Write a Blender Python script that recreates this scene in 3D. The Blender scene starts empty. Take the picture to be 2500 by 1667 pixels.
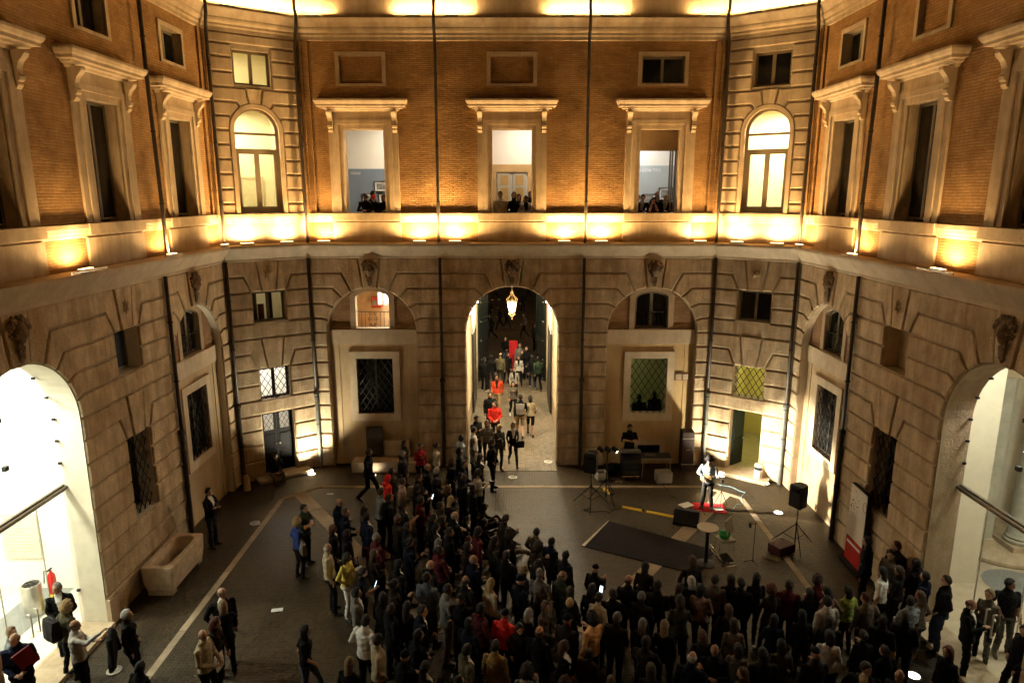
import bpy, bmesh, math, random
import numpy as np
from mathutils import Vector, Matrix, noise
from mathutils.geometry import tessellate_polygon
R = math.radians
random.seed(7)
scene = bpy.context.scene
COL = scene.collection

# ------------------------------------------------------------------ camera
cam_d = bpy.data.cameras.new('camera'); cam = bpy.data.objects.new('camera', cam_d); COL.objects.link(cam)
cam_d.sensor_width = 36.0; cam_d.lens = 24.0; cam_d.clip_start = 0.05; cam_d.clip_end = 400
cam.location = (0, 0, 9.5); cam.rotation_euler = (R(90 - 12.14), 0, 0)
scene.camera = cam

# ------------------------------------------------------------------ world: a night sky, hardly any light
w = bpy.data.worlds.new('World'); scene.world = w; w.use_nodes = True
wn = w.node_tree.nodes; wl = w.node_tree.links
bg = wn['Background']
sky = wn.new('ShaderNodeTexSky'); sky.sky_type = 'NISHITA'; sky.sun_disc = False
sky.sun_elevation = R(-4); sky.sun_rotation = R(150); sky.air_density = 2.0; sky.dust_density = 6.0
wl.new(sky.outputs[0], bg.inputs[0]); bg.inputs[1].default_value = 0.05

scene.view_settings.view_transform = 'Standard'; scene.view_settings.look = 'None'
scene.view_settings.gamma = 1.0; scene.view_settings.exposure = 0.4
scene.view_settings.use_curve_mapping = False
cy = scene.cycles
cy.use_denoising = True
cy.max_bounces = 7; cy.diffuse_bounces = 3; cy.glossy_bounces = 3; cy.transmission_bounces = 6; cy.transparent_max_bounces = 12
cy.caustics_reflective = False; cy.caustics_refractive = False
cy.sample_clamp_indirect = 6.0
cy.use_light_tree = True
cy.use_adaptive_sampling = True; cy.adaptive_threshold = 0.03

# ------------------------------------------------------------------ materials
MAT = {}
def mat(name, col, rough=0.8, metal=0.0, objvar=0.0, var=0.12, vscale=3.0, bump=0.0, bscale=40.0, spec=0.3, streak=0.0, emit=None, estr=0.0, detail=6):
    if name in MAT: return MAT[name]
    m = bpy.data.materials.new(name); m.use_nodes = True; MAT[name] = m
    nt = m.node_tree; N = nt.nodes; L = nt.links; b = N['Principled BSDF']
    b.inputs['Roughness'].default_value = rough; b.inputs['Metallic'].default_value = metal
    b.inputs['Specular IOR Level'].default_value = spec
    c = Vector(col[:3])
    if emit is not None:
        b.inputs['Base Color'].default_value = (*col[:3], 1)
        b.inputs['Emission Color'].default_value = (*emit, 1); b.inputs['Emission Strength'].default_value = estr
        return m
    tc = N.new('ShaderNodeTexCoord')
    n1 = N.new('ShaderNodeTexNoise'); n1.inputs['Scale'].default_value = vscale; n1.inputs['Detail'].default_value = detail
    n1.inputs['Roughness'].default_value = 0.65
    L.new(tc.outputs['Object'], n1.inputs['Vector'])
    cr = N.new('ShaderNodeValToRGB')
    cr.color_ramp.elements[0].position = 0.28; cr.color_ramp.elements[1].position = 0.72
    cr.color_ramp.elements[0].color = (*(c * (1 - var * 1.6)), 1)
    cr.color_ramp.elements[1].color = (*[min(x, 0.95) for x in c * (1 + var)], 1)
    L.new(n1.outputs['Fac'], cr.inputs['Fac'])
    out = cr.outputs['Color']
    if streak > 0:     # rain stains and soot with a shape of their own
        mp = N.new('ShaderNodeMapping'); mp.inputs['Scale'].default_value = (1.3, 1.3, 0.22)
        L.new(tc.outputs['Object'], mp.inputs['Vector'])
        n2 = N.new('ShaderNodeTexNoise'); n2.inputs['Scale'].default_value = 2.2; n2.inputs['Detail'].default_value = 8
        n2.inputs['Roughness'].default_value = 0.7
        L.new(mp.outputs['Vector'], n2.inputs['Vector'])
        r2 = N.new('ShaderNodeValToRGB'); r2.color_ramp.elements[0].position = 0.36; r2.color_ramp.elements[1].position = 0.62
        r2.color_ramp.elements[0].color = (*[1 - streak * k for k in (0.8, 0.95, 1.1)], 1); r2.color_ramp.elements[1].color = (1, 1, 1, 1)
        L.new(n2.outputs['Fac'], r2.inputs['Fac'])
        mx = N.new('ShaderNodeMix'); mx.data_type = 'RGBA'; mx.blend_type = 'MULTIPLY'; mx.inputs[0].default_value = 1.0
        L.new(out, mx.inputs[6]); L.new(r2.outputs['Color'], mx.inputs[7]); out = mx.outputs[2]
    if objvar > 0:     # each stone its own tone
        oi = N.new('ShaderNodeObjectInfo'); mr = N.new('ShaderNodeMapRange'); mr.inputs['To Min'].default_value = 1 - objvar; mr.inputs['To Max'].default_value = 1 + objvar * 0.6
        L.new(oi.outputs['Random'], mr.inputs['Value'])
        mo = N.new('ShaderNodeMix'); mo.data_type = 'RGBA'; mo.blend_type = 'MULTIPLY'; mo.inputs[0].default_value = 1.0
        L.new(out, mo.inputs[6]); L.new(mr.outputs[0], mo.inputs[7]); out = mo.outputs[2]
    L.new(out, b.inputs['Base Color'])
    if bump > 0:
        n3 = N.new('ShaderNodeTexNoise'); n3.inputs['Scale'].default_value = bscale; n3.inputs['Detail'].default_value = 5
        L.new(tc.outputs['Object'], n3.inputs['Vector'])
        bp = N.new('ShaderNodeBump'); bp.inputs['Strength'].default_value = bump; bp.inputs['Distance'].default_value = 0.03
        L.new(n3.outputs['Fac'], bp.inputs['Height']); L.new(bp.outputs['Normal'], b.inputs['Normal'])
    return m

def brick_mat(name, c1, c2, mortar, bw=0.27, bh=0.062, ms=0.012, bumpd=0.012):
    m = bpy.data.materials.new(name); m.use_nodes = True; MAT[name] = m
    nt = m.node_tree; N = nt.nodes; L = nt.links; b = N['Principled BSDF']
    b.inputs['Roughness'].default_value = 0.9; b.inputs['Specular IOR Level'].default_value = 0.15
    uv = N.new('ShaderNodeUVMap'); uv.uv_map = 'UVMap'
    tc = N.new('ShaderNodeTexCoord')
    nw = N.new('ShaderNodeTexNoise'); nw.inputs['Scale'].default_value = 2.3; nw.inputs['Detail'].default_value = 4
    L.new(tc.outputs['Object'], nw.inputs['Vector'])
    va = N.new('ShaderNodeVectorMath'); va.operation = 'SCALE'; va.inputs['Scale'].default_value = 0.045
    L.new(nw.outputs['Color'], va.inputs[0])
    vb = N.new('ShaderNodeVectorMath'); vb.operation = 'ADD'
    L.new(uv.outputs['UV'], vb.inputs[0]); L.new(va.outputs[0], vb.inputs[1])
    br = N.new('ShaderNodeTexBrick'); br.inputs['Scale'].default_value = 1.0
    br.inputs['Brick Width'].default_value = bw; br.inputs['Row Height'].default_value = bh
    br.inputs['Mortar Size'].default_value = ms; br.inputs['Mortar Smooth'].default_value = 0.5
    br.inputs['Color1'].default_value = (*c1, 1); br.inputs['Color2'].default_value = (*c2, 1); br.inputs['Mortar'].default_value = (*mortar, 1)
    L.new(vb.outputs[0], br.inputs['Vector'])
    n1 = N.new('ShaderNodeTexNoise'); n1.inputs['Scale'].default_value = 1.1; n1.inputs['Detail'].default_value = 9
    n1.inputs['Roughness'].default_value = 0.7
    L.new(tc.outputs['Object'], n1.inputs['Vector'])
    cr = N.new('ShaderNodeValToRGB'); cr.color_ramp.elements[0].position = 0.3; cr.color_ramp.elements[1].position = 0.68
    cr.color_ramp.elements[0].color = (0.50, 0.46, 0.43, 1); cr.color_ramp.elements[1].color = (1.15, 1.12, 1.08, 1)
    L.new(n1.outputs['Fac'], cr.inputs['Fac'])
    mx = N.new('ShaderNodeMix'); mx.data_type = 'RGBA'; mx.blend_type = 'MULTIPLY'; mx.inputs[0].default_value = 1.0
    L.new(br.outputs['Color'], mx.inputs[6]); L.new(cr.outputs['Color'], mx.inputs[7]); L.new(mx.outputs[2], b.inputs['Base Color'])
    n2 = N.new('ShaderNodeTexNoise'); n2.inputs['Scale'].default_value = 9.0; n2.inputs['Detail'].default_value = 6
    L.new(tc.outputs['Object'], n2.inputs['Vector'])
    ma = N.new('ShaderNodeMath'); ma.operation = 'MULTIPLY_ADD'; ma.inputs[1].default_value = 1.3
    L.new(n2.outputs['Fac'], ma.inputs[0]); 
    inv = N.new('ShaderNodeMath'); inv.operation = 'SUBTRACT'; inv.inputs[0].default_value = 1.0
    L.new(br.outputs['Fac'], inv.inputs[1]); L.new(inv.outputs[0], ma.inputs[2])
    bp = N.new('ShaderNodeBump'); bp.inputs['Strength'].default_value = 1.0; bp.inputs['Distance'].default_value = bumpd
    L.new(ma.outputs[0], bp.inputs['Height']); L.new(bp.outputs['Normal'], b.inputs['Normal'])
    return m

def ground_mat(name, base, scale=9.0):
    m = bpy.data.materials.new(name); m.use_nodes = True; MAT[name] = m
    nt = m.node_tree; N = nt.nodes; L = nt.links; b = N['Principled BSDF']
    b.inputs['Specular IOR Level'].default_value = 0.35
    tc = N.new('ShaderNodeTexCoord')
    vo = N.new('ShaderNodeTexVoronoi'); vo.inputs['Scale'].default_value = scale; vo.inputs['Randomness'].default_value = 0.45
    L.new(tc.outputs['Object'], vo.inputs['Vector'])
    ve = N.new('ShaderNodeTexVoronoi'); ve.feature = 'DISTANCE_TO_EDGE'; ve.inputs['Scale'].default_value = scale; ve.inputs['Randomness'].default_value = 0.45
    L.new(tc.outputs['Object'], ve.inputs['Vector'])
    n1 = N.new('ShaderNodeTexNoise'); n1.inputs['Scale'].default_value = 0.9; n1.inputs['Detail'].default_value = 8
    L.new(tc.outputs['Object'], n1.inputs['Vector'])
    sp = N.new('ShaderNodeSeparateColor'); L.new(vo.outputs['Color'], sp.inputs[0])
    ad = N.new('ShaderNodeMath'); ad.operation = 'MULTIPLY_ADD'; ad.inputs[1].default_value = 0.45; L.new(sp.outputs[0], ad.inputs[0]); L.new(n1.outputs['Fac'], ad.inputs[2])
    cr = N.new('ShaderNodeValToRGB'); cr.color_ramp.elements[0].position = 0.35; cr.color_ramp.elements[1].position = 1.05
    c = Vector(base); cr.color_ramp.elements[0].color = (*(c * 0.6), 1); cr.color_ramp.elements[1].color = (*(c * 1.7), 1)
    L.new(ad.outputs[0], cr.inputs['Fac'])
    er = N.new('ShaderNodeValToRGB'); er.color_ramp.elements[0].position = 0.0; er.color_ramp.elements[1].position = 0.09
    er.color_ramp.elements[0].color = (0.62, 0.58, 0.52, 1); er.color_ramp.elements[1].color = (1, 1, 1, 1)
    L.new(ve.outputs['Distance'], er.inputs['Fac'])
    mx = N.new('ShaderNodeMix'); mx.data_type = 'RGBA'; mx.blend_type = 'MULTIPLY'; mx.inputs[0].default_value = 1.0
    L.new(cr.outputs['Color'], mx.inputs[6]); L.new(er.outputs['Color'], mx.inputs[7]); L.new(mx.outputs[2], b.inputs['Base Color'])
    rr = N.new('ShaderNodeMapRange'); rr.inputs['To Min'].default_value = 0.34; rr.inputs['To Max'].default_value = 0.66
    L.new(n1.outputs['Fac'], rr.inputs['Value']); L.new(rr.outputs[0], b.inputs['Roughness'])
    mn = N.new('ShaderNodeMath'); mn.operation = 'MINIMUM'; mn.inputs[1].default_value = 0.14; L.new(ve.outputs['Distance'], mn.inputs[0])
    bp = N.new('ShaderNodeBump'); bp.inputs['Strength'].default_value = 0.55; bp.inputs['Distance'].default_value = 0.10
    L.new(mn.outputs[0], bp.inputs['Height']); L.new(bp.outputs['Normal'], b.inputs['Normal'])
    return m

def glass_mat(name, tint=(1, 1, 1), refl=0.10):
    m = bpy.data.materials.new(name); m.use_nodes = True; MAT[name] = m
    N = m.node_tree.nodes; L = m.node_tree.links; N.remove(N['Principled BSDF'])
    t = N.new('ShaderNodeBsdfTransparent'); t.inputs[0].default_value = (*tint, 1)
    g = N.new('ShaderNodeBsdfGlossy'); g.inputs['Roughness'].default_value = 0.02
    mx = N.new('ShaderNodeMixShader'); lw = N.new('ShaderNodeLayerWeight'); lw.inputs[0].default_value = 0.5
    pw = N.new('ShaderNodeMath'); pw.operation = 'POWER'; pw.inputs[1].default_value = 4.0; L.new(lw.outputs['Facing'], pw.inputs[0])
    fr = N.new('ShaderNodeMath'); fr.operation = 'MULTIPLY_ADD'; fr.inputs[1].default_value = 0.5; fr.inputs[2].default_value = 0.04; L.new(pw.outputs[0], fr.inputs[0])
    L.new(fr.outputs[0], mx.inputs[0]); L.new(t.outputs[0], mx.inputs[1]); L.new(g.outputs[0], mx.inputs[2])
    L.new(mx.outputs[0], N['Material Output'].inputs['Surface'])
    return m

STONE = mat('travertine', (0.66, 0.53, 0.355), 0.85, objvar=0.13, var=0.20, vscale=2.4, bump=1.0, bscale=24, streak=0.5)
STONE2 = mat('travertine_pale', (0.52, 0.41, 0.28), 0.8, var=0.14, vscale=2.2, bump=0.35, bscale=30, streak=0.28)
STONE3 = mat('travertine_band', (0.60, 0.50, 0.36), 0.85, var=0.12, vscale=2.0, bump=0.3, bscale=45, streak=0.2)
JOINT = mat('joint_mortar', (0.40, 0.32, 0.22), 0.95, var=0.2, bump=0.3)
BRICK = brick_mat('brick_ochre', (0.46, 0.28, 0.12), (0.385, 0.22, 0.09), (0.34, 0.205, 0.092))
BRICK2 = brick_mat('brick_dark', (0.42, 0.27, 0.155), (0.35, 0.21, 0.11), (0.30, 0.20, 0.12))
PLASTER = mat('plaster_yellow', (0.54, 0.39, 0.20), 0.9, var=0.14, vscale=0.9, bump=0.2, bscale=60, streak=0.22)
PLASTER2 = mat('plaster_buff', (0.52, 0.40, 0.245), 0.9, var=0.14, vscale=0.9, bump=0.2, bscale=60, streak=0.25)
CREAM = mat('wall_cream', (0.74, 0.66, 0.46), 0.85, var=0.04, vscale=1.0)
WHITEW = mat('wall_white', (0.80, 0.77, 0.70), 0.85, var=0.03, vscale=1.0)
YELLOWW = mat('wall_yellow', (0.66, 0.60, 0.22), 0.85, var=0.05, vscale=1.0)
GREENW = mat('wall_green', (0.40, 0.42, 0.18), 0.85, var=0.05, vscale=1.0)
BLUEW = mat('wall_blue', (0.20, 0.25, 0.32), 0.85, var=0.04, vscale=1.0)
GREYBLUEW = mat('wall_greyblue', (0.42, 0.47, 0.48), 0.85, var=0.03, vscale=1.0)
DARKW = mat('wall_dark', (0.05, 0.045, 0.04), 0.9)
FRAME = mat('window_paint', (0.20, 0.155, 0.10), 0.6, var=0.1)
FRAMED = mat('window_paint_dark', (0.05, 0.042, 0.032), 0.55, var=0.1)
FRAMEG = mat('window_paint_grey', (0.20, 0.18, 0.13), 0.6, var=0.1)
IRON = mat('wrought_iron', (0.025, 0.022, 0.02), 0.55, metal=0.3, var=0.2)
PIPE = mat('pipe_brown', (0.045, 0.033, 0.024), 0.5, var=0.3, vscale=6)
PIPEG = mat('pipe_grey', (0.15, 0.16, 0.15), 0.5, var=0.2, vscale=6)
BRONZE = mat('bronze_rail', (0.16, 0.13, 0.10), 0.4, metal=0.6, var=0.1)
METAL = mat('brushed_metal', (0.5, 0.48, 0.44), 0.35, metal=0.9, var=0.06)
CHROME = mat('chrome', (0.75, 0.75, 0.75), 0.12, metal=1.0, var=0.02)
GLASS = glass_mat('window_glass')
GLASSG = glass_mat('door_glass', (0.93, 0.97, 0.93))
DGLASS = mat('dark_glass', (0.010, 0.010, 0.009), 0.06, var=0.05, spec=0.5)
GROUND = ground_mat('cobbles', (0.030, 0.0205, 0.0090), 11.5)
STRIP = mat('paving_strip', (0.30, 0.235, 0.16), 0.8, var=0.25, vscale=1.5, bump=0.25, bscale=30)
PAVE = ground_mat('passage_paving', (0.125, 0.104, 0.074), 12.0)
BLACK = mat('black_plastic', (0.012, 0.012, 0.013), 0.5, var=0.1)
BLACKC = mat('black_cloth', (0.012, 0.010, 0.012), 0.95, var=0.3, vscale=9)
WHITE = mat('white_paint', (0.78, 0.77, 0.74), 0.6, var=0.03)
GREEND = mat('door_green', (0.005, 0.010, 0.008), 0.45, var=0.15)
RED = mat('red_cloth', (0.42, 0.012, 0.016), 0.85, var=0.12)
LENS = mat('lamp_lens', (1, 0.9, 0.7), emit=(1.0, 0.62, 0.25), estr=9.0)
LENSW = mat('lamp_lens_white', (1, 1, 0.95), emit=(1.0, 0.93, 0.74), estr=14.0)
CEILL = mat('ceiling_light', (1, 1, 1), emit=(1.0, 0.90, 0.68), estr=6.0)

# ------------------------------------------------------------------ mesh helpers
def wpos(o):
    v = Vector((0, 0, 0))
    while o is not None:
        v += o.location; o = o.parent
    return v

def tag(o, label=None, cat=None, group=None, kind=None):
    if label: o['label'] = label
    if cat: o['category'] = cat
    if group: o['group'] = group
    if kind: o['kind'] = kind
    return o

def empty(name, loc=(0, 0, 0), parent=None, **kw):
    o = bpy.data.objects.new(name, None); COL.objects.link(o)
    o.empty_display_size = 0.2
    if parent is not None:
        o.parent = parent; o.location = Vector(loc) - wpos(parent)
    else: o.location = loc
    return tag(o, **kw)

class Fr:
    """a wall's own frame: u along the wall, z up, n out into the courtyard"""
    def __init__(s, o, d, n): s.o = Vector((o[0], o[1], 0)); s.d = Vector((d[0], d[1], 0)); s.n = Vector((n[0], n[1], 0))
    def P(s, u, z, n=0.0):
        v = s.o + s.d * u + s.n * n; return (v.x, v.y, z)

class MB:
    def __init__(s): s.v = []; s.f = []; s.m = []; s.uv = []
    def add(s, vs, fs, mi=0, uv=None):
        b = len(s.v); s.v += [tuple(p) for p in vs]
        s.uv += (list(uv) if uv else [(0, 0)] * len(vs))
        for f in fs: s.f.append([b + i for i in f]); s.m.append(mi)
        return s
    def box(s, F, u0, u1, z0, z1, n0, n1, mi=0):
        vs = [F.P(u, z, n) for n in (n0, n1) for z in (z0, z1) for u in (u0, u1)]
        uv = [(u, z) for n in (n0, n1) for z in (z0, z1) for u in (u0, u1)]
        return s.add(vs, [(0, 1, 3, 2), (4, 6, 7, 5), (0, 4, 5, 1), (2, 3, 7, 6), (0, 2, 6, 4), (1, 5, 7, 3)], mi, uv)
    def obox(s, c, size, rz=0.0, mi=0, rx=0.0, ry=0.0):
        M = Matrix.Translation(c) @ Matrix.Rotation(rz, 4, 'Z') @ Matrix.Rotation(ry, 4, 'Y') @ Matrix.Rotation(rx, 4, 'X')
        a, b_, c_ = [k / 2 for k in size]
        vs = [M @ Vector((x, y, z)) for z in (-c_, c_) for y in (-b_, b_) for x in (-a, a)]
        return s.add(vs, [(0, 2, 3, 1), (4, 5, 7, 6), (0, 1, 5, 4), (2, 6, 7, 3), (0, 4, 6, 2), (1, 3, 7, 5)], mi)
    def bbox(s, c, size, bev=0.01, rz=0.0, mi=0, rx=0.0):
        M = Matrix.Translation(c) @ Matrix.Rotation(rz, 4, 'Z') @ Matrix.Rotation(rx, 4, 'X')
        bm = bmesh.new(); bmesh.ops.create_cube(bm, size=1.0)
        bmesh.ops.scale(bm, vec=size, verts=bm.verts)
        bmesh.ops.bevel(bm, geom=list(bm.edges), offset=bev, segments=2, profile=0.7, affect='EDGES')
        bm.verts.index_update()
        s.add([M @ v.co for v in bm.verts], [[v.index for v in f.verts] for f in bm.faces], mi); bm.free(); return s
    def tube(s, pts, r, seg=8, mi=0, caps=True):
        pts = [Vector(p) for p in pts]; n = len(pts); rs = r if isinstance(r, (list, tuple)) else [r] * n
        vs = []; fs = []; ref = None
        for i, p in enumerate(pts):
            t = (pts[min(i + 1, n - 1)] - pts[max(i - 1, 0)])
            t = t.normalized() if t.length > 1e-9 else Vector((0, 0, 1))
            if ref is None: ref = Vector((1, 0, 0)) if abs(t.x) < 0.8 else Vector((0, 1, 0))
            a = (ref - t * ref.dot(t)).normalized(); b = t.cross(a); ref = a
            for k in range(seg):
                th = 2 * math.pi * k / seg; vs.append(p + (a * math.cos(th) + b * math.sin(th)) * rs[i])
        for i in range(n - 1):
            for k in range(seg): fs.append((i * seg + k, i * seg + (k + 1) % seg, (i + 1) * seg + (k + 1) % seg, (i + 1) * seg + k))
        if caps: fs.append(tuple(range(seg))[::-1]); fs.append(tuple((n - 1) * seg + k for k in range(seg)))
        return s.add(vs, fs, mi)
    def lathe(s, c, prof, seg=20, mi=0):
        vs = []; fs = []; n = len(prof)
        for (r, z) in prof:
            for k in range(seg):
                th = 2 * math.pi * k / seg; vs.append((c[0] + r * math.cos(th), c[1] + r * math.sin(th), c[2] + z))
        for i in range(n - 1):
            for k in range(seg): fs.append((i * seg + k, i * seg + (k + 1) % seg, (i + 1) * seg + (k + 1) % seg, (i + 1) * seg + k))
        fs.append(tuple(range(seg))[::-1]); fs.append(tuple((n - 1) * seg + k for k in range(seg)))
        return s.add(vs, fs, mi)
    def ball(s, c, r, seg=10, rings=7, mi=0, M=None):
        rx, ry, rz = r if isinstance(r, (tuple, list)) else (r, r, r); vs = []; fs = []
        for i in range(rings + 1):
            ph = math.pi * i / rings
            for k in range(seg):
                th = 2 * math.pi * k / seg
                p = Vector((rx * math.sin(ph) * math.cos(th), ry * math.sin(ph) * math.sin(th), rz * math.cos(ph)))
                if M is not None: p = M @ p
                vs.append(Vector(c) + p)
        for i in range(rings):
            for k in range(seg): fs.append((i * seg + k, (i + 1) * seg + k, (i + 1) * seg + (k + 1) % seg, i * seg + (k + 1) % seg))
        return s.add(vs, fs, mi)
    def sweep(s, F, u0, u1, prof, m0=0.0, m1=0.0, mi=0):
        """a moulding of profile (n, z) run along the wall, mitred at its ends"""
        vs = []; uv = []; fs = []; k = len(prof)
        for (n, z) in prof: vs.append(F.P(u0 + n * m0, z, n)); uv.append((u0, z))
        for (n, z) in prof: vs.append(F.P(u1 - n * m1, z, n)); uv.append((u1, z))
        for i in range(k - 1): fs.append((i, i + 1, k + i + 1, k + i))
        fs.append((k - 1, 0, k, 2 * k - 1)); fs.append(tuple(range(k))[::-1]); fs.append(tuple(range(k, 2 * k)))
        return s.add(vs, fs, mi, uv)
    def poly(s, F, loops, n0, n1, mi=0, side_mi=None):
        """a slab with holes: loops of (u, z), front at n1, back at n0"""
        flat = [p for l in loops for p in l]
        tri = tessellate_polygon([[Vector((p[0], p[1], 0)) for p in l] for l in loops])
        K = len(flat)
        vs = [F.P(u, z, n1) for u, z in flat] + [F.P(u, z, n0) for u, z in flat]
        fs = [tuple(t) for t in tri] + [tuple(K + i for i in t[::-1]) for t in tri]
        s.add(vs, fs, mi, [(u, z) for u, z in flat] * 2)
        b = 0; sm = mi if side_mi is None else side_mi
        for l in loops:
            k = len(l); vs = []; uv = []
            for (u, z) in l: vs += [F.P(u, z, n1), F.P(u, z, n0)]; uv += [(u, z), (u + n0 - n1, z)]
            s.add(vs, [(2 * i, 2 * ((i + 1) % k), 2 * ((i + 1) % k) + 1, 2 * i + 1) for i in range(k)], sm, uv)
        return s
    def build(s, name, mats, parent=None, smooth=False, recalc=True, flat_angle=None):
        me = bpy.data.meshes.new(name)
        off = wpos(parent) if parent is not None else Vector((0, 0, 0))
        me.from_pydata([(p[0] - off.x, p[1] - off.y, p[2] - off.z) for p in s.v], [], s.f)
        for m in (mats if isinstance(mats, (list, tuple)) else [mats]): me.materials.append(m)
        me.polygons.foreach_set('material_index', s.m)
        ul = me.uv_layers.new(name='UVMap')
        li = np.empty(len(me.loops), dtype=np.int32); me.loops.foreach_get('vertex_index', li)
        ul.data.foreach_set('uv', np.array(s.uv, dtype=np.float32)[li].ravel())
        if recalc:
            bm = bmesh.new(); bm.from_mesh(me); bmesh.ops.recalc_face_normals(bm, faces=bm.faces); bm.to_mesh(me); bm.free()
        if smooth:
            me.shade_smooth()
            if flat_angle: 
                try: me.set_sharp_from_angle(angle=R(flat_angle))
                except Exception: pass
        me.update()
        o = bpy.data.objects.new(name, me); COL.objects.link(o)
        if parent is not None: o.parent = parent
        return o

def rect(c, h, z0, z1): return [(c - h, z0), (c + h, z0), (c + h, z1), (c - h, z1)]
def archp(c, r, z0, zs, seg=24, rise=None):
    rise = r if rise is None else rise
    return [(c - r, z0), (c + r, z0)] + [(c + r * math.cos(math.pi * i / seg), zs + rise * math.sin(math.pi * i / seg)) for i in range(seg + 1)]
def segp(c, h, z0, z1, zt, seg=10):
    return [(c - h, z0), (c + h, z0)] + [(c + h * math.cos(math.pi * i / seg), z1 + (zt - z1) * math.sin(math.pi * i / seg)) for i in range(seg + 1)]

def offset_poly(pts, d):
    """inset a closed polygon by d"""
    P = []
    for p in pts:
        if not P or math.hypot(p[0] - P[-1][0], p[1] - P[-1][1]) > 1e-3: P.append(p)
    if math.hypot(P[0][0] - P[-1][0], P[0][1] - P[-1][1]) < 1e-3: P.pop()
    A = sum(P[i][0] * P[(i + 1) % len(P)][1] - P[(i + 1) % len(P)][0] * P[i][1] for i in range(len(P)))
    if A < 0: P = P[::-1]
    out = []; k = len(P)
    for i in range(k):
        a, b, c = Vector(P[i - 1]), Vector(P[i]), Vector(P[(i + 1) % k])
        e1 = (b - a).normalized(); e2 = (c - b).normalized()
        n1 = Vector((-e1.y, e1.x)); n2 = Vector((-e2.y, e2.x))
        m = n1 + n2; L2 = m.dot(n1)
        m = m / L2 if L2 > 0.35 else n1
        out.append(b + m * d)
    return [(q.x, q.y) for q in out]

def block(F, pts, parent, name='rusticated_block', n0=-0.01, n1=0.058, gap=0.046, bev=0.034, material=None):
    o0 = offset_poly(pts, gap / 2); o1 = offset_poly(o0, bev * 0.4); o2 = offset_poly(o0, bev)
    k = len(o0)
    if not (len(o1) == k and len(o2) == k): o1 = o0; o2 = o0
    mb = MB(); jit = random.uniform(-0.004, 0.006)
    rings = [(o0, n0), (o0, n1 - bev + jit), (o1, n1 - bev * 0.3 + jit), (o2, n1 + jit)]
    vs = []; uv = []
    for ring, n in rings:
        for (u, z) in ring: vs.append(F.P(u, z, n)); uv.append((u, z))
    fs = [(r * k + i, r * k + (i + 1) % k, (r + 1) * k + (i + 1) % k, (r + 1) * k + i) for r in range(3) for i in range(k)]
    fs.append(tuple(3 * k + i for i in range(k)))
    mb.add(vs, fs, 0, uv)
    return mb.build(name, material or STONE, parent)

class Arch:
    def __init__(s, c, r, zs, bends, kt, kb, ztop, zkb=None): s.c = c; s.r = r; s.zs = zs; s.b = bends; s.kt = kt; s.kb = kb; s.ztop = ztop; s.z0 = 0
    def active(s, za, zb): return za < s.ztop - 0.01
    def ang(s, p): return math.atan2(p[1] - s.zs, abs(p[0] - s.c))
    def joint(s, z, sd):
        if z <= s.zs + 0.02: return [(s.c + sd * s.r, z)]
        if z >= s.ztop - 0.01: return [(s.c + sd * s.kt, z)]
        best = min(s.b, key=lambda q: abs(q[0] - z))
        a = best[2]; return [(s.c + sd * best[1], z), (s.c + sd * s.r * math.cos(a), s.zs + s.r * math.sin(a))]
    def edge(s, za, zb, sd):
        A = s.joint(za, sd); B = s.joint(zb, sd)
        out = list(A)
        a0 = max(0.0, s.ang(A[-1])) if za > s.zs else 0.0
        if zb > s.zs + 0.02:
            top = zb >= s.ztop - 0.01
            a1 = math.acos(s.kb / s.r) if top else s.ang(B[-1])
            nseg = max(2, int((a1 - a0) / 0.09))
            for i in range(1, nseg + 1):
                a = a0 + (a1 - a0) * i / nseg; out.append((s.c + sd * s.r * math.cos(a), s.zs + s.r * math.sin(a)))
            out += B if top else B[::-1][1:]
        else: out += B
        return out

class Rect:
    """a rectangular opening; with a key it has splayed joints above, up to ztop"""
    def __init__(s, c, h, z0, z1, zbend=None, ztop=None, bend=None, kt=0.36, kb=0.22):
        s.c = c; s.h = h; s.z0 = z0; s.z1 = z1; s.zb = zbend; s.ztop = ztop or z1; s.bend = bend; s.kt = kt; s.kb = kb
    def active(s, za, zb): return zb > s.z0 + 0.05 and za < s.ztop - 0.05
    def joint(s, z, sd):
        if z <= s.z1 + 0.02: return [(s.c + sd * s.h, z)]
        if z >= s.ztop - 0.01: return [(s.c + sd * s.kt, z)]
        return [(s.c + sd * s.bend, z), (s.c + sd * s.h, s.z1)]
    def edge(s, za, zb, sd):
        A = s.joint(za, sd); B = s.joint(zb, sd)
        if zb <= s.z1 + 0.02: return A + B
        if zb >= s.ztop - 0.01: return A + [(s.c + sd * s.kb, s.z1)] + B
        return A + B[::-1][1:] if math.hypot(A[-1][0] - B[-1][0], A[-1][1] - B[-1][1]) < 0.05 else A + B[::-1]

def rustication(F, u0, u1, zs, feats, parent, material=None, **kw):
    for za, zb in zip(zs[:-1], zs[1:]):
        act = sorted([f for f in feats if f.active(za, zb)], key=lambda f: f.c)
        lefts = [None] + act; rights = act + [None]
        for L_, R_ in zip(lefts, rights):
            le = [(u0, za), (u0, zb)] if L_ is None else L_.edge(za, zb, +1)
            re = [(u1, za), (u1, zb)] if R_ is None else R_.edge(za, zb, -1)
            if min(p[0] for p in re) - max(p[0] for p in le) < 0.05 and re[0][0] - le[0][0] < 0.08: continue
            block(F, re + le[::-1], parent, material=material, **kw)

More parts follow.
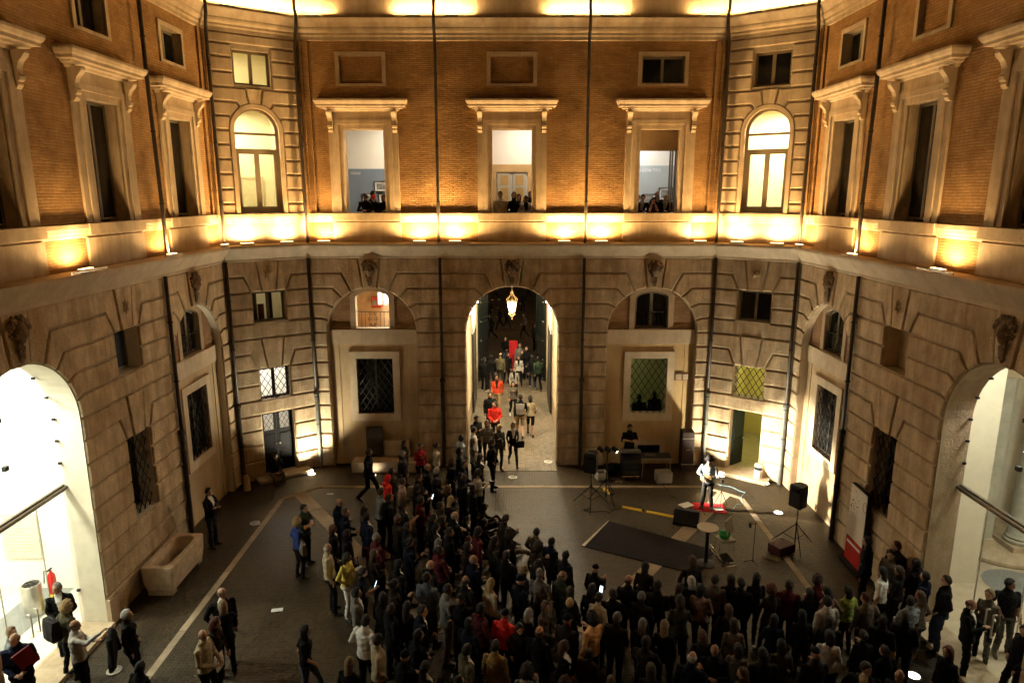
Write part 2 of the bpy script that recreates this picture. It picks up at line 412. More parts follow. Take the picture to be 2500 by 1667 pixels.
# ------------------------------------------------------------------ the walls of the courtyard
YB = 23.02; XS = 9.1; YC = 21.4; XB = 6.85
LC = math.hypot(XS - XB, YB - YC); dcx, dcy = (XS - XB) / LC, (YB - YC) / LC
FB = Fr((0, YB), (1, 0), (0, -1))
FCL = Fr((-XS, YC), (dcx, dcy), (dcy, -dcx)); FCR = Fr((XS, YC), (-dcx, dcy), (-dcy, -dcx))
FL = Fr((-XS, 0), (0, 1), (1, 0)); FR = Fr((XS, 0), (0, 1), (-1, 0))
MB_, MS_ = math.tan(R(35.75) / 2), math.tan(R(54.25) / 2)      # mitres: back/chamfer and chamfer/side
ZC = [0.0, 0.69, 1.24, 1.77, 2.29, 2.80, 3.31, 3.84, 4.38, 4.88, 5.38, 5.88, 6.40, 6.91, 7.42]
BENDS = [(5.38, 1.68, 0.275), (5.88, 1.53, 0.60), (6.40, 1.26, 0.898), (6.91, 0.94, 1.146)]
BAY = 4.81; SA, SW, SG = 19.3, 15.75, 12.2      # side wall: far blind arch, window bay, glazed arch
UW = [(19.45), (15.85), (12.2)]                  # side wall, upper windows

def comb(u0, u1, z1, paths):
    pts = [(u0, 0.0)]
    for p in paths: pts += p
    return pts + [(u1, 0.0), (u1, z1), (u0, z1)]
def apath(c, r, zs, seg=24): return [(c - r, 0.0)] + [(c - r * math.cos(math.pi * i / seg), zs + r * math.sin(math.pi * i / seg)) for i in range(seg + 1)] + [(c + r, 0.0)]
def rpath(c, h, z1): return [(c - h, 0.0), (c - h, z1), (c + h, z1), (c + h, 0.0)]

walls = {}
def wall(key, F, u, label):
    p = F.P(u, 0, 0); o = empty('courtyard_wall', p, label=label, cat='wall'); walls[key] = o; return o
wall('B', FB, 0, 'far courtyard wall facing the viewer, three arches below and three hooded windows above')
wall('CL', FCL, LC / 2, 'narrow slanted corner wall left of the far wall, with star keystone and double door')
wall('CR', FCR, LC / 2, 'narrow slanted corner wall behind the singer, brightly lit with open doorway')
wall('L', FL, 15, 'long courtyard wall on the left side with the white glowing glazed arch')
wall('R', FR, 15, 'long courtyard wall on the right side with the beige glazed arch')

# lower storey bodies
mb = MB(); mb.poly(FB, [comb(-XB, XB, 7.44, [apath(-BAY, 1.52, 4.88), apath(0, 1.57, 4.88), apath(BAY, 1.52, 4.88)])], -0.5, 0.0)
mb.build('wall_body', [JOINT], walls['B'])
for k, F, c1 in (('CL', FCL, LC / 2), ('CR', FCR, LC / 2)):
    mb = MB(); mb.poly(F, [comb(0, LC, 7.44, [rpath(c1, 0.53, 2.29)]), rect(c1, 0.50, 2.74, 3.84), rect(c1, 0.53, 5.38, 6.40)], -0.45, 0.0)
    mb.build('wall_body', [JOINT], walls[k])
for k, F in (('L', FL), ('R', FR)):
    mb = MB(); mb.poly(F, [comb(1.6, YC, 7.44, [apath(SG, 1.52, 4.88), apath(SA, 1.52, 4.88)]), rect(SW, 0.5, 1.80, 3.84), rect(SW, 0.5, 5.38, 6.40)], -0.6, 0.0, 0, 1)
    mb.build('wall_body', [JOINT, STONE2 if k == 'R' else mat('reveal_plaster', (0.70, 0.64, 0.52), 0.85, var=0.08)], walls[k])

# courses of rusticated stone
def KA(c, r): return Arch(c, r, 4.88, BENDS, 0.36, 0.235, 7.42)
fB = [KA(-BAY, 1.52), KA(0, 1.57), KA(BAY, 1.52)]
rustication(FB, -XB + 0.02, XB - 0.02, ZC, fB, walls['B'])
for k, F in (('CL', FCL), ('CR', FCR)):
    c = LC / 2
    fc = [Rect(c, 0.53, 0.0, 2.29), Rect(c, 0.50, 2.80, 3.84, 4.38, 4.88, 0.72), Rect(c, 0.53, 5.38, 6.40, 6.91, 7.42, 0.76)]
    rustication(F, 0.02, LC - 0.02, ZC, fc, walls[k])
for k, F in (('L', FL), ('R', FR)):
    fs = [KA(SG, 1.52), Rect(SW, 0.5, 1.80, 3.84, 4.38, 4.88, 0.72), Rect(SW, 0.5, 5.38, 6.40, 6.91, 7.42, 0.76), KA(SA, 1.52)]
    rustication(F, 9.4, YC - 0.02, ZC, fs, walls[k])

# keystones (with masks or stars added further down)
KEYS = []
def keystone(F, c, z0, z1, kb, kt, parent, n1=0.075, name='keystone', top_arc=None):
    pts = [(c - kb, z0), (c + kb, z0), (c + kt, z1), (c - kt, z1)]
    o = block(F, pts, parent, name, n1=n1, gap=0.035, bev=0.02); KEYS.append((F, c, z0, z1, o)); return o
for c, r in ((-BAY, 1.52), (0, 1.57), (BAY, 1.52)): keystone(FB, c, 4.88 + math.sqrt(r * r - 0.235 ** 2), 7.42, 0.235, 0.36, walls['B'])
for k, F in (('CL', FCL), ('CR', FCR)):
    keystone(F, LC / 2, 3.84, 4.88, 0.22, 0.36, walls[k]); keystone(F, LC / 2, 6.40, 7.42, 0.22, 0.36, walls[k])
for k, F in (('L', FL), ('R', FR)):
    keystone(F, SW, 3.84, 4.88, 0.22, 0.36, walls[k]); keystone(F, SW, 6.40, 7.42, 0.22, 0.36, walls[k])
    for c in (SG, SA): keystone(F, c, 4.88 + math.sqrt(1.52 ** 2 - 0.235 ** 2), 7.42, 0.235, 0.36, walls[k])

# cornice, parapet band, sill moulding, upper wall, upper cornice, attic
CORN = [(0, 7.40), (0.07, 7.40), (0.085, 7.44), (0.085, 7.49), (0.11, 7.50), (0.15, 7.56), (0.22, 7.66), (0.30, 7.76), (0.35, 7.82), (0.37, 7.86), (0.37, 7.92), (0, 7.95)]
SILL = [(0, 8.60), (0.02, 8.61), (0.035, 8.66), (0.035, 8.68), (0.06, 8.72), (0.075, 8.78), (0.095, 8.80), (0.095, 8.89), (0, 8.90)]
UCORN = [(0, 14.22), (0.04, 14.24), (0.04, 14.33), (0.07, 14.38), (0.07, 14.44), (0.13, 14.50), (0.15, 14.56), (0.15, 14.60), (0.22, 14.72), (0.28, 14.80), (0.30, 14.84), (0, 14.87)]
def holes_upper(F, wins, k):
    return wins
spec = {'B': (FB, -XB, XB, MB_, MB_), 'CL': (FCL, 0, LC, MS_, MB_), 'CR': (FCR, 0, LC, MS_, MB_), 'L': (FL, 1.6, YC, 0, MS_), 'R': (FR, 1.6, YC, 0, MS_)}
upw = {}
upw['B'] = [rect(c, 0.645, 8.89, 11.56) for c in (-BAY, 0, BAY)]
small = {'B': [rect(c, 0.68, 12.95, 13.78) for c in (-BAY, 0, BAY)]}
for k in 'LR':
    upw[k] = [rect(c, 0.60, 8.89, 11.50) for c in UW]; small[k] = [rect(c, 0.56, 12.95, 13.78) for c in UW]
for k in ('CL', 'CR'):
    upw[k] = [archp(LC / 2, 0.72, 8.89, 11.42)]; small[k] = [rect(LC / 2, 0.56, 12.77, 13.78)]
for k, (F, u0, u1, m0, m1) in spec.items():
    W = walls[k]
    MB().sweep(F, u0, u1, CORN, m0, m1).build('cornice', STONE3, W)
    MB().box(F, u0, u1, 7.9, 8.64, -0.45, 0.0).build('parapet_band', BRICK if k in 'BLR' else STONE2, W)
    MB().sweep(F, u0, u1, SILL, m0, m1).build('sill_moulding', STONE2, W)
    outer = [(u0, 8.62), (u1, 8.62), (u1, 14.3), (u0, 14.3)]
    mb = MB(); mb.poly(F, [outer] + upw[k] + small[k], -0.42, 0.0, 0, 1)
    mb.build('upper_wall', [BRICK if k in 'BLR' else JOINT, STONE2], W)
    MB().sweep(F, u0, u1, UCORN, m0, m1).build('upper_cornice', STONE2, W)
    MB().box(F, u0, u1, 14.8, 16.9, -0.4, 0.0).build('attic_wall', STONE3, W)

# pedestals of the parapet under each window, and stone panels of the attic above
for k, cs in (('B', (-BAY, 0, BAY)), ('L', UW), ('R', UW)):
    F = spec[k][0]
    for c in cs:
        MB().box(F, c - 1.13, c + 1.13, 7.95, 8.595, -0.05, 0.05).build('window_pedestal', STONE2, walls[k])
        MB().box(F, c - 1.13, c + 1.13, 8.66, 8.895, 0.0, 0.125).build('window_sill', STONE2, walls[k])
        MB().box(F, c - 1.1, c + 1.1, 14.87, 16.5, -0.05, 0.07).build('attic_panel', STONE2, walls[k])
for s in (-1, 1):
    MB().box(FB, s * (XB - 0.02) if s < 0 else XB - 0.40, -XB + 0.40 if s < 0 else XB - 0.02, 8.90, 14.22, -0.05, 0.06).build('corner_pilaster', BRICK, walls['B'])
    MB().box(FB, -XB + 0.05 if s < 0 else XB - 0.22, -XB + 0.22 if s < 0 else XB - 0.05, 8.90, 14.22, -0.05, 0.11).build('corner_pilaster', BRICK, walls['B'])
for k, F in (('L', FL), ('R', FR)):
    MB().box(F, YC - 0.38, YC - 0.03, 8.90, 14.22, -0.05, 0.06).build('corner_pilaster', BRICK, walls[k])
    MB().box(F, YC - 0.20, YC - 0.04, 8.90, 14.22, -0.05, 0.11).build('corner_pilaster', BRICK, walls[k])

# upper rustication on the slanted walls
ZU = [8.90, 9.22, 9.66, 10.12, 10.56, 11.0, 11.42, 11.84, 12.25, 12.67, 13.10, 13.53, 13.91, 14.22]
class UArch(Arch):
    def active(s, za, zb): return za < s.ztop - 0.01
for k, F in (('CL', FCL), ('CR', FCR)):
    c = LC / 2
    fa = UArch(c, 0.80, 11.42, [(11.84, 0.80, 0.44), (12.25, 0.56, 0.98)], 0.26, 0.17, 12.67)
    fw_ = Rect(c, 0.57, 12.77, 13.91)
    rustication(F, 0.03, LC - 0.03, ZU, [fa, fw_], walls[k], material=STONE2, n1=0.055)
    keystone(F, c, 11.42 + math.sqrt(0.64 - 0.17 ** 2), 12.69, 0.17, 0.25, walls[k], n1=0.06)
    mb = MB(); mb.poly(F, [archp(c, 0.80, 8.91, 11.42, 28), archp(c, 0.68, 8.92, 11.42, 28)], -0.02, 0.075); mb.build('arch_surround', STONE2, walls[k])

# ------------------------------------------------------------------ windows
def panes_frame(F, W, c, h, z0, z1, n, cols=2, rows=(0,), fw=0.06, fr=None, gl=None, t=0.05):
    fr = fr or FRAME; gl = gl or GLASS
    mb = MB(); mb.poly(F, [rect(c, h, z0, z1), rect(c, h - fw, z0 + fw, z1 - fw)], n - t / 2, n + t / 2)
    W2 = 2 * (h - fw); zz = [z0 + fw] + [z for z in rows if z] + [z1 - fw]
    for i in range(1, cols):
        u = c - h + fw + W2 * i / cols; mb.box(F, u - fw * 0.75, u + fw * 0.75, z0 + fw, z1 - fw, n - t / 2 - 0.002, n + t / 2 + 0.004)
    for z in rows:
        if z: mb.box(F, c - h + fw, c + h - fw, z - fw * 0.6, z + fw * 0.6, n - t / 2 - 0.004, n + t / 2 + 0.002)
    f = mb.build('window_frame', fr, W)
    for i in range(cols):
        for za, zb in zip(zz[:-1], zz[1:]):
            a = c - h + fw + W2 * i / cols; b = a + W2 / cols
            MB().box(F, a, b, za, zb, n - 0.006, n + 0.006).build('pane', gl, W)
    return f

def hood_window(k, c, h=0.645, z1=11.56, pilaster=1.12, glazed='dark', p=0.41):
    F = spec[k][0]; W = empty('window', F.P(c, 8.9, 0), walls[k])
    s = h / 0.645
    a_h = h + 0.16; o_h = h + 0.29
    mb = MB(); mb.poly(F, [rect(c, a_h, 8.90, z1 + 0.16), rect(c, h, 8.905, z1)], -0.02, 0.05)
    mb.poly(F, [rect(c, o_h, 8.902, z1 + 0.29), rect(c, a_h - 0.01, 8.907, z1 + 0.15)], -0.02, 0.085)
    mb.build('architrave', STONE2, W)
    for sd in (-1, 1):
        a, b = sorted((c + sd * (o_h + 0.005), c + sd * (o_h + 0.19)))
        MB().box(F, a, b, 8.904, z1 - 0.10, -0.02, 0.055).build('pilaster_strip', STONE2, W)
        # scrolled console
        prof = [(0, 12.12), (0.30, 12.12), (0.31, 12.06), (0.27, 12.0), (0.19, 11.92), (0.14, 11.80), (0.145, 11.70), (0.18, 11.66), (0.17, 11.60), (0.12, 11.57), (0.13, 11.52), (0.09, 11.46), (0.03, 11.44), (0, 11.46)]
        dz = z1 - 11.56
        mb = MB(); K = len(prof); ua, ub = a + 0.02, b - 0.02
        vs = [F.P(ua, z + dz, n) for n, z in prof] + [F.P(ub, z + dz, n) for n, z in prof]
        mb.add(vs, [(i, (i + 1) % K, K + (i + 1) % K, K + i) for i in range(K)] + [tuple(range(K))[::-1], tuple(range(K, 2 * K))])
        for e in (ua, ub): mb.tube([F.P(e - 0.012, 12.04 + dz, 0.235), F.P(e + 0.012, 12.04 + dz, 0.235)], 0.055, 10); mb.tube([F.P(e - 0.01, 11.665 + dz, 0.125), F.P(e + 0.01, 11.665 + dz, 0.125)], 0.042, 10)
        mb.build('console', STONE2, W)
    MB().box(F, c - o_h, c + o_h, z1 + 0.292, z1 + 0.55, -0.02, 0.065).build('frieze', STONE2, W)
    dz = z1 - 11.56
    hp = [(0.07, 12.10), (0.11, 12.12), (0.13, 12.16), (0.22, 12.18), (0.23, 12.225), (0.34, 12.235), (0.345, 12.30), (0.375, 12.33), (p, 12.40), (p, 12.45), (0.0, 12.475)]
    hb = o_h + 0.13
    mb = MB(); vs = []; K = len(hp)
    for n, z in hp:
        for (uu, nn) in ((-(hb + n), 0), (-(hb + n), n), (hb + n, n), (hb + n, 0)): vs.append(F.P(c + uu, z + dz, nn))
    fs = [(4 * i + j, 4 * i + j + 1, 4 * i + 5 + j, 4 * i + 4 + j) for i in range(K - 1) for j in range(3)]
    fs += [(0, 3, 2, 1), (4 * K - 4, 4 * K - 3, 4 * K - 2, 4 * K - 1)]
    mb.add(vs, fs); mb.build('hood', STONE2, W)
    if glazed == 'dark': panes_frame(F, W, c, h - 0.005, 8.93, z1 - 0.01, -0.28, 2, (z1 - 0.62,) if k == 'B' else (), 0.055, FRAMEG, DGLASS)
    return W

def small_window(k, c, h, glazed=True):
    F = spec[k][0]; W = empty('window' if glazed else 'blind_window', F.P(c, 12.87, 0), walls[k])
    mb = MB(); mb.poly(F, [rect(c, h + 0.12, 12.87, 13.90), rect(c, h, 12.95, 13.78)], -0.02, 0.045); mb.build('surround', STONE2, W)
    if glazed: panes_frame(F, W, c, h - 0.003, 12.955, 13.775, -0.22, 2, (), 0.06, FRAMEG, DGLASS)
    else: MB().box(F, c - h + 0.001, c + h - 0.001, 12.951, 13.779, -0.4, -0.09).build('recessed_panel', BRICK, W)
    return W

win_back = {}
for i, c in enumerate((-BAY, 0, BAY)):
    win_back[i] = hood_window('B', c, glazed=None); small_window('B', c, 0.68, i == 2)
for k in 'LR':
    for j, c in enumerate(UW):
        hood_window(k, c, 0.60, 11.50); small_window(k, c, 0.56, not (k == 'R' and j > 0))

LIGHTS = []
def ceiling_lamp(loc, power, label, col=(1.0, 0.88, 0.64), size=0.8, shape='round', strength=4.0):
    L0 = empty('ceiling_lamp', loc, label=label, cat='ceiling lamp', group='ceiling lamps in the lit rooms')
    mb = MB(); mb.lathe((loc[0], loc[1], loc[2]), [(0.02, 0.12), (size * 0.32, 0.12), (size * 0.35, 0.04), (size * 0.35, 0.0), (size * 0.3, -0.005)], 16); mb.build('shade', WHITE, L0)
    mb = MB(); mb.lathe((loc[0], loc[1], loc[2] - 0.02), [(size * 0.05, 0.014), (size * 0.3, 0.014), (size * 0.28, -0.01), (size * 0.05, -0.03)], 16); mb.build('diffuser', CEILL, L0)
    ld = bpy.data.lights.new('ceiling_lamp_light', 'AREA'); ld.shape = 'DISK'; ld.size = size * 0.7; ld.energy = power; ld.color = col
    lo = bpy.data.objects.new('ceiling_lamp_light', ld); COL.objects.link(lo); lo.parent = L0; lo.location = (0, 0, -0.08)
    return L0

def room(F, u0, u1, z0, z1, nf, nb, wallm, floorm=None, ceilm=None, backm=None, name='room_interior'):
    """the inside of a room behind the wall: floor, ceiling and three walls"""
    ms = [wallm, floorm or wallm, ceilm or WHITEW, backm or wallm]; mb = MB(); t = 0.08
    mb.box(F, u0 - t, u0, z0, z1, nb, nf, 0); mb.box(F, u1, u1 + t, z0, z1, nb, nf, 0)
    mb.box(F, u0, u1, z0 - t, z0, nb, nf, 1); mb.box(F, u0, u1, z1, z1 + t, nb, nf, 2); mb.box(F, u0 - t, u1 + t, z0 - t, z1 + t, nb - t, nb, 3)
    o = mb.build(name, ms); o['kind'] = 'structure'; return o

# rooms behind the three hooded windows of the far wall
for i, c in enumerate((-BAY, 0, BAY)):
    room(FB, c - 1.9, c + 1.9, 7.95, 12.6, -0.43, -4.0, WHITEW, mat('parquet', (0.25, 0.15, 0.08), 0.5), WHITEW, [WHITEW, WHITEW, WHITEW][i])
if True:
    o = MB().box(FB, -BAY - 1.89, -BAY + 1.89, 7.96, 10.46, -3.995, -3.97).build('wall_panel', BLUEW); o['kind'] = 'structure'
    o = MB().box(FB, BAY - 1.89, BAY + 1.89, 7.96, 10.58, -3.995, -3.97).build('wall_panel', GREYBLUEW); o['kind'] = 'structure'
ceiling_lamp(FB.P(-BAY + 0.9, 12.4, -2.6), 95, 'round ceiling lamp in the room with the blue wall', (1.0, 0.86, 0.66))
ceiling_lamp(FB.P(0.6, 12.4, -2.6), 80, 'round ceiling lamp in the room behind the middle window', (1.0, 0.80, 0.62))
ceiling_lamp(FB.P(BAY - 0.6, 12.4, -3.0), 105, 'round ceiling lamp in the room with the grey wall', (1.0, 0.96, 0.9))

def text_obj(body, F, u, z, n, size, name, material, parent=None, sx=1.0):
    cu = bpy.data.curves.new(name, 'FONT'); cu.body = body; cu.size = size; cu.extrude = 0.004
    o = bpy.data.objects.new(name, cu); COL.objects.link(o)
    M = Matrix(((F.d.x, 0, F.n.x, 0), (F.d.y, 0, F.n.y, 0), (0, 1, 0, 0), (0, 0, 0, 1)))
    dg = bpy.context.evaluated_depsgraph_get(); me = bpy.data.meshes.new_from_object(o.evaluated_get(dg))
    bpy.data.objects.remove(o)
    for v in me.vertices: v.co = M @ Vector((v.co.x * sx, v.co.y, v.co.z))
    me.materials.clear(); me.materials.append(material)
    ob = bpy.data.objects.new(name, me); COL.objects.link(ob)
    ob.location = F.P(u, z, n)
    if parent: ob.parent = parent; ob.location = Vector(F.P(u, z, n)) - wpos(parent)
    return ob
LETTER = mat('white_lettering', (0.85, 0.85, 0.84), 0.7)
t = text_obj('PAESAGGI', FB, -6.20, 10.25, -3.965, 0.135, 'wall_lettering', LETTER, sx=0.62); tag(t, 'white word PAESAGGI on the blue room wall', 'lettering')
t = text_obj('LA BUONA TERRA', FB, 4.84, 10.34, -3.965, 0.17, 'wall_lettering', LETTER, sx=0.62); tag(t, 'white title LA BUONA TERRA on the grey room wall', 'lettering')
def picture(u0, u1, z0, z1, label, seed):
    P = empty('picture', FB.P((u0 + u1) / 2, z0, -3.96), label=label, cat='picture', group='framed photographs in the rooms')
    c = (u0 + u1) / 2; h = (u1 - u0) / 2
    mb = MB(); mb.poly(FB, [rect(c, h, z0, z1), rect(c, h - 0.025, z0 + 0.025, z1 - 0.025)], -3.968, -3.93); mb.build('frame', BLACK, P)
    MB().box(FB, u0 + 0.025, u1 - 0.025, z0 + 0.025, z1 - 0.025, -3.967, -3.95).build('mount', WHITE, P)
    pm = mat('print_%d' % seed, (0.3, 0.3, 0.29), 0.7, var=0.6, vscale=9 + seed)
    MB().box(FB, u0 + 0.1, u1 - 0.1, z0 + 0.09, z1 - 0.09, -3.951, -3.944).build('print', pm, P)
picture(-5.31, -4.80, 9.60, 10.0, 'framed black and white photograph hung topmost on the blue wall', 1)
picture(-5.79, -5.26, 9.14, 9.54, 'framed photograph low on the blue wall beside the lettering side', 2)
picture(-5.16, -4.64, 9.14, 9.54, 'framed photograph low on the blue wall under the topmost one', 3)
picture(4.92 + 0.12, 5.56, 9.10, 9.52, 'framed print low on the grey wall, leftmost', 4)
picture(5.66, 6.2, 9.28, 9.76, 'framed print on the grey wall behind the casement', 5)
# panelled door in the middle room
D = empty('panelled_door', FB.P(0, 7.96, -3.95), label='pale double door with ochre panels behind the middle window', cat='door')
OCHRE = mat('ochre_panel', (0.42, 0.28, 0.10), 0.7); DOORP = mat('door_pale', (0.42, 0.42, 0.34), 0.6); GOLD = mat('gold_surround', (0.50, 0.34, 0.15), 0.7)
mb = MB(); mb.poly(FB, [rect(0.0, 0.80, 7.97, 10.62), rect(0.0, 0.60, 7.98, 10.34)], -3.99, -3.90); mb.build('surround', GOLD, D)
for s in (-1, 1):
    a, b = sorted((s * 0.02, s * 0.56)); lf = MB().box(FB, a, b, 7.98, 10.32, -3.985, -3.945).build('leaf', DOORP, D)
    for z0, z1 in ((8.1, 8.9), (9.0, 9.75), (9.85, 10.22)): MB().box(FB, a + 0.12, b - 0.12, z0, z1, -3.947, -3.936).build('panel', OCHRE, lf)
# blind and open casement in the last window
W = win_back[2]
MB().box(FB, BAY - 0.64, BAY + 0.64, 10.90, 11.555, -0.32, -0.30).build('blind', mat('blind_brown', (0.30, 0.21, 0.12), 0.9), W)
cas = Fr((BAY + 0.50, YB + 0.32), (0.10, 0.995), (-0.995, 0.10))
mb = MB(); mb.poly(cas, [rect(0.33, 0.33, 8.95, 11.50), rect(0.33, 0.27, 9.02, 11.44)], -0.025, 0.025); mb.build('casement', FRAMEG, W)
MB().box(cas, 0.06, 0.60, 9.02, 11.44, -0.004, 0.004).build('pane', GLASS, W)
cas2 = Fr((BAY + 0.60, YB + 0.32), (0.05, 0.998), (-0.998, 0.05))
mb = MB(); mb.poly(cas2, [rect(0.33, 0.33, 8.95, 11.50), rect(0.33, 0.27, 9.02, 11.44)], -0.025, 0.025); mb.build('casement', FRAMEG, W)

# slanted walls, upper: arched french window and square window, both rooms lit on the left
for k, F, s in (('CL', FCL, 0), ('CR', FCR, 1)):
    c = LC / 2
    W = empty('arched_window', F.P(c, 8.9, 0), walls[k])
    n = -0.22; fw = 0.07
    mb = MB(); mb.poly(F, [archp(c, 0.715, 8.90, 11.42, 24), archp(c, 0.63, 8.99, 11.42, 24)], n - 0.04, n + 0.04)
    mb.box(F, c - 0.66, c + 0.66, 10.74, 10.90, n - 0.045, n + 0.045); mb.box(F, c - 0.66, c + 0.66, 11.32, 11.39, n - 0.038, n + 0.038)
    for a, b in ((-0.64, -0.54), (-0.07, 0.07), (0.54, 0.64)): mb.box(F, c + a, c + b, 8.98, 10.75, n - 0.042, n + 0.042)
    mb.box(F, c - 0.54, c + 0.54, 8.98, 9.12, n - 0.037, n + 0.037)
    mb.build('window_frame', FRAME, W)
    MB().box(F, c - 0.54, c - 0.07, 9.12, 10.74, n - 0.006, n + 0.006).build('pane', GLASS, W)
    MB().box(F, c + 0.07, c + 0.54, 9.12, 10.74, n - 0.006, n + 0.006).build('pane', GLASS, W)
    MB().box(F, c - 0.64, c + 0.64, 10.90, 11.32, n - 0.006, n + 0.006).build('pane', GLASS, W)
    mb = MB(); mb.poly(F, [[(c - 0.63, 11.39), (c + 0.63, 11.39)] + [(c + 0.63 * math.cos(math.pi * i / 16), 11.42 + 0.63 * math.sin(math.pi * i / 16)) for i in range(17)]], n - 0.006, n + 0.006); mb.build('pane', GLASS, W)
    W2 = empty('square_window', F.P(c, 12.77, 0), walls[k])
    panes_frame(F, W2, c, 0.555, 12.775, 13.775, -0.2, 2, (), 0.07, FRAME, GLASS if s == 0 else DGLASS)
    room(F, c - 1.2, c + 1.2, 8.6, 12.45, -0.43, -2.6, CREAM, mat('tile_buff', (0.45, 0.4, 0.3), 0.5), CREAM)
ceiling_lamp(FCL.P(LC / 2 - 0.2, 12.3, -1.3), 150, 'ceiling lamp behind the arched window of the left slanted wall', (1.0, 0.90, 0.55))
ceiling_lamp(FCR.P(LC / 2 + 0.1, 12.3, -1.3), 260, 'ceiling lamp behind the arched window of the right slanted wall', (1.0, 0.92, 0.60))
rd = empty('room_door', FCL.P(LC / 2 + 0.35, 8.6, -2.5), label='pale panel door inside the left arched window', cat='door')
MB().box(FCL, LC / 2 + 0.12, LC / 2 + 0.75, 8.62, 10.0, -2.58, -2.54).build('leaf', mat('door_cream', (0.62, 0.55, 0.34), 0.7), rd); mb = MB(); mb.poly(FCL, [rect(LC / 2 + 0.435, 0.40, 8.61, 10.10), rect(LC / 2 + 0.435, 0.32, 8.615, 10.02)], -2.59, -2.52); mb.build('surround', mat('door_trim', (0.5, 0.42, 0.25), 0.7), rd)
ntc = empty('framed_notice', FCL.P(LC / 2 - 0.4, 9.2, -2.5), label='framed notice on the wall inside the left arched window', cat='notice'); mb = MB(); mb.poly(FCL, [rect(LC / 2 - 0.42, 0.20, 9.1, 9.55), rect(LC / 2 - 0.42, 0.18, 9.12, 9.53)], -2.6, -2.56); mb.build('frame', mat('door_trim', (0.5, 0.42, 0.25), 0.7), ntc); MB().box(FCL, LC / 2 - 0.60, LC / 2 - 0.24, 9.12, 9.53, -2.6, -2.57).build('sheet', WHITE, ntc)
sco = empty('wall_sconce', FCL.P(LC / 2 - 0.45, 10.4, -2.5), label='glowing wall sconce inside the left arched window', cat='wall lamp'); MB().ball(FCL.P(LC / 2 - 0.45, 10.35, -2.48), (0.13, 0.10, 0.09), 12, 8).build('shade', LENSW, sco); MB().box(FCL, LC / 2 - 0.49, LC / 2 - 0.41, 10.2, 10.3, -2.6, -2.5).build('bracket', METAL, sco)
room(FCL, LC / 2 - 1.2, LC / 2 + 1.2, 12.55, 14.4, -0.43, -2.6, CREAM, None, CREAM)
ceiling_lamp(FCL.P(LC / 2 - 0.4, 14.2, -1.4), 45, 'ceiling lamp behind the small square upper window', (1.0, 0.88, 0.5))

# lower openings of the slanted walls
def grille(F, W, c, h, z0, z1, n, step=0.20, r=0.011):
    mb = MB(); H_ = z1 - z0; Wd = 2 * h; k = 1.55
    s = -H_ / k
    x = -H_ / k
    while x < Wd:
        for sg in (1, -1):
            a = max(0, x); b = min(Wd, x + H_ / k)
            if b - a > 0.03:
                za = z0 + (a - x) * k; zb = z0 + (b - x) * k
                ua, ub = (c - h + a, c - h + b) if sg > 0 else (c + h - a, c + h - b)
                mb.tube([F.P(ua, za, n + sg * 0.006), F.P(ub, zb, n + sg * 0.006)], r, 5)
        x += step
    return mb.build('grille', IRON, W, smooth=True)

for k, F in (('CL', FCL), ('CR', FCR)):
    c = LC / 2; lit = k == 'CL'
    W1 = empty('window', F.P(c, 5.38, 0), walls[k])
    panes_frame(F, W1, c, 0.525, 5.40, 6.38, -0.25, 2, (), 0.06, FRAMEG, GLASS if lit else DGLASS)
    MB().box(F, c - 0.56, c + 0.56, 5.345, 5.40, -0.3, 0.075).build('sill', STONE2, W1)
    W2 = empty('barred_window', F.P(c, 2.74, 0), walls[k])
    if lit: panes_frame(F, W2, c, 0.495, 2.76, 3.82, -0.25, 2, (), 0.07, FRAMED, GLASS)
    grille(F, W2, c, 0.5, 2.75, 3.83, -0.12, 0.21, 0.012)
    MB().box(F, c - 0.54, c + 0.54, 2.70, 2.745, -0.3, 0.08).build('sill', STONE2, W2)
cu_ = empty('curtain', FCL.P(LC / 2, 5.4, -0.4), label='dark red and olive curtains in the window under the left star', cat='curtain')
MB().box(FCL, LC / 2 - 0.50, LC / 2 - 0.30, 5.42, 6.36, -0.44, -0.40).build('cloth', mat('curtain_olive', (0.10, 0.09, 0.05), 0.9), cu_); MB().box(FCL, LC / 2 - 0.28, LC / 2 - 0.08, 5.42, 5.95, -0.43, -0.39).build('cloth', mat('curtain_red', (0.12, 0.02, 0.015), 0.9), cu_); MB().box(FCL, LC / 2 + 0.06, LC / 2 + 0.20, 5.42, 6.36, -0.44, -0.39).build('cloth', BLACKC, cu_)
room(FCL, 0.35, LC - 0.35, 4.9, 7.0, -0.46, -2.4, CREAM)
ceiling_lamp(FCL.P(LC / 2 + 0.3, 6.8, -1.6), 1.6, 'ceiling lamp behind the window under the left star', (1.0, 0.9, 0.5))
room(FCL, 0.35, LC - 0.35, 0.1, 4.75, -0.46, -2.6, WHITEW, mat('tile_buff', (0.45, 0.4, 0.3), 0.5), WHITEW)
ceiling_lamp(FCL.P(LC / 2, 4.5, -1.5), 80, 'ceiling lamp in the hall behind the dark double door', (1.0, 0.95, 0.85))
room(FCR, 0.20, LC - 0.20, 0.12, 4.75, -0.46, -4.2, YELLOWW, mat('tile_yellow', (0.42, 0.38, 0.2), 0.35), YELLOWW)
ceiling_lamp(FCR.P(LC / 2 - 0.2, 4.5, -1.9), 34, 'ceiling lamp in the yellow hall behind the singer', (1.0, 0.93, 0.52))
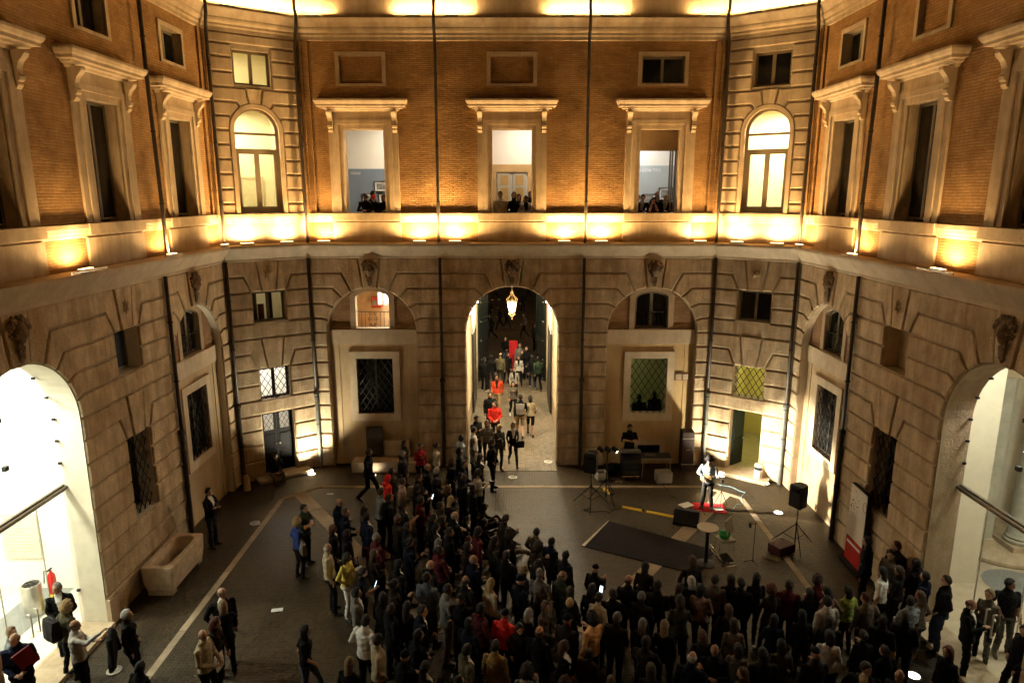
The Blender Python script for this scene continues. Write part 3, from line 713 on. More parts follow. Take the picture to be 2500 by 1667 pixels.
# dark double door on the left, open doorway with green leaf on the right
c = LC / 2; F = FCL
DD = empty('double_door', F.P(c, 0.12, -0.2), label='black double door with two lit latticed panes, left slanted wall', cat='door')
for s in (-1, 1):
    a, b = sorted((c + s * 0.01, c + s * 0.52)); h2 = (b - a) / 2; m2 = (a + b) / 2
    mb = MB(); mb.poly(F, [rect(m2, h2, 0.12, 2.28), rect(m2, h2 - 0.09, 1.60, 2.19)], -0.26, -0.20)
    for z0, z1 in ((0.25, 0.78), (0.86, 1.46)): mb.poly(F, [rect(m2, h2 - 0.07, z0, z1), rect(m2, h2 - 0.11, z0 + 0.04, z1 - 0.04)], -0.201, -0.185)
    lf = mb.build('leaf', mat('door_black', (0.006, 0.006, 0.007), 0.75, spec=0.15), DD)
    MB().box(F, m2 - h2 + 0.09, m2 + h2 - 0.09, 1.60, 2.19, -0.235, -0.228).build('pane', GLASS, lf)
    grille(F, lf, m2, h2 - 0.09, 1.60, 2.19, -0.215, 0.16, 0.008)
    MB().ball(F.P(c + s * 0.06, 1.1, -0.17), 0.03).build('handle', METAL, lf)
MB().box(F, c - 0.53, c + 0.53, 0.0, 0.12, -0.45, 0.02).build('threshold', STONE2, walls['CL'])
for k, F in (('CL', FCL), ('CR', FCR)):
    st = empty('door_step', F.P(LC / 2, 0, 0.3), label='low stone step in front of the %s' % ('black double door' if k == 'CL' else 'open yellow doorway behind the singer'), cat='step')
    mb = MB(); z1 = 0.14; prof = [(0.06, 0.0), (0.50, 0.0), (0.52, 0.05), (0.50, z1 - 0.01), (0.48, z1), (0.06, z1)]
    mb.sweep(F, 0.45, LC - 0.45, prof); mb.build('slab', STONE2, st)
F = FCR
DL = empty('door_leaf', F.P(c + 0.5, 0.12, -0.3), label='dark green door leaf standing open in the yellow doorway', cat='door')
fl = Fr((F.P(c + 0.50, 0, -0.30)[0], F.P(c + 0.50, 0, -0.30)[1]), tuple((-F.n * 0.93 - F.d * 0.30).xy), tuple((-F.d * 0.93 + F.n * 0.30).xy))
mb = MB(); mb.box(fl, 0, 0.62, 0.13, 2.26, -0.025, 0.025)
for z0, z1 in ((0.25, 0.95), (1.05, 2.1)): mb.poly(fl, [rect(0.31, 0.24, z0, z1), rect(0.31, 0.20, z0 + 0.04, z1 - 0.04)], 0.02, 0.04)
mb.build('leaf', GREEND, DL); MB().ball(fl.P(0.55, 1.05, 0.06), 0.03).build('handle', METAL, DL)
MB().box(F, c - 0.53, c + 0.53, 0.0, 0.125, -0.45, 0.02).build('threshold', STONE2, walls['CR'])

# blind arches: brick tympanum, stone band, plaster with a barred window
def blind_arch(k, c, r, up, low, plaster):
    F = spec[k][0]; W = empty('blind_arch', F.P(c, 0, -0.3), walls[k]); nb, nf = -0.62, -0.20
    if k == 'B': nb = -0.48
    half = r - 0.002
    win_u = segp(c, 0.58, 4.97, 6.02, 6.27)
    ty = [(c - half, 4.93), (c + half, 4.93)] + [(c + half * math.cos(math.pi * i / 24), 4.88 + half * math.sin(math.pi * i / 24)) for i in range(25) if math.sin(math.pi * i / 24) * half > 0.06]
    mb = MB(); mb.poly(F, [ty, win_u], nb, nf, 0, 1); mb.build('brick_infill', [BRICK2, STONE2], W)
    fo = [(c - 0.76, 4.935), (c + 0.76, 4.935), (c + 0.76, 6.12)] + [(c + 0.76 * math.cos(a), 6.05 + 0.34 * math.sin(a)) for a in [math.pi * i / 12 for i in range(1, 12)]] + [(c - 0.76, 6.12)]
    fo = [p if math.hypot(p[0] - c, p[1] - 4.88) < half else (c + (p[0] - c) * half * 0.995 / math.hypot(p[0] - c, p[1] - 4.88), 4.88 + (p[1] - 4.88) * half * 0.995 / math.hypot(p[0] - c, p[1] - 4.88)) for p in fo]
    mb = MB(); mb.poly(F, [fo, segp(c, 0.575, 4.975, 6.02, 6.265)], nf - 0.02, nf + 0.035); mb.build('window_surround', STONE2, W)
    MB().box(F, c - half, c + half, 4.43, 4.93, nb, nf + 0.06).build('stone_band', STONE3, W)
    lw = rect(c, 0.64, 1.89, 3.91)
    mb = MB(); mb.poly(F, [[(c - half, 0.0), (c + half, 0.0), (c + half, 4.43), (c - half, 4.43)], lw], nb, nf, 0, 1); mb.build('plaster_infill', [plaster, STONE2], W)
    mb = MB(); mb.poly(F, [rect(c, 0.875, 1.63, 4.15), rect(c, 0.635, 1.895, 3.905)], nf - 0.02, nf + 0.05); mb.build('window_surround', STONE3, W)
    for s in (-1, 1):
        a, b = sorted((c + s * (half - 0.30), c + s * half)); MB().box(F, a, b, 0.0, 4.428, nf - 0.01, nf + 0.02).build('plaster_margin', plaster, W)
    grille(F, W, c, 0.64, 1.90, 3.90, nf - 0.02, 0.235, 0.012)
    if up == 'dark': 
        mb = MB(); mb.poly(F, [segp(c, 0.57, 4.98, 6.02, 6.26), segp(c, 0.50, 5.05, 5.98, 6.19)], nf - 0.14, nf - 0.09); mb.box(F, c - 0.05, c + 0.05, 5.04, 6.2, nf - 0.142, nf - 0.088); mb.build('window_frame', FRAMEG, W)
        mb = MB(); mb.poly(F, [segp(c, 0.56, 4.99, 6.01, 6.25)], nf - 0.122, nf - 0.112); mb.build('pane', DGLASS, W)
    if low == 'dark': panes_frame(F, W, c, 0.635, 1.895, 3.905, nf - 0.15, 2, (), 0.05, FRAMED, DGLASS)
    # wrought-iron balcony rail in the upper opening
    mb = MB()
    mb.tube([F.P(c - 0.57, 5.55, nf - 0.03), F.P(c + 0.57, 5.55, nf - 0.03)], 0.012, 6); mb.tube([F.P(c - 0.57, 5.02, nf - 0.03), F.P(c + 0.57, 5.02, nf - 0.03)], 0.012, 6)
    for i in range(9):
        u = c - 0.52 + 0.13 * i
        if abs(u - c) > 0.15: mb.tube([F.P(u, 5.02, nf - 0.03), F.P(u, 5.55, nf - 0.03)], 0.008, 5)
    for s in (-1, 1):
        for cz, rr in ((5.47, 0.06), (5.28, 0.07), (5.09, 0.06)):
            mb.tube([F.P(c + s * (0.02 + rr + rr * (1 - t / 16) * math.cos(t * 0.62)), cz + rr * (1 - t / 16) * math.sin(t * 0.62), nf - 0.03) for t in range(15)], 0.008, 5)
        mb.tube([F.P(c + s * (0.02 + 0.12 * math.sin(math.pi * t / 8)), 5.06 + 0.45 * t / 8, nf - 0.03) for t in range(9)], 0.008, 5)
    mb.build('balcony_rail', IRON, W, smooth=True)
    return W
blind_arch('B', -BAY, 1.52, 'lit', 'dark', PLASTER2)
bR = blind_arch('B', BAY, 1.52, 'dark', 'lit', PLASTER)
blind_arch('L', SA, 1.52, 'dark', 'dark', PLASTER2); blind_arch('R', SA, 1.52, 'dark', 'dark', PLASTER2)
room(FB, -BAY - 1.6, -BAY + 1.6, 4.6, 6.7, -0.51, -2.7, mat('wall_apricot', (0.75, 0.55, 0.33), 0.8), None, WHITEW)
ceiling_lamp(FB.P(-BAY + 0.6, 6.5, -1.2), 85, 'ceiling lamp in the bright office above the left blind arch', (1.0, 0.93, 0.78))
room(FB, BAY - 1.6, BAY + 1.6, 0.6, 4.4, -0.51, -3.2, GREENW, None, GREENW)
ceiling_lamp(FB.P(BAY - 0.8, 4.2, -1.9), 5, 'ceiling lamp in the green room behind the lattice window', (1.0, 0.95, 0.55))
# inside the bright office: red cabinet, white cupboard, clock face
ob = empty('red_cabinet', FB.P(-BAY - 0.3, 5.34, -2.4), label='red cabinet with a screen in the bright office window', cat='cabinet')
MB().box(FB, -BAY - 0.46, -BAY - 0.12, 5.34, 5.74, -2.69, -2.3).build('carcass', mat('red_lacquer', (0.5, 0.06, 0.025), 0.5), ob); MB().box(FB, -BAY - 0.43, -BAY - 0.28, 5.44, 5.62, -2.305, -2.285).build('screen', mat('screen_grey', (0.25, 0.28, 0.25), 0.3), ob)
ob = empty('white_cupboard', FB.P(-BAY + 0.3, 4.7, -1.5), label='white hanging cupboard in the bright office window', cat='cupboard')
MB().box(FB, -BAY - 0.02, -BAY + 0.38, 5.62, 6.5, -1.8, -1.3).build('carcass', WHITE, ob); MB().box(FB, -BAY + 0.17, -BAY + 0.19, 5.66, 6.46, -1.301, -1.29).build('door_gap', BLACK, ob)

# side walls: window bay details
for k, F in (('L', FL), ('R', FR)):
    W1 = empty('window', F.P(SW, 5.38, 0), walls[k])
    if k == 'L': panes_frame(F, W1, SW, 0.495, 5.39, 6.39, -0.33, 2, (), 0.06, FRAMEG, mat('blue_glass', (0.05, 0.07, 0.11), 0.12, var=0.2))
    else: MB().box(F, SW - 0.498, SW + 0.498, 5.385, 6.395, -0.6, -0.36).build('blind_panel', PLASTER2, W1)
    W2 = empty('barred_window', F.P(SW, 1.8, 0), walls[k])
    panes_frame(F, W2, SW, 0.495, 1.805, 3.835, -0.42, 2, (), 0.05, FRAMED, DGLASS)
    grille(F, W2, SW, 0.5, 1.81, 3.83, -0.10, 0.235, 0.013)

# cellar window, plaques on the far wall
P_ = empty('cellar_window', FB.P(BAY + 0.1, 0.35, -0.28), bR)
mb = MB(); mb.poly(FB, [rect(BAY + 0.10, 0.58, 0.30, 0.92), rect(BAY + 0.10, 0.40, 0.42, 0.72)], -0.22, -0.155); mb.build('surround', STONE2, P_); MB().box(FB, BAY - 0.3, BAY + 0.5, 0.42, 0.72, -0.205, -0.195).build('pane', DGLASS, P_)
pl = empty('wall_plaque', FB.P(5.98, 3.1, -0.27), label='pair of small pale plaques on the yellow plaster by the lattice window', cat='plaque')
MB().box(FB, 5.70, 6.24, 3.12, 3.36, -0.202, -0.162).build('backing', mat('plaque_brown', (0.18, 0.1, 0.06), 0.6), pl)
for a in (5.76, 6.01): MB().box(FB, a, a + 0.19, 3.14, 3.34, -0.163, -0.156).build('plate', STONE2, pl)

# ------------------------------------------------------------------ ground
g = MB(); g.add([(-60, -20, 0), (60, -20, 0), (60, 120, 0), (-60, 120, 0)], [(0, 1, 2, 3)]); o = g.build('ground', GROUND); o['kind'] = 'structure'
def strip(pts, wd, name='paving_strip', z=0.006, m=None):
    """a band of stone slabs let into the cobbles; each slab its own piece"""
    root = empty(name, (pts[0][0], pts[0][1], 0), kind='structure')
    for a, b in zip(pts[:-1], pts[1:]):
        a, b = Vector(a), Vector(b); L_ = (b - a).length; d = (b - a) / L_; q = Vector((-d.y, d.x)) * wd / 2
        t = 0.0
        while t < L_ - 0.05:
            t2 = min(L_, t + random.uniform(0.9, 1.5)); g_ = 0.008; zz = z + random.uniform(0, 0.003)
            p, r = a + d * (t + g_), a + d * (t2 - g_)
            vs = [(x.x, x.y, h) for h in (-0.05, zz) for x in (p - q, r - q, r + q, p + q)]
            mb = MB(); mb.add(vs, [(4, 5, 6, 7), (0, 1, 5, 4), (1, 2, 6, 5), (2, 3, 7, 6), (3, 0, 4, 7)]); mb.build('slab', m or STRIP, root)
            t = t2
    return root
strip([(-7.34, 9.5), (-7.34, 20.3), (-6.35, 21.2), (6.35, 21.2), (7.34, 20.3), (7.34, 9.5)], 0.16)
for s in (-1, 1):
    strip([(s * 6.9, 20.65), (s * 1.6, 13.4)], 0.42, z=0.011)
strip([(-1.6, 22.95), (1.6, 22.95)], 0.9, z=0.012, m=PAVE)

# ------------------------------------------------------------------ passage behind the central arch, portal, piazza
ps = empty('passage', (0, 28.5, 0), kind='structure')
yb0, yb1 = YB + 0.49, 34.3
o = MB().box(Fr((0, 0), (1, 0), (0, 1)), -1.86, 1.86, -0.05, 0.012, YB + 0.02, 36.0).build('passage_floor', PAVE, ps)
for s in (-1, 1):
    F = Fr((s * 1.80, 0), (0, 1), (-s, 0))
    MB().box(F, yb0 + 0.02, yb1, 0, 6.6, -0.2, 0.0).build('passage_wall', CREAM, ps)
    MB().box(F, yb0 + 0.02, yb1, 0, 0.9, -0.1, 0.03).build('dado', STONE2, ps)
    for yy in (25.6, 29.0, 32.4):
        MB().box(F, yy - 0.25, yy + 0.25, 0.9, 5.0, -0.1, 0.05).build('passage_pilaster', STONE2, ps)
mb = MB()   # barrel vault
vs = []; 
for y in (yb0 + 0.02, yb1):
    for i in range(17): a = math.pi * i / 16; vs.append((-1.8 * math.cos(a), y, 5.0 + 1.8 * math.sin(a)))
mb.add(vs, [(i, i + 1, 18 + i, 17 + i) for i in range(16)]); mb.build('vault', CREAM, ps)
FP = Fr((0, 34.8), (1, 0), (0, -1))
mb = MB(); mb.poly(FP, [comb(-14, 14, 9.0, [rpath(0, 1.75, 5.4)])], -0.5, 0.5); mb.build('street_wall', STONE, ps)
for s in (-1, 1):
    d = empty('portal_door', (s * 1.6, 35.2, 0), label='tall dark green portal leaf folded back on the %s of the passage end' % ('left' if s < 0 else 'right'), cat='door', group='portal leaves')
    a, b = Vector((s * 1.72, 34.25)), Vector((s * 1.30, 35.6)); L_ = (b - a).length; dd = (b - a) / L_
    nn = Vector((-dd.y, dd.x)); nn = nn if nn.x * s < 0 else -nn
    F = Fr((a.x, a.y), tuple(dd), tuple(nn))
    MB().box(F, 0, L_, 0.02, 5.3, -0.04, 0.04).build('leaf', GREEND, d)
    for i in range(5):
        mb = MB(); mb.poly(F, [rect(L_ / 2, L_ / 2 - 0.12, 0.2 + i, 1.05 + i), rect(L_ / 2, L_ / 2 - 0.2, 0.28 + i, 0.97 + i)], 0.035, 0.07); mb.build('panel', GREEND, d)
        MB().ball(F.P(0.25, 0.12 + i, 0.05), 0.035, 8, 6).build('stud', METAL, d)
    gt = empty('passage_gate', (s * 1.68, 29.5, 0), label='dark framed gate leaf standing flat on the %s passage wall' % ('left' if s < 0 else 'right'), cat='gate', group='gate leaves in the passage')
    F = Fr((s * 1.72, 0), (0, 1), (-s, 0))
    mb = MB(); mb.poly(F, [rect(30.0, 1.1, 0.05, 3.6), rect(30.0, 1.0, 0.15, 3.5)], 0.0, 0.05); mb.build('frame', IRON, gt)
    MB().box(F, 29.0, 31.0, 0.15, 3.5, 0.01, 0.03).build('panel', FRAMED, gt)
    for zz in (1.2, 2.4): MB().box(F, 28.98, 31.02, zz - 0.04, zz + 0.04, 0.005, 0.055).build('rail', IRON, gt)
# the dark palace across the piazza
pal = empty('far_palace', (0, 74, 0), label='unlit palace front across the dark piazza beyond the passage', cat='building')
FPal = Fr((0, 74), (1, 0), (0, -1)); MB().box(FPal, -25, 25, 0, 16, -1, 0).build('wall', STONE, pal)
for i in range(-4, 5):
    w_ = MB().box(FPal, i * 3.2 - 0.7, i * 3.2 + 0.7, 2.0, 4.4, -0.1, 0.05).build('window', DGLASS, pal)
    mb = MB(); mb.poly(FPal, [rect(i * 3.2, 0.9, 1.8, 4.6), rect(i * 3.2, 0.7, 2.0, 4.4)], -0.05, 0.12); mb.build('surround', STONE2, w_)
for i, (x, y) in enumerate(((-7.5, 50.0), (6.5, 46.0))):   # added out-of-view lamps that brighten the piazza
    sl_ = empty('piazza_fill_lamp', (x, y, 0), label='piazza street lamp beyond the portal, %s' % ('towards the palace', 'by the street wall')[i], cat='street lamp', group='piazza street lamps')
    MB().lathe((x, y, 0), [(0.16, 0), (0.14, 0.3), (0.06, 0.5), (0.05, 4.2), (0.08, 4.25)], 12).build('post', IRON, sl_, smooth=True); MB().lathe((x, y, 4.3), [(0.10, 0), (0.20, 0.35), (0.18, 0.4)], 8).build('lantern_glass', LENSW, sl_); MB().lathe((x, y, 4.7), [(0.24, 0), (0.16, 0.12), (0.03, 0.22)], 8).build('cap', IRON, sl_)
    ld = bpy.data.lights.new('piazza_fill_light', 'POINT'); ld.energy = 800; ld.color = (1.0, 0.66, 0.34); ld.shadow_soft_size = 0.2; lo = bpy.data.objects.new('piazza_fill_light', ld); COL.objects.link(lo); lo.parent = sl_; lo.location = (0, 0, 5.2)
# red totem, lantern, wall lights, exit sign
t = empty('banner_panel', (0.07, 36.4, 0), label='tall narrow red banner panel standing at the passage mouth', cat='banner')
MB().obox((0.07, 36.4, 0.89), (0.46, 0.05, 1.66), 0).build('panel', RED, t); MB().obox((0.07, 36.4, 0.03), (0.54, 0.30, 0.06)).build('base', BLACK, t)
ln = empty('hanging_lantern', (0, 26.6, 4.6), label='ornate gilded lantern glowing under the central arch', cat='lantern')
LB = Vector((0.0, 26.6, 4.68)); GILT = mat('gilt_iron', (0.30, 0.20, 0.09), 0.4, metal=0.7)
LANT = mat('lantern_glass', (1, 1, 0.95), emit=(1.0, 0.86, 0.56), estr=9.0)
MB().lathe(LB + Vector((0, 0, 0.28)), [(0.10, 0.0), (0.145, 0.18), (0.17, 0.40), (0.165, 0.44)], 8).build('glass_body', LANT, ln)
mb = MB()
for i in range(8):
    a = 2 * math.pi * i / 8; e = Vector((math.cos(a), math.sin(a), 0))
    mb.tube([LB + e * 0.105 + Vector((0, 0, 0.26)), LB + e * 0.150 + Vector((0, 0, 0.46)), LB + e * 0.178 + Vector((0, 0, 0.72))], 0.011, 5)
    mb.tube([LB + e * (0.18 + 0.07 * math.sin(t_ * 0.6)) * (1 - t_ / 14) + Vector((0, 0, 0.72 + 0.32 * t_ / 9)) for t_ in range(10)], 0.012, 5)
    mb.tube([LB + e * (0.10 + 0.05 * math.sin(t_ * 0.7)) * (1 - t_ / 10) + Vector((0, 0, 0.26 - 0.24 * t_ / 8)) for t_ in range(9)], 0.010, 5)
    mb.tube([LB + e * (0.19 + 0.035 * math.cos(t_ * 0.7)) + Vector((0, 0, 0.68 + 0.035 * math.sin(t_ * 0.7))) for t_ in range(10)], 0.008, 4)
mb.lathe(LB + Vector((0, 0, 0.70)), [(0.17, 0), (0.19, 0.02), (0.17, 0.05), (0.05, 0.08)], 12); mb.lathe(LB + Vector((0, 0, 0.235)), [(0.05, 0), (0.11, 0.02), (0.10, 0.045)], 12)
mb.lathe(LB + Vector((0, 0, 1.02)), [(0.02, 0), (0.07, 0.04), (0.03, 0.09), (0.01, 0.13)], 10); mb.lathe(LB + Vector((0, 0, -0.03)), [(0.005, 0), (0.03, 0.03), (0.01, 0.07)], 8)
mb.build('scrollwork', GILT, ln, smooth=True)
MB().tube([LB + Vector((0, 0, 1.1)), LB + Vector((0, 0, 2.1))], 0.012, 6).build('chain', IRON, ln)
def point_light(name, loc, power, col, parent=None, rad=0.08):
    ld = bpy.data.lights.new(name, 'POINT'); ld.energy = power; ld.color = col; ld.shadow_soft_size = rad
    lo = bpy.data.objects.new(name, ld); COL.objects.link(lo); lo.location = Vector(loc) - (wpos(parent) if parent else Vector((0, 0, 0)))
    if parent: lo.parent = parent
    return lo
point_light('lantern_light', LB + Vector((0, 0, 0.2)), 22, (1.0, 0.78, 0.45), ln, 0.12)
for s in (-1, 1):
    wl_ = empty('wall_lamp', (s * 1.66, 24.6, 5.2), label='small bright lamp high on the %s wall of the passage' % ('left' if s < 0 else 'right'), cat='wall lamp', group='passage wall lamps')
    MB().obox((s * 1.74, 24.6, 5.2), (0.10, 0.16, 0.24)).build('bracket', IRON, wl_)
    MB().ball((s * 1.63, 24.6, 5.2), 0.07, 12, 8).build('bulb', LENSW, wl_)
    point_light('wall_lamp_light', (s * 1.50, 24.6, 5.2), 620, (1.0, 0.86, 0.62), wl_, 0.08)
    w2_ = empty('wall_lamp', (s * 1.66, 30.5, 4.2), label='small lamp deep inside the passage on the %s wall' % ('left' if s < 0 else 'right'), cat='wall lamp', group='passage wall lamps')
    MB().obox((s * 1.74, 31.6, 4.6), (0.10, 0.16, 0.24)).build('bracket', IRON, w2_); MB().ball((s * 1.63, 31.6, 4.6), 0.05, 12, 8).build('bulb', LENSW, w2_)
    point_light('wall_lamp_light', (s * 1.50, 31.6, 4.6), 300, (1.0, 0.86, 0.62), w2_, 0.08)
ex = empty('exit_sign', (-1.4, 26.2, 5.0), label='small lit exit sign on the left passage wall', cat='sign')
MB().obox((-1.60, 26.4, 4.95), (0.24, 0.04, 0.13)).build('box', mat('exit_face', (0.8, 0.95, 0.9), emit=(0.75, 0.95, 0.88), estr=2.2), ex); MB().obox((-1.74, 26.4, 4.95), (0.10, 0.03, 0.03)).build('bracket', METAL, ex)

# ------------------------------------------------------------------ glazed arches in the side walls with the lobbies behind
def glazed_arch(k, lit, label):
    F = spec[k][0]; c = SG; n = -0.55
    G = empty('glass_screen', F.P(c, 0, n), label=label, cat='glass screen')
    # reveal (stone on the outer part, plaster within)
    path = apath(c, 1.519, 4.88, 32)
    for (na, nb_, m_, nm) in ((-0.30, -0.601, STONE2, 'reveal'),):
        pass
    for u0, u1, z0, z1 in ((c - 1.50, c - 0.62, 0.03, 3.27), (c - 0.60, c - 0.01, 0.03, 3.27), (c + 0.01, c + 0.60, 0.03, 3.27), (c + 0.62, c + 1.50, 0.03, 3.27)):
        MB().box(F, u0, u1, z0, z1, n - 0.006, n + 0.006).build('pane', GLASSG, G)
    zr = [3.42, 4.40, 5.35]
    for u0, u1 in ((c - 1.50, c - 0.005), (c + 0.005, c + 1.50)):
        for za, zb in ((3.42, 4.395), (4.405, 5.345)):
            u0_, u1_ = u0, u1
            if zb > 4.9: lim = math.sqrt(1.5 ** 2 - (zb - 4.88) ** 2); u0_ = max(u0, c - lim); u1_ = min(u1, c + lim)
            MB().box(F, u0_, u1_, za, zb, n - 0.006, n + 0.006).build('pane', GLASSG, G)
    a0 = math.asin((5.355 - 4.88) / 1.5)
    top = [(c + 1.5 * math.cos(a0 + (math.pi - 2 * a0) * i / 16), 4.88 + 1.5 * math.sin(a0 + (math.pi - 2 * a0) * i / 16)) for i in range(17)]
    mb = MB(); mb.poly(F, [top], n - 0.006, n + 0.006); mb.build('pane', GLASSG, G)
    mb = MB(); mb.tube([F.P(c - 1.52, 3.345, n + 0.05), F.P(c + 1.52, 3.345, n + 0.05)], 0.038, 10); mb.box(F, c - 1.5, c + 1.5, 3.27, 3.42, n - 0.03, n + 0.03); mb.build('transom_rail', BRONZE, G, smooth=True, flat_angle=40)
    for s in (-1, 1):
        for z in (0.9, 3.9, 4.4, 4.88):
            MB().box(F, c + s * 1.49 - 0.022, c + s * 1.49 + 0.022, z - 0.025, z + 0.025, n - 0.03, n + 0.035).build('clamp', BLACK, G)
        for a in (0.35, 0.75, 1.2):
            u, z = c + s * 1.47 * math.cos(a), 4.88 + 1.47 * math.sin(a); MB().box(F, u - 0.025, u + 0.025, z - 0.022, z + 0.022, n - 0.03, n + 0.035).build('clamp', BLACK, G)
    for z in (4.40, 5.35): MB().box(F, c - 0.05, c + 0.05, z - 0.045, z + 0.045, n - 0.035, n + 0.04).build('clamp', BLACK, G)
    for s in (-1, 1):   # door pulls
        mb = MB(); u = c + s * 0.10; mb.tube([F.P(u, 0.85, n + 0.02), F.P(u, 0.85, n + 0.09), F.P(u, 1.35, n + 0.09), F.P(u, 1.35, n + 0.02)], 0.018, 8); mb.build('door_pull', METAL, G, smooth=True)
        MB().box(F, c + s * 0.61 - 0.008, c + s * 0.61 + 0.008, 0.03, 3.27, n - 0.01, n + 0.012).build('edge_strip', METAL, G)
    sl = MB().box(F, c - 1.51, c + 1.51, 0.0, 0.10, -0.60, 0.16); sl.build('threshold_step', STONE2, walls[k])
    return G
glazed_arch('L', True, 'frameless glass door screen filling the white lit arch, left side')
glazed_arch('R', False, 'frameless glass door screen filling the beige arch, right side')
# arch surrounds (smooth stone ring and plinth)
for k, F in (('L', FL), ('R', FR)):
    for s in (-1, 1):
        a, b = sorted((SG + s * 1.51, SG + s * 1.85)); MB().box(F, a, b, 0, 0.62, 0.0, 0.10).build('plinth_block', STONE2, walls[k])

# left lobby: bright white
FLOORW = mat('lobby_floor', (0.62, 0.57, 0.48), 0.35, var=0.1); FLOORG = mat('lobby_floor_grey', (0.22, 0.22, 0.21), 0.35, var=0.1)
room(FL, 9.4, 15.2, 0.02, 6.7, -0.62, -6.5, WHITEW, FLOORW, WHITEW)
o = MB().box(FL, 9.42, 15.18, 0.021, 0.028, -2.6, -1.7).build('floor_band', FLOORG); o['kind'] = 'structure'
for i, (u, n) in enumerate(((13.0, -2.0), (11.0, -2.0), (12.6, -4.6))):
    ceiling_lamp(FL.P(u, 6.5, n), 280, 'bright ceiling lamp in the white lobby, %s' % ('over the bin', 'over the entrance', 'at the back')[i], (1.0, 0.96, 0.84), 1.0)
nt_ = empty('notice_board', FL.P(15.1, 2.0, -3.2), label='large pale text panel on the lobby wall behind glass', cat='notice')
FWl = Fr((-9.1, 15.18), (1, 0), (0, -1))
MB().box(FWl, -3.25, -2.35, 0.85, 2.0, 0.0, 0.03).build('board', mat('notice_cream', (0.70, 0.64, 0.48), 0.8), nt_)
for i in range(11): MB().box(FWl, -3.15, -3.15 + random.uniform(0.45, 0.7), 1.88 - i * 0.085, 1.90 - i * 0.085, 0.03, 0.033).build('text_line', mat('grey_print', (0.45, 0.42, 0.36), 0.8), nt_)
bn = empty('waste_bin', (-11.05, 14.15, 0.02), label='brushed steel waste bin inside the glass doors, left arch', cat='bin')
MB().lathe((-11.05, 14.15, 0.02), [(0.19, 0), (0.21, 0.02), (0.21, 0.72), (0.19, 0.75), (0.17, 0.75), (0.17, 0.60)], 24).build('body', METAL, bn, smooth=True, flat_angle=40)
mb = MB(); [mb.tube([(-11.05 + 0.15 * math.cos(a), 14.15 + 0.15 * math.sin(a), 0.74), (-11.05 - 0.15 * math.cos(a), 14.15 - 0.15 * math.sin(a), 0.76)], 0.014, 5) for a in (0.3, 1.1, 2.0, 2.7)]; mb.build('lid', BLACK, bn)
fe = empty('fire_extinguisher', (-10.66, 14.3, 0.02), label='red fire extinguisher on the lobby floor by the bin', cat='extinguisher')
REDP = mat('red_paint', (0.55, 0.02, 0.015), 0.35)
MB().lathe((-10.66, 14.3, 0.45), [(0.07, 0), (0.085, 0.03), (0.085, 0.42), (0.06, 0.50), (0.025, 0.53), (0.025, 0.58)], 18).build('cylinder', REDP, fe, smooth=True)
mb = MB(); mb.tube([(-10.66, 14.3, 1.02), (-10.76, 14.23, 1.05), (-10.78, 14.21, 0.75)], 0.014, 6); mb.obox((-10.66, 14.27, 1.06), (0.03, 0.16, 0.03)); mb.build('hose', BLACK, fe)
mb = MB(); mb.lathe((-10.66, 14.3, 0.02), [(0.14, 0), (0.15, 0.02), (0.15, 0.30), (0.12, 0.34), (0.09, 0.43)], 16); mb.build('stand', mat('yellow_paint', (0.6, 0.45, 0.05), 0.5), fe)
o = MB().box(FR, 15.4, 15.55, 0.02, 6.9, -2.45, -0.63).build('partition_wall', mat('wall_beige', (0.62, 0.55, 0.44), 0.85, var=0.05)); o['kind'] = 'structure'
# right lobby: beige hall with columns and a round step
room(FR, 9.4, 19.0, 0.02, 6.9, -0.64, -7.5, mat('wall_beige', (0.62, 0.55, 0.44), 0.85, var=0.05), mat('lobby_floor_beige', (0.46, 0.38, 0.28), 0.4, var=0.12), WHITEW)
for i, (u, n) in enumerate(((13.4, -1.9), (12.4, -5.6))): ceiling_lamp(FR.P(u, 6.7, n), 165, 'ceiling lamp in the beige hall, %s' % ('near the glass', 'above the round step')[i], (1.0, 0.94, 0.80), 0.8)
STG = mat('column_stone', (0.40, 0.37, 0.30), 0.6, var=0.15)
for i, (x, y) in enumerate(((13.75, 17.0), (15.0, 17.6))):
    cl = empty('column', (x, y, 0), label='grey stone column in the beige hall, %s the glass doors' % ('nearest' if i == 0 else 'deeper behind'), cat='column', group='hall columns')
    MB().lathe((x, y, 0.30), [(0.34, 0), (0.36, 0.05), (0.36, 0.09), (0.30, 0.12), (0.33, 0.17), (0.30, 0.22), (0.27, 0.26), (0.265, 2.0), (0.23, 4.6), (0.26, 4.65), (0.34, 4.8), (0.36, 4.9)], 28).build('shaft', STG, cl, smooth=True, flat_angle=50)
    MB().obox((x, y, 0.16), (0.80, 0.80, 0.28)).build('plinth', STONE2, cl); MB().obox((x, y, 5.28), (0.80, 0.80, 0.16)).build('abacus', STONE2, cl)
pil = empty('pilaster', (12.85, 17.2, 0), label='flat grey stone pilaster in the beige hall left of the columns', cat='pilaster'); MB().obox((12.85, 17.3, 2.6), (0.42, 0.5, 4.6)).build('shaft', STG, pil); MB().obox((12.85, 17.3, 0.2), (0.52, 0.6, 0.3)).build('base', STONE2, pil); MB().obox((12.85, 17.3, 5.0), (0.6, 0.66, 0.22)).build('capital', STONE2, pil)
stp = empty('round_step', (13.5, 17.5, 0), label='low curved stone step at the foot of the hall columns', cat='step')
MB().lathe((13.5, 17.5, 0.02), [(1.5, 0), (1.54, 0.03), (1.54, 0.11), (1.50, 0.14), (0.1, 0.14)], 40).build('slab', STONE2, stp, smooth=True, flat_angle=40)
o = MB().lathe((12.55, 15.3, 0.021), [(0.75, 0), (0.75, 0.004), (0.05, 0.005)], 32).build('floor_inlay', FLOORG); o['kind'] = 'structure'

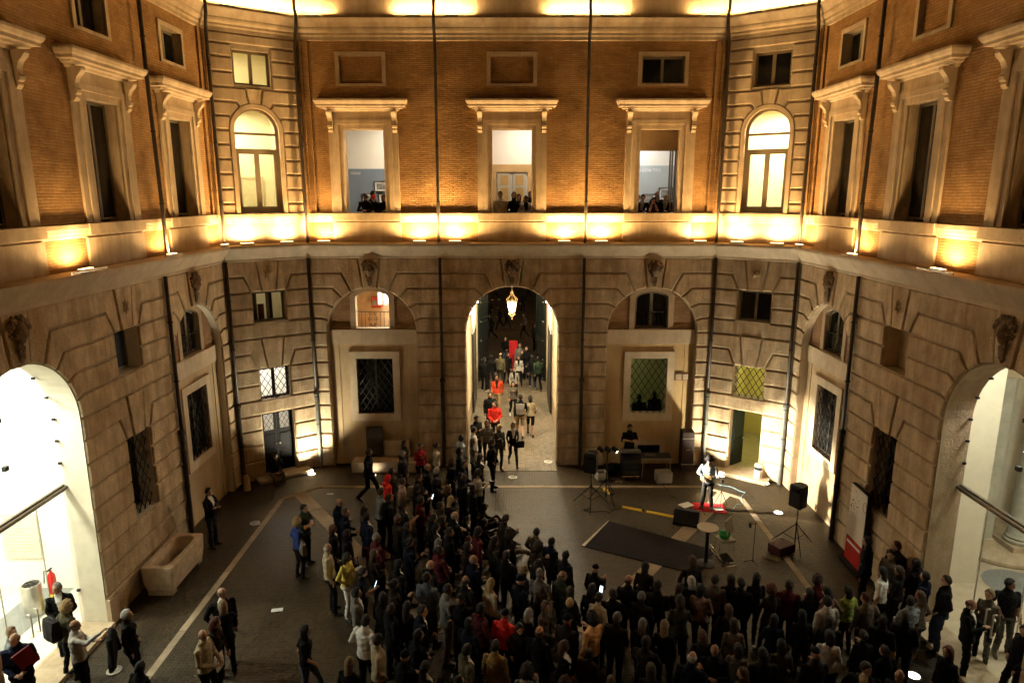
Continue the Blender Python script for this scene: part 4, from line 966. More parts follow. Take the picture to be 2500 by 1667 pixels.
# ------------------------------------------------------------------ uplights on the ledges: the light of the photograph
UPC = (1.0, 0.62, 0.24)
nlamp = [0]
def uplight(F, u, z, n, power, label, strip_len=0.0, blend=True, wlen=0.42, lsize=1.3, col=None, group='uplights on the ledges'):
    U = empty('uplight', F.P(u, z, n), label=label, cat='uplight', group=group)
    MB().box(F, u - wlen / 2, u + wlen / 2, z + 0.005, z + 0.07, n - 0.05, n + 0.05).build('housing', METAL, U)
    MB().box(F, u - wlen / 2 + 0.02, u + wlen / 2 - 0.02, z + 0.068, z + 0.076, n - 0.045, n + 0.045).build('lens', LENS, U)
    if strip_len: MB().box(F, u - strip_len / 2, u + strip_len / 2, z + 0.004, z + 0.05, n + 0.062, n + 0.08).build('glare_shield', METAL, U)
    ld = bpy.data.lights.new('uplight_light', 'AREA' if z > 14 else 'SPOT')
    if z > 14: ld.shape = 'RECTANGLE'; ld.size = lsize; ld.size_y = 0.07; ld.energy = power * 1.1; ld.color = UPC
    else: ld.energy = power * 3.6; ld.color = col or UPC; ld.spot_size = R(172); ld.spot_blend = 0.35; ld.shadow_soft_size = 0.14
    lo = bpy.data.objects.new('uplight_light', ld); COL.objects.link(lo); lo.parent = U
    up = Vector((0, 0, 1)); aim = (up - F.n * 0.12).normalized()          # shines up, leaning to the wall
    zx = -aim; xx = F.d.normalized(); yy = zx.cross(xx).normalized(); xx = yy.cross(zx)
    lo.rotation_euler = Matrix((xx, yy, zx)).transposed().to_euler(); lo.location = (0, 0, 0.13)
    return U
zl = 7.94
names_b = ['nearest the left corner pipe', 'left of the left drainpipe', 'right of the left drainpipe', 'left of the right drainpipe', 'right of the right drainpipe', 'nearest the right corner pipe']
for i, u in enumerate((-6.2, -3.05, -1.88, 1.72, 2.95, 6.2)):
    uplight(FB, u, zl, 0.33, 175 if abs(u) < 5 else 100, 'lower ledge uplight on the far wall, ' + names_b[i], 1.05 if i in (1, 2, 3, 4) else 0)
    uplight(FB, u, 14.86, 0.21, 46 if abs(u) < 5 else 32, 'upper ledge uplight on the far wall, ' + names_b[i], group='uplights on the upper ledge')
for k, F, nm in (('CL', FCL, 'left'), ('CR', FCR, 'right')):
    for j, u in enumerate((0.75, 2.0)):
        uplight(F, u, zl, 0.31, 76, 'lower ledge uplight on the %s slanted wall, %s' % (nm, ('outer', 'inner')[j]), 0)
        uplight(F, u, 14.86, 0.21, 52, 'upper ledge uplight on the %s slanted wall, %s' % (nm, ('outer', 'inner')[j]), group='uplights on the upper ledge')
for k, F, nm in (('L', FL, 'left'), ('R', FR, 'right')):
    for j, (u, p_, sl) in enumerate(((21.0, 46, 0.4), (17.68, 78, 0.9), (14.05, 74, 1.25), (10.4, 16, 1.2), (6.8, 25, 0), (3.4, 60, 0))):
        uplight(F, u, zl, 0.33, p_, 'lower ledge uplight on the %s side wall, %s' % (nm, ('in the far corner', 'at the drainpipe', 'between the second and third window', 'beyond the glazed arch', 'further towards the viewer', 'closest to the viewer')[j]), sl)

# the viewer's own side of the courtyard (behind the camera), plain
nw_ = empty('courtyard_wall', (0, -0.6, 0), label='near courtyard wall with the window the view is taken from', cat='wall'); FN = Fr((0, -0.6), (1, 0), (0, 1))
MB().box(FN, -9.2, 9.2, 0, 8.3, -0.4, 0.0).build('wall_body', STONE, nw_)
MB().box(FN, -9.2, -0.9, 8.3, 16.9, -0.4, 0.0).build('upper_wall', BRICK, nw_); MB().box(FN, 0.9, 9.2, 8.3, 16.9, -0.4, 0.0).build('upper_wall', BRICK, nw_); MB().box(FN, -0.9, 0.9, 11.4, 16.9, -0.4, 0.0).build('upper_wall', BRICK, nw_)
for k, F in (('L', FL), ('R', FR)): MB().box(F, -0.6, 1.6, 0, 16.9, -0.4, 0.0).build('near_return', STONE, walls[k])
for u in (-6.6, -3.2, 3.2, 6.6):
    uplight(FN, u, 8.35, 0.25, 95, 'uplight on the near wall behind the viewer, %s' % {-6.6: 'far left', -3.2: 'near left', 3.2: 'near right', 6.6: 'far right'}[u], col=(1.0, 0.72, 0.40), group='uplights behind the viewer')

# ------------------------------------------------------------------ people: bodies grown as one skin per pose, shared between alike poses
V = Vector
def base_pose(f=False):
    s = 0.154 if f else 0.184; hp = 0.092 if f else 0.090
    return dict(f=f, pel=V((0, 0, 0.95)), chest=V((0, 0.0, 1.28)), neck=V((0, -0.012, 1.470)), head=V((0, 0.024, 1.612)), hrx=0.0, hrz=0.0,
        shL=V((-s, -0.012, 1.402)), elL=V((-s - 0.06, -0.035, 1.125)), wrL=V((-s - 0.05, 0.05, 0.89)), hdL=V((0.1, 0.25, -1)),
        shR=V((s, -0.012, 1.402)), elR=V((s + 0.06, -0.035, 1.125)), wrR=V((s + 0.05, 0.05, 0.89)), hdR=V((-0.1, 0.25, -1)),
        hiL=V((-hp, 0, 0.92)), knL=V((-hp - 0.012, 0.02, 0.50)), anL=V((-hp - 0.02, -0.02, 0.085)), tdL=V((-0.25, 1, 0)),
        hiR=V((hp, 0, 0.92)), knR=V((hp + 0.012, 0.02, 0.50)), anR=V((hp + 0.02, -0.02, 0.085)), tdR=V((0.25, 1, 0)), skirt=0)
def pose(name):
    f = name.endswith('_f') or name == 'hug'; n = name.replace('_f', ''); p = base_pose(f)
    if n == 'standb':
        p.update(elL=V((-0.27, -0.09, 1.16)), wrL=V((-0.16, 0.06, 0.98)), hdL=V((0.4, 0.4, -0.5)), knR=V((0.12, 0.07, 0.50)), anR=V((0.16, 0.03, 0.085)), hrz=0.35, anL=V((-0.10, -0.04, 0.085)))
    if n == 'stand2':
        p.update(pel=V((0.03, 0, 0.95)), hrz=0.6, hrx=-0.12, elR=V((0.31, -0.06, 1.16)), wrR=V((0.19, 0.08, 1.00)), hdR=V((-0.6, 0.3, -0.4)), knR=V((0.13, 0.09, 0.50)), anR=V((0.19, 0.06, 0.085)), chest=V((0.01, 0.02, 1.28)), elL=V((-0.22, 0.01, 1.12)), wrL=V((-0.19, 0.14, 0.90)))
    if n == 'stand3':
        p.update(hrz=-0.55, hrx=0.08, chest=V((-0.02, -0.02, 1.28)), elL=V((-0.24, 0.03, 1.13)), wrL=V((-0.10, 0.23, 1.06)), hdL=V((0.7, 0.4, 0)), elR=V((0.23, 0.02, 1.12)), wrR=V((0.08, 0.22, 1.02)), hdR=V((-0.8, 0.3, 0)), knL=V((-0.11, 0.08, 0.5)), anL=V((-0.14, 0.08, 0.085)))
    if n == 'crossed':
        p.update(elL=V((-0.255, 0.07, 1.16)), wrL=V((0.03, 0.205, 1.20)), hdL=V((1, 0.05, 0.1)), elR=V((0.255, 0.07, 1.16)), wrR=V((-0.04, 0.185, 1.14)), hdR=V((-1, 0.05, 0.05)), hrz=-0.2)
    if n == 'phone':
        p.update(elR=V((0.235, 0.05, 1.15)), wrR=V((0.12, 0.27, 1.26)), hdR=V((-0.3, 0.5, 0.6)), hrx=-0.32, knL=V((-0.11, 0.05, 0.5)))
    if n == 'two':
        p.update(elR=V((0.25, 0.04, 1.15)), wrR=V((0.07, 0.26, 1.22)), hdR=V((-0.5, 0.5, 0.2)), elL=V((-0.25, 0.04, 1.15)), wrL=V((-0.07, 0.25, 1.20)), hdL=V((0.5, 0.5, 0.2)), hrx=-0.3)
    if n == 'walk':
        p.update(knL=V((-0.10, 0.20, 0.52)), anL=V((-0.10, 0.30, 0.095)), tdL=V((-0.1, 1, 0.25)), knR=V((0.09, -0.03, 0.50)), anR=V((0.09, -0.33, 0.15)), tdR=V((0.1, 1, -0.6)),
                 elL=V((-0.235, -0.13, 1.16)), wrL=V((-0.22, -0.13, 0.91)), elR=V((0.235, 0.03, 1.15)), wrR=V((0.21, 0.22, 0.99)), chest=V((0, 0.03, 1.28)), neck=V((0, 0.03, 1.47)), head=V((0, 0.07, 1.63)))
    if n == 'lean':
        p.update(pel=V((0, -0.30, 0.92)), chest=V((0, -0.08, 1.18)), neck=V((0, 0.08, 1.32)), head=V((0, 0.16, 1.455)), hrx=-0.35, shL=V((-0.19, 0.03, 1.28)), shR=V((0.19, 0.03, 1.28)),
                 elL=V((-0.25, 0.12, 1.02)), wrL=V((-0.04, 0.27, 1.02)), hdL=V((1, 0.3, -0.1)), elR=V((0.25, 0.12, 1.02)), wrR=V((0.06, 0.30, 1.02)), hdR=V((-1, 0.3, -0.1)))
        for q in 'LR': sg = -1 if q == 'L' else 1; p['hi' + q] = V((sg * 0.09, -0.30, 0.90)); p['kn' + q] = V((sg * 0.11, -0.24, 0.48)); p['an' + q] = V((sg * 0.12, -0.34, 0.085))
    if n == 'sitg':
        dz = -0.80; p.update(pel=V((0, -0.10, 0.14)), chest=V((0, -0.10, 0.46)), neck=V((0, -0.05, 0.64)), head=V((0, 0.0, 0.80)), shL=V((-0.18, -0.06, 0.59)), shR=V((0.18, -0.06, 0.59)),
                 elL=V((-0.26, 0.10, 0.36)), wrL=V((-0.10, 0.30, 0.40)), hdL=V((0.8, 0.4, 0)), elR=V((0.26, 0.10, 0.36)), wrR=V((0.10, 0.32, 0.38)), hdR=V((-0.8, 0.4, 0)),
                 hiL=V((-0.10, -0.05, 0.13)), knL=V((-0.14, 0.36, 0.42)), anL=V((-0.13, 0.62, 0.09)), hiR=V((0.10, -0.05, 0.13)), knR=V((0.15, 0.40, 0.30)), anR=V((0.12, 0.80, 0.08)))
    if n == 'sitb':
        p.update(pel=V((0, -0.12, 0.34)), chest=V((0, -0.08, 0.66)), neck=V((0, -0.02, 0.85)), head=V((0, 0.03, 1.01)), shL=V((-0.18, -0.04, 0.80)), shR=V((0.18, -0.04, 0.80)),
                 elL=V((-0.25, 0.02, 0.55)), wrL=V((-0.09, 0.24, 0.50)), hdL=V((0.6, 0.5, -0.2)), elR=V((0.25, 0.02, 0.55)), wrR=V((0.09, 0.24, 0.50)), hdR=V((-0.6, 0.5, -0.2)),
                 hiL=V((-0.10, -0.08, 0.32)), knL=V((-0.16, 0.33, 0.44)), anL=V((-0.15, 0.40, 0.085)), hiR=V((0.10, -0.08, 0.32)), knR=V((0.16, 0.33, 0.44)), anR=V((0.15, 0.40, 0.085)), hrx=-0.3)
    if n == 'guitar':
        p.update(elR=V((0.30, 0.00, 1.16)), wrR=V((0.09, 0.21, 1.07)), hdR=V((-0.8, 0.2, -0.3)), elL=V((-0.27, 0.10, 1.15)), wrL=V((-0.36, 0.28, 1.24)), hdL=V((0.2, 0.6, 0.5)), hrx=-0.1, anL=V((-0.14, 0, 0.085)), anR=V((0.14, -0.03, 0.085)))
    if n == 'hold':
        p.update(elR=V((0.24, 0.22, 1.33)), wrR=V((0.20, 0.46, 1.46)), hdR=V((0, 0.8, 0.6)), elL=V((-0.24, 0.09, 1.16)), wrL=V((-0.05, 0.30, 1.18)), hdL=V((0.3, 0.9, 0.2)))
    if n == 'hug':
        p.update(elR=V((0.24, 0.14, 1.25)), wrR=V((0.06, 0.30, 1.30)), hdR=V((-0.9, 0.3, 0.1)), elL=V((-0.24, 0.14, 1.22)), wrL=V((-0.05, 0.30, 1.24)), hdL=V((0.9, 0.3, 0.1)), hrx=-0.2)
    if n == 'face':   # chin in hands at a sill
        p = pose('lean'); p.update(elL=V((-0.16, 0.22, 1.03)), wrL=V((-0.07, 0.22, 1.28)), hdL=V((0.1, -0.1, 1)), elR=V((0.16, 0.22, 1.03)), wrR=V((0.07, 0.22, 1.28)), hdR=V((-0.1, -0.1, 1)))
    return p

def loft(mb, secs, seg=14, mi=0):
    """secs: (centre, axis_a * ra, axis_b * rb) rings, closed with rounded ends"""
    vs = []; fs = []; n = len(secs)
    for c, a, b in secs:
        for k in range(seg):
            th = 2 * math.pi * k / seg; vs.append(c + a * math.cos(th) + b * math.sin(th))
    for i in range(n - 1):
        for k in range(seg): fs.append((i * seg + k, i * seg + (k + 1) % seg, (i + 1) * seg + (k + 1) % seg, (i + 1) * seg + k))
    fs.append(tuple(range(seg))[::-1]); fs.append(tuple((n - 1) * seg + k for k in range(seg)))
    mb.add(vs, fs, mi)
def limb(mb, a, b, ra, rb, n=4, bulge=0.0):
    d = (b - a).normalized(); ref = V((1, 0, 0)) if abs(d.x) < 0.8 else V((0, 1, 0))
    x = (ref - d * ref.dot(d)).normalized(); y = d.cross(x); secs = []
    for t, k in ((-0.6, 0.5), (-0.3, 0.85)): secs.append((a + d * ra * t, x * ra * k, y * ra * k))
    for i in range(n + 1):
        t = i / n; r = ra + (rb - ra) * t + bulge * math.sin(math.pi * t); secs.append((a + (b - a) * t, x * r, y * r))
    for t, k in ((0.4, 0.92), (0.8, 0.6)): secs.append((b + d * rb * t, x * rb * k, y * rb * k))
    loft(mb, secs, 12)

NTH, NPH = 30, 22
def head_dirs():
    D = []
    for i in range(NPH + 1):
        el = math.pi / 2 - math.pi * i / NPH
        for k in range(NTH): az = 2 * math.pi * k / NTH; D.append((az, el))
    return D
HD = head_dirs()
def head_pt(az, el):
    """az 0 = right, pi/2 = front (+y)"""
    d = V((math.cos(el) * math.cos(az), math.cos(el) * math.sin(az), math.sin(el)))
    p = V((d.x * 0.075, d.y * 0.097, d.z * 0.122))
    if p.z < -0.02:      # jaw narrows
        t = min(1.0, (-0.02 - p.z) / 0.10); p.x *= 1 - 0.34 * t; p.y = p.y * (1 - 0.28 * t) + 0.028 * t
    if p.y > 0:
        g = lambda x, z, sx, sz: math.exp(-((p.x - x) / sx) ** 2 - ((p.z - z) / sz) ** 2)
        dy = 0.026 * g(0, -0.028, 0.012, 0.017) + 0.013 * g(0, -0.005, 0.009, 0.022) - 0.012 * (g(-0.031, 0.004, 0.016, 0.012) + g(0.031, 0.004, 0.016, 0.012)) + 0.006 * g(0, 0.026, 0.05, 0.009) + 0.007 * g(0, -0.066, 0.022, 0.010) + 0.008 * g(0, -0.100, 0.02, 0.014) + 0.004 * (g(-0.045, -0.025, 0.02, 0.02) + g(0.045, -0.025, 0.02, 0.02))
        p.y += dy
    return p
GRIDF = [(i * NTH + k, (i + 1) * NTH + k, (i + 1) * NTH + (k + 1) % NTH, i * NTH + (k + 1) % NTH) for i in range(NPH) for k in range(NTH)]
def head_matrix(p):
    return Matrix.Translation(p['head']) @ Matrix.Scale(0.94, 4) @ Matrix.Rotation(p['hrz'], 4, 'Z') @ Matrix.Rotation(p['hrx'], 4, 'X')
def add_hand(mb, wr, hd, el, sgn):
    d = hd.normalized(); arm = (wr - el).normalized(); d = (d + arm * 0.8).normalized()
    side = d.cross(V((0, 0, 1))); side = side.normalized() if side.length > 0.2 else V((1, 0, 0)); nrm = side.cross(d).normalized()
    M = Matrix((side, nrm, d)).transposed()
    c = wr + d * 0.045
    mb.ball(c, (0.040, 0.020, 0.055), 10, 7, 0, M)
    for i, (o, L_) in enumerate(((-0.028, 0.060), (-0.010, 0.072), (0.010, 0.068), (0.027, 0.052))):
        b = wr + d * 0.075 + side * o; m = b + d * L_ * 0.5 - nrm * 0.006; e = m + d * L_ * 0.38 - nrm * 0.024
        mb.tube([b, m, e], [0.0095, 0.009, 0.007], 6)
    b = wr + d * 0.025 + side * sgn * 0.034; m = b + d * 0.030 + side * sgn * 0.022 - nrm * 0.012; mb.tube([b, m, m + d * 0.026 - nrm * 0.012], [0.012, 0.010, 0.008], 6)

SKIN, TOP, SLV, BOT, SHIN, SHOE, DARK, INNER = range(8)
PROTO = {}
def body_mesh(name):
    if name in PROTO: return PROTO[name]
    p = pose(name); f = p['f']; mb = MB()
    # torso along the spine
    spine = [p['pel'] + V((0, 0, -0.10)) if 'sit' not in name else p['pel'] + V((0, 0, -0.02)), p['pel'], (p['pel'] + p['chest']) / 2, p['chest'], p['chest'].lerp(p['neck'], 0.55), p['neck'] + V((0, 0, -0.02)), p['neck'] + (p['head'] - p['neck']) * 0.45]
    dims = [(0.186, 0.138), (0.178, 0.132), (0.164, 0.125), (0.188, 0.134), (0.188, 0.112), (0.092, 0.080), (0.060, 0.064)] if not f else [(0.182, 0.132), (0.172, 0.126), (0.136, 0.108), (0.156, 0.126), (0.156, 0.100), (0.076, 0.068), (0.051, 0.055)]
    secs = []; fine = []
    for i in range(len(spine) - 1):
        for j in range(3): t = j / 3; fine.append((spine[i].lerp(spine[i + 1], t), dims[i][0] + (dims[i + 1][0] - dims[i][0]) * t, dims[i][1] + (dims[i + 1][1] - dims[i][1]) * t))
    fine.append((spine[-1], *dims[-1]))
    sx = (p['shR'] - p['shL']).normalized()
    for i, (c, a, b) in enumerate(fine):
        tn = (fine[min(i + 1, len(fine) - 1)][0] - fine[max(i - 1, 0)][0]).normalized(); x = (sx - tn * sx.dot(tn)).normalized(); y = tn.cross(x); secs.append((c, x * a, y * b))
    loft(mb, secs, 18)
    if f: 
        up = (p['neck'] - p['chest']).normalized(); fw = sx.cross(up) * -1; fw = fw if fw.y > 0 else -fw
        for s_ in (-1, 1): mb.ball(p['chest'] + fw * 0.085 + sx * s_ * 0.062 + up * 0.02, 0.062, 10, 8)
    ua, ub, fa, fb = (0.060, 0.052, 0.050, 0.038) if not f else (0.050, 0.043, 0.041, 0.031)
    ta, tb, ca, cb = (0.094, 0.068, 0.064, 0.056) if not f else (0.094, 0.062, 0.056, 0.045)
    for q in 'LR':
        limb(mb, p['sh' + q], p['el' + q], ua, ub); limb(mb, p['el' + q], p['wr' + q], fa, fb)
        limb(mb, p['hi' + q], p['kn' + q], ta, tb); limb(mb, p['kn' + q], p['an' + q] + V((0, 0, 0.02)), ca, cb, bulge=0.006)
        td = p['td' + q].normalized(); an = p['an' + q]; heel = an - td * 0.055 + V((0, 0, -0.045)); toe = an + td * 0.175 + V((0, 0, -0.052))
        sd = td.cross(V((0, 0, 1))).normalized(); up = sd.cross(td).normalized()
        loft(mb, [(heel - td * 0.01, sd * 0.02, up * 0.025), (heel + td * 0.02, sd * 0.036, up * 0.04), (an + td * 0.04 + V((0, 0, -0.03)), sd * 0.040, up * 0.055), (an + td * 0.11 + V((0, 0, -0.05)), sd * 0.046, up * 0.036), (toe, sd * 0.036, up * 0.026), (toe + td * 0.02, sd * 0.015, up * 0.012)], 10)
    me0 = bpy.data.meshes.new('tmp'); me0.from_pydata([tuple(v) for v in mb.v], [], mb.f)
    bm = bmesh.new(); bm.from_mesh(me0); bmesh.ops.recalc_face_normals(bm, faces=bm.faces); bm.to_mesh(me0); bm.free()
    ob = bpy.data.objects.new('tmp', me0); COL.objects.link(ob); md = ob.modifiers.new('r', 'REMESH'); md.mode = 'VOXEL'; md.voxel_size = 0.017
    sm = ob.modifiers.new('s', 'SMOOTH'); sm.factor = 0.5; sm.iterations = 4
    dg = bpy.context.evaluated_depsgraph_get(); ev = ob.evaluated_get(dg); me = bpy.data.meshes.new_from_object(ev)
    bpy.data.objects.remove(ob); bpy.data.meshes.remove(me0)
    # regions by nearest bone
    bones = []
    for q in 'LR':
        bones += [(p['sh' + q], p['el' + q], ub, TOP), (p['el' + q], p['wr' + q], fb, SLV), (p['hi' + q].lerp(p['kn' + q], 0.15), p['kn' + q], tb, BOT), (p['kn' + q], p['an' + q] + V((0, 0, 0.03)), cb, SHIN), (p['an' + q] + V((0, 0, -0.05)) - p['td' + q].normalized() * 0.03, p['an' + q] + p['td' + q].normalized() * 0.15 + V((0, 0, -0.05)), 0.045, SHOE)]
    bones += [(p['pel'] + V((0, 0, -0.02)), p['chest'], 0.13, TOP), (p['chest'], p['neck'], 0.12, TOP), (p['pel'] + V((0, 0, -0.14)), p['pel'] + V((0, 0, -0.10)), 0.14, BOT), (p['neck'] + V((0, 0, 0.075)), p['head'], 0.055, SKIN)]
    n = len(me.vertices); co = np.empty(n * 3); me.vertices.foreach_get('co', co); co = co.reshape(-1, 3)
    no = np.empty(n * 3); me.vertices.foreach_get('normal', no); no = no.reshape(-1, 3)
    fc = np.array([pl.center[:] for pl in me.polygons])
    best = np.full(len(fc), 1e9); reg = np.zeros(len(fc), dtype=np.int32)
    for a, b, r, k in bones:
        A = np.array(a); B = np.array(b); d = B - A; L2 = max(d @ d, 1e-9); t = np.clip((fc - A) @ d / L2, 0, 1)
        dist = np.linalg.norm(fc - (A + t[:, None] * d), axis=1) - r
        m_ = dist < best; best[m_] = dist[m_]; reg[m_] = k
    # open front of a jacket
    ch = np.array(p['chest']); nk = np.array(p['neck']); pe = np.array(p['pel'])
    ax = (nk - pe) / np.linalg.norm(nk - pe); rel = fc - pe; h_ = rel @ ax; wid = np.abs(rel @ np.array(sx)); fwv = np.cross(np.array(sx), ax); fwv = fwv if fwv[1] > 0 else -fwv
    inn = (reg == TOP) & (rel @ fwv > 0.03) & (h_ > 0.18) & (wid < 0.012 + 0.055 * np.clip((h_ - 0.18) / 0.30, 0, 1)); reg[inn] = INNER
    # folds in the cloth
    vr = np.zeros(n, dtype=np.int32)
    for i, pl in enumerate(me.polygons):
        for v in pl.vertices: vr[v] = max(vr[v], 1 if reg[i] in (TOP, SLV, BOT, SHIN, INNER) else 0)
    sd = hash(name) % 97 if False else sum(map(ord, name)) % 97
    disp = np.array([(noise.noise(V((c[0] * 9 + sd, c[1] * 9, c[2] * 16))) * 0.015 + noise.noise(V((c[0] * 22 + sd, c[1] * 22, c[2] * 34))) * 0.008) if vr[i] else 0.0 for i, c in enumerate(co)])
    hem = np.array([0.010 if (vr[i] and abs(c[2] - (p['pel'].z - 0.09)) < 0.03 and 'sit' not in name) else 0.0 for i, c in enumerate(co)])
    co = co + no * (disp + hem)[:, None]
    out = MB(); out.v = [tuple(c) for c in co]; out.uv = [(0, 0)] * n; out.f = [list(pl.vertices) for pl in me.polygons]; out.m = [int(r) for r in reg]
    bpy.data.meshes.remove(me)
    for q, sg in (('L', 1), ('R', -1)): add_hand(out, p['wr' + q], p['hd' + q], p['el' + q], sg)
    M = head_matrix(p)
    out.add([M @ head_pt(az, el) for az, el in HD], GRIDF, SKIN)
    for s_ in (-1, 1):
        out.ball(M @ V((s_ * 0.076, -0.005, -0.005)), (0.010, 0.022, 0.032), 8, 6, SKIN); out.ball(M @ V((s_ * 0.031, 0.080, 0.003)), (0.013, 0.008, 0.008), 8, 6, DARK)
        out.ball(M @ V((s_ * 0.031, 0.090, 0.025)), (0.018, 0.006, 0.004), 8, 5, DARK)
    out.ball(M @ V((0, 0.082, -0.068)), (0.022, 0.008, 0.005), 8, 5, DARK)
    mesh = bpy.data.meshes.new('body_' + name); mesh.from_pydata(out.v, [], out.f)
    for i in range(8): mesh.materials.append(None)
    mesh.polygons.foreach_set('material_index', out.m); mesh.shade_smooth(); mesh.update()
    PROTO[name] = (mesh, M, p); return PROTO[name]

HAIRC = {}
def hair_mesh(proto, kind):
    key = (proto, kind)
    if key in HAIRC: return HAIRC[key]
    M = body_mesh(proto)[1]; mb = MB()
    th = {'short': 0.020, 'bald': 0.008, 'long': 0.022, 'bob': 0.026, 'curly': 0.050, 'bun': 0.017, 'hood': 0.030, 'cap': 0.022}[kind]
    vs = []
    for az, el in HD:
        front = math.sin(az); e = math.degrees(el)          # front 1 = face, -1 = back
        lim = -46 + 33 * (front + 1) ** 1.5 if front < 0.35 else -46 + 33 * 1.35 ** 1.5 + (front - 0.35) * 62
        if kind in ('long', 'bob', 'curly', 'hood'): lim -= 14 * (1 - max(front, 0)) 
        if kind == 'hood': lim -= 10
        m_ = max(0.0, min(1.0, (e - lim) / 9))
        if kind == 'bald': m_ *= max(0.0, min(1.0, (28 - e) / 8)) * max(0.0, min(1.0, (0.45 - front) / 0.2))
        if kind == 'cap': m_ = max(0.0, min(1.0, (e - 12) / 6))
        pt = head_pt(az, el); d = pt.normalized()
        nz = noise.noise(V((pt.x * 60, pt.y * 60, pt.z * 40))) * (0.5 if kind != 'curly' else 0.42) + noise.noise(pt * 28) * 0.35 + (noise.noise(pt * 150) * 0.25 if kind == 'curly' else 0)
        vs.append(M @ (pt + d * (th * (1 + nz) * m_ - 0.010 * (1 - m_))))
    mb.add(vs, GRIDF)
    if kind in ('long', 'bob'):
        L_ = 0.36 if kind == 'long' else 0.17
        for c0, w0, dd in (((0, -0.060), 0.082, 0.045), ((-0.058, -0.025), 0.030, 0.050), ((0.058, -0.025), 0.030, 0.050)):
            secs = []
            for i in range(9):
                t = i / 8; z = 0.06 - (L_ + 0.06) * t; w_ = w0 * (1 - 0.35 * t * t) * (1 + 0.14 * noise.noise(V((c0[0] * 40, t * 5, 1.3)))); d_ = dd * (1 - 0.4 * t)
                secs.append((M @ V((c0[0] * (1 + 0.1 * t), c0[1] - 0.035 * math.sin(t * 2.2), z)), M.to_3x3() @ V((w_, 0, 0)), M.to_3x3() @ V((0, d_, 0))))
            loft(mb, secs, 12)
    if kind == 'bun': mb.ball(M @ V((0, -0.115, 0.035)), (0.045, 0.04, 0.042), 12, 8)
    if kind == 'curly':
        rr = random.Random(5)
        for i in range(46):
            az = rr.uniform(0, 6.283); el = rr.uniform(-0.4, 1.5)
            if math.sin(az) > 0.55 and el < 0.75: continue
            pt = head_pt(az, el); mb.ball(M @ (pt * 1.42), rr.uniform(0.014, 0.026), 6, 5)
    if kind == 'cap':
        loft(mb, [(M @ V((0, 0.06 + 0.09 * t, 0.045 - 0.02 * t)), M.to_3x3() @ V((0.07 * math.sqrt(max(0.02, 1 - t * t)), 0, 0)), M.to_3x3() @ V((0, 0.0, 0.006))) for t in (0, 0.3, 0.6, 0.85, 1.0)], 12)
    if kind == 'hood': mb.ball(M @ V((0, -0.09, -0.16)), (0.13, 0.08, 0.07), 12, 8)
    me = bpy.data.meshes.new('hair_' + kind); me.from_pydata([tuple(v) for v in mb.v], [], mb.f); me.materials.append(None); me.shade_smooth(); me.update()
    HAIRC[key] = me; return me

PAL = dict(black=(0.0075, 0.007, 0.0075), black2=(0.0075, 0.007, 0.0075), charcoal=(0.020, 0.018, 0.017), navy=(0.010, 0.014, 0.040), navyd=(0.006, 0.008, 0.019), dkbrown=(0.026, 0.016, 0.010), maroon=(0.09, 0.015, 0.018), olive=(0.13, 0.115, 0.065), olived=(0.050, 0.046, 0.030),
    grey=(0.20, 0.19, 0.175), greyb=(0.12, 0.135, 0.16), white=(0.68, 0.66, 0.61), white2=(0.62, 0.60, 0.57), offwhite=(0.55, 0.52, 0.47), cream=(0.56, 0.48, 0.34), cream2=(0.50, 0.42, 0.28), beige=(0.43, 0.35, 0.22), taupe=(0.15, 0.12, 0.088), red=(0.30, 0.015, 0.02), redb=(0.62, 0.03, 0.02), redd=(0.2, 0.015, 0.015), redo=(0.60, 0.07, 0.025),
    peach=(0.66, 0.38, 0.17), blue=(0.03, 0.055, 0.22), ltblue=(0.42, 0.47, 0.52), ltblued=(0.24, 0.28, 0.31), yellow=(0.55, 0.46, 0.10), mustard=(0.26, 0.17, 0.06), pink=(0.52, 0.38, 0.31), pinkd=(0.28, 0.17, 0.14), denim=(0.075, 0.10, 0.16), denimd=(0.03, 0.04, 0.065), khaki=(0.33, 0.24, 0.13), greend=(0.03, 0.05, 0.03), greeny=(0.35, 0.42, 0.08), tan=(0.50, 0.36, 0.18), camo=(0.09, 0.085, 0.075))
HAIRCOL = dict(black=(0.010, 0.008, 0.007), dkbrown=(0.028, 0.017, 0.011), brown=(0.075, 0.042, 0.022), ltbrown=(0.20, 0.13, 0.07), blond=(0.40, 0.28, 0.13), grey=(0.16, 0.15, 0.14), white=(0.40, 0.38, 0.35), auburn=(0.085, 0.025, 0.014), redb=PAL['redb'], navyd=PAL['navyd'])
SK = [mat('skin_fair', (0.42, 0.25, 0.165), 0.6, var=0.06, vscale=20), mat('skin_mid', (0.34, 0.195, 0.12), 0.6, var=0.06, vscale=20), mat('skin_tan', (0.26, 0.14, 0.08), 0.6, var=0.06, vscale=20)]
def cloth(c): return mat('cloth_' + c, [k_ * (1.0 if c in ('redb', 'redo', 'white', 'white2', 'yellow', 'peach', 'blue') else 0.75) for k_ in PAL[c]], 0.9, var=0.22, vscale=14, bump=0.25, bscale=160, spec=0.15)
def hairm(c): return mat('hair_' + c, HAIRCOL[c], 0.6, var=0.3, vscale=45, bump=0.6, bscale=110, spec=0.3)
SHOEM = [mat('shoe_black', (0.015, 0.013, 0.012), 0.4), mat('shoe_brown', (0.06, 0.035, 0.02), 0.5), mat('shoe_white', (0.55, 0.54, 0.52), 0.6)]
EYE = mat('eye_dark', (0.03, 0.015, 0.012), 0.4)
npers = [0]
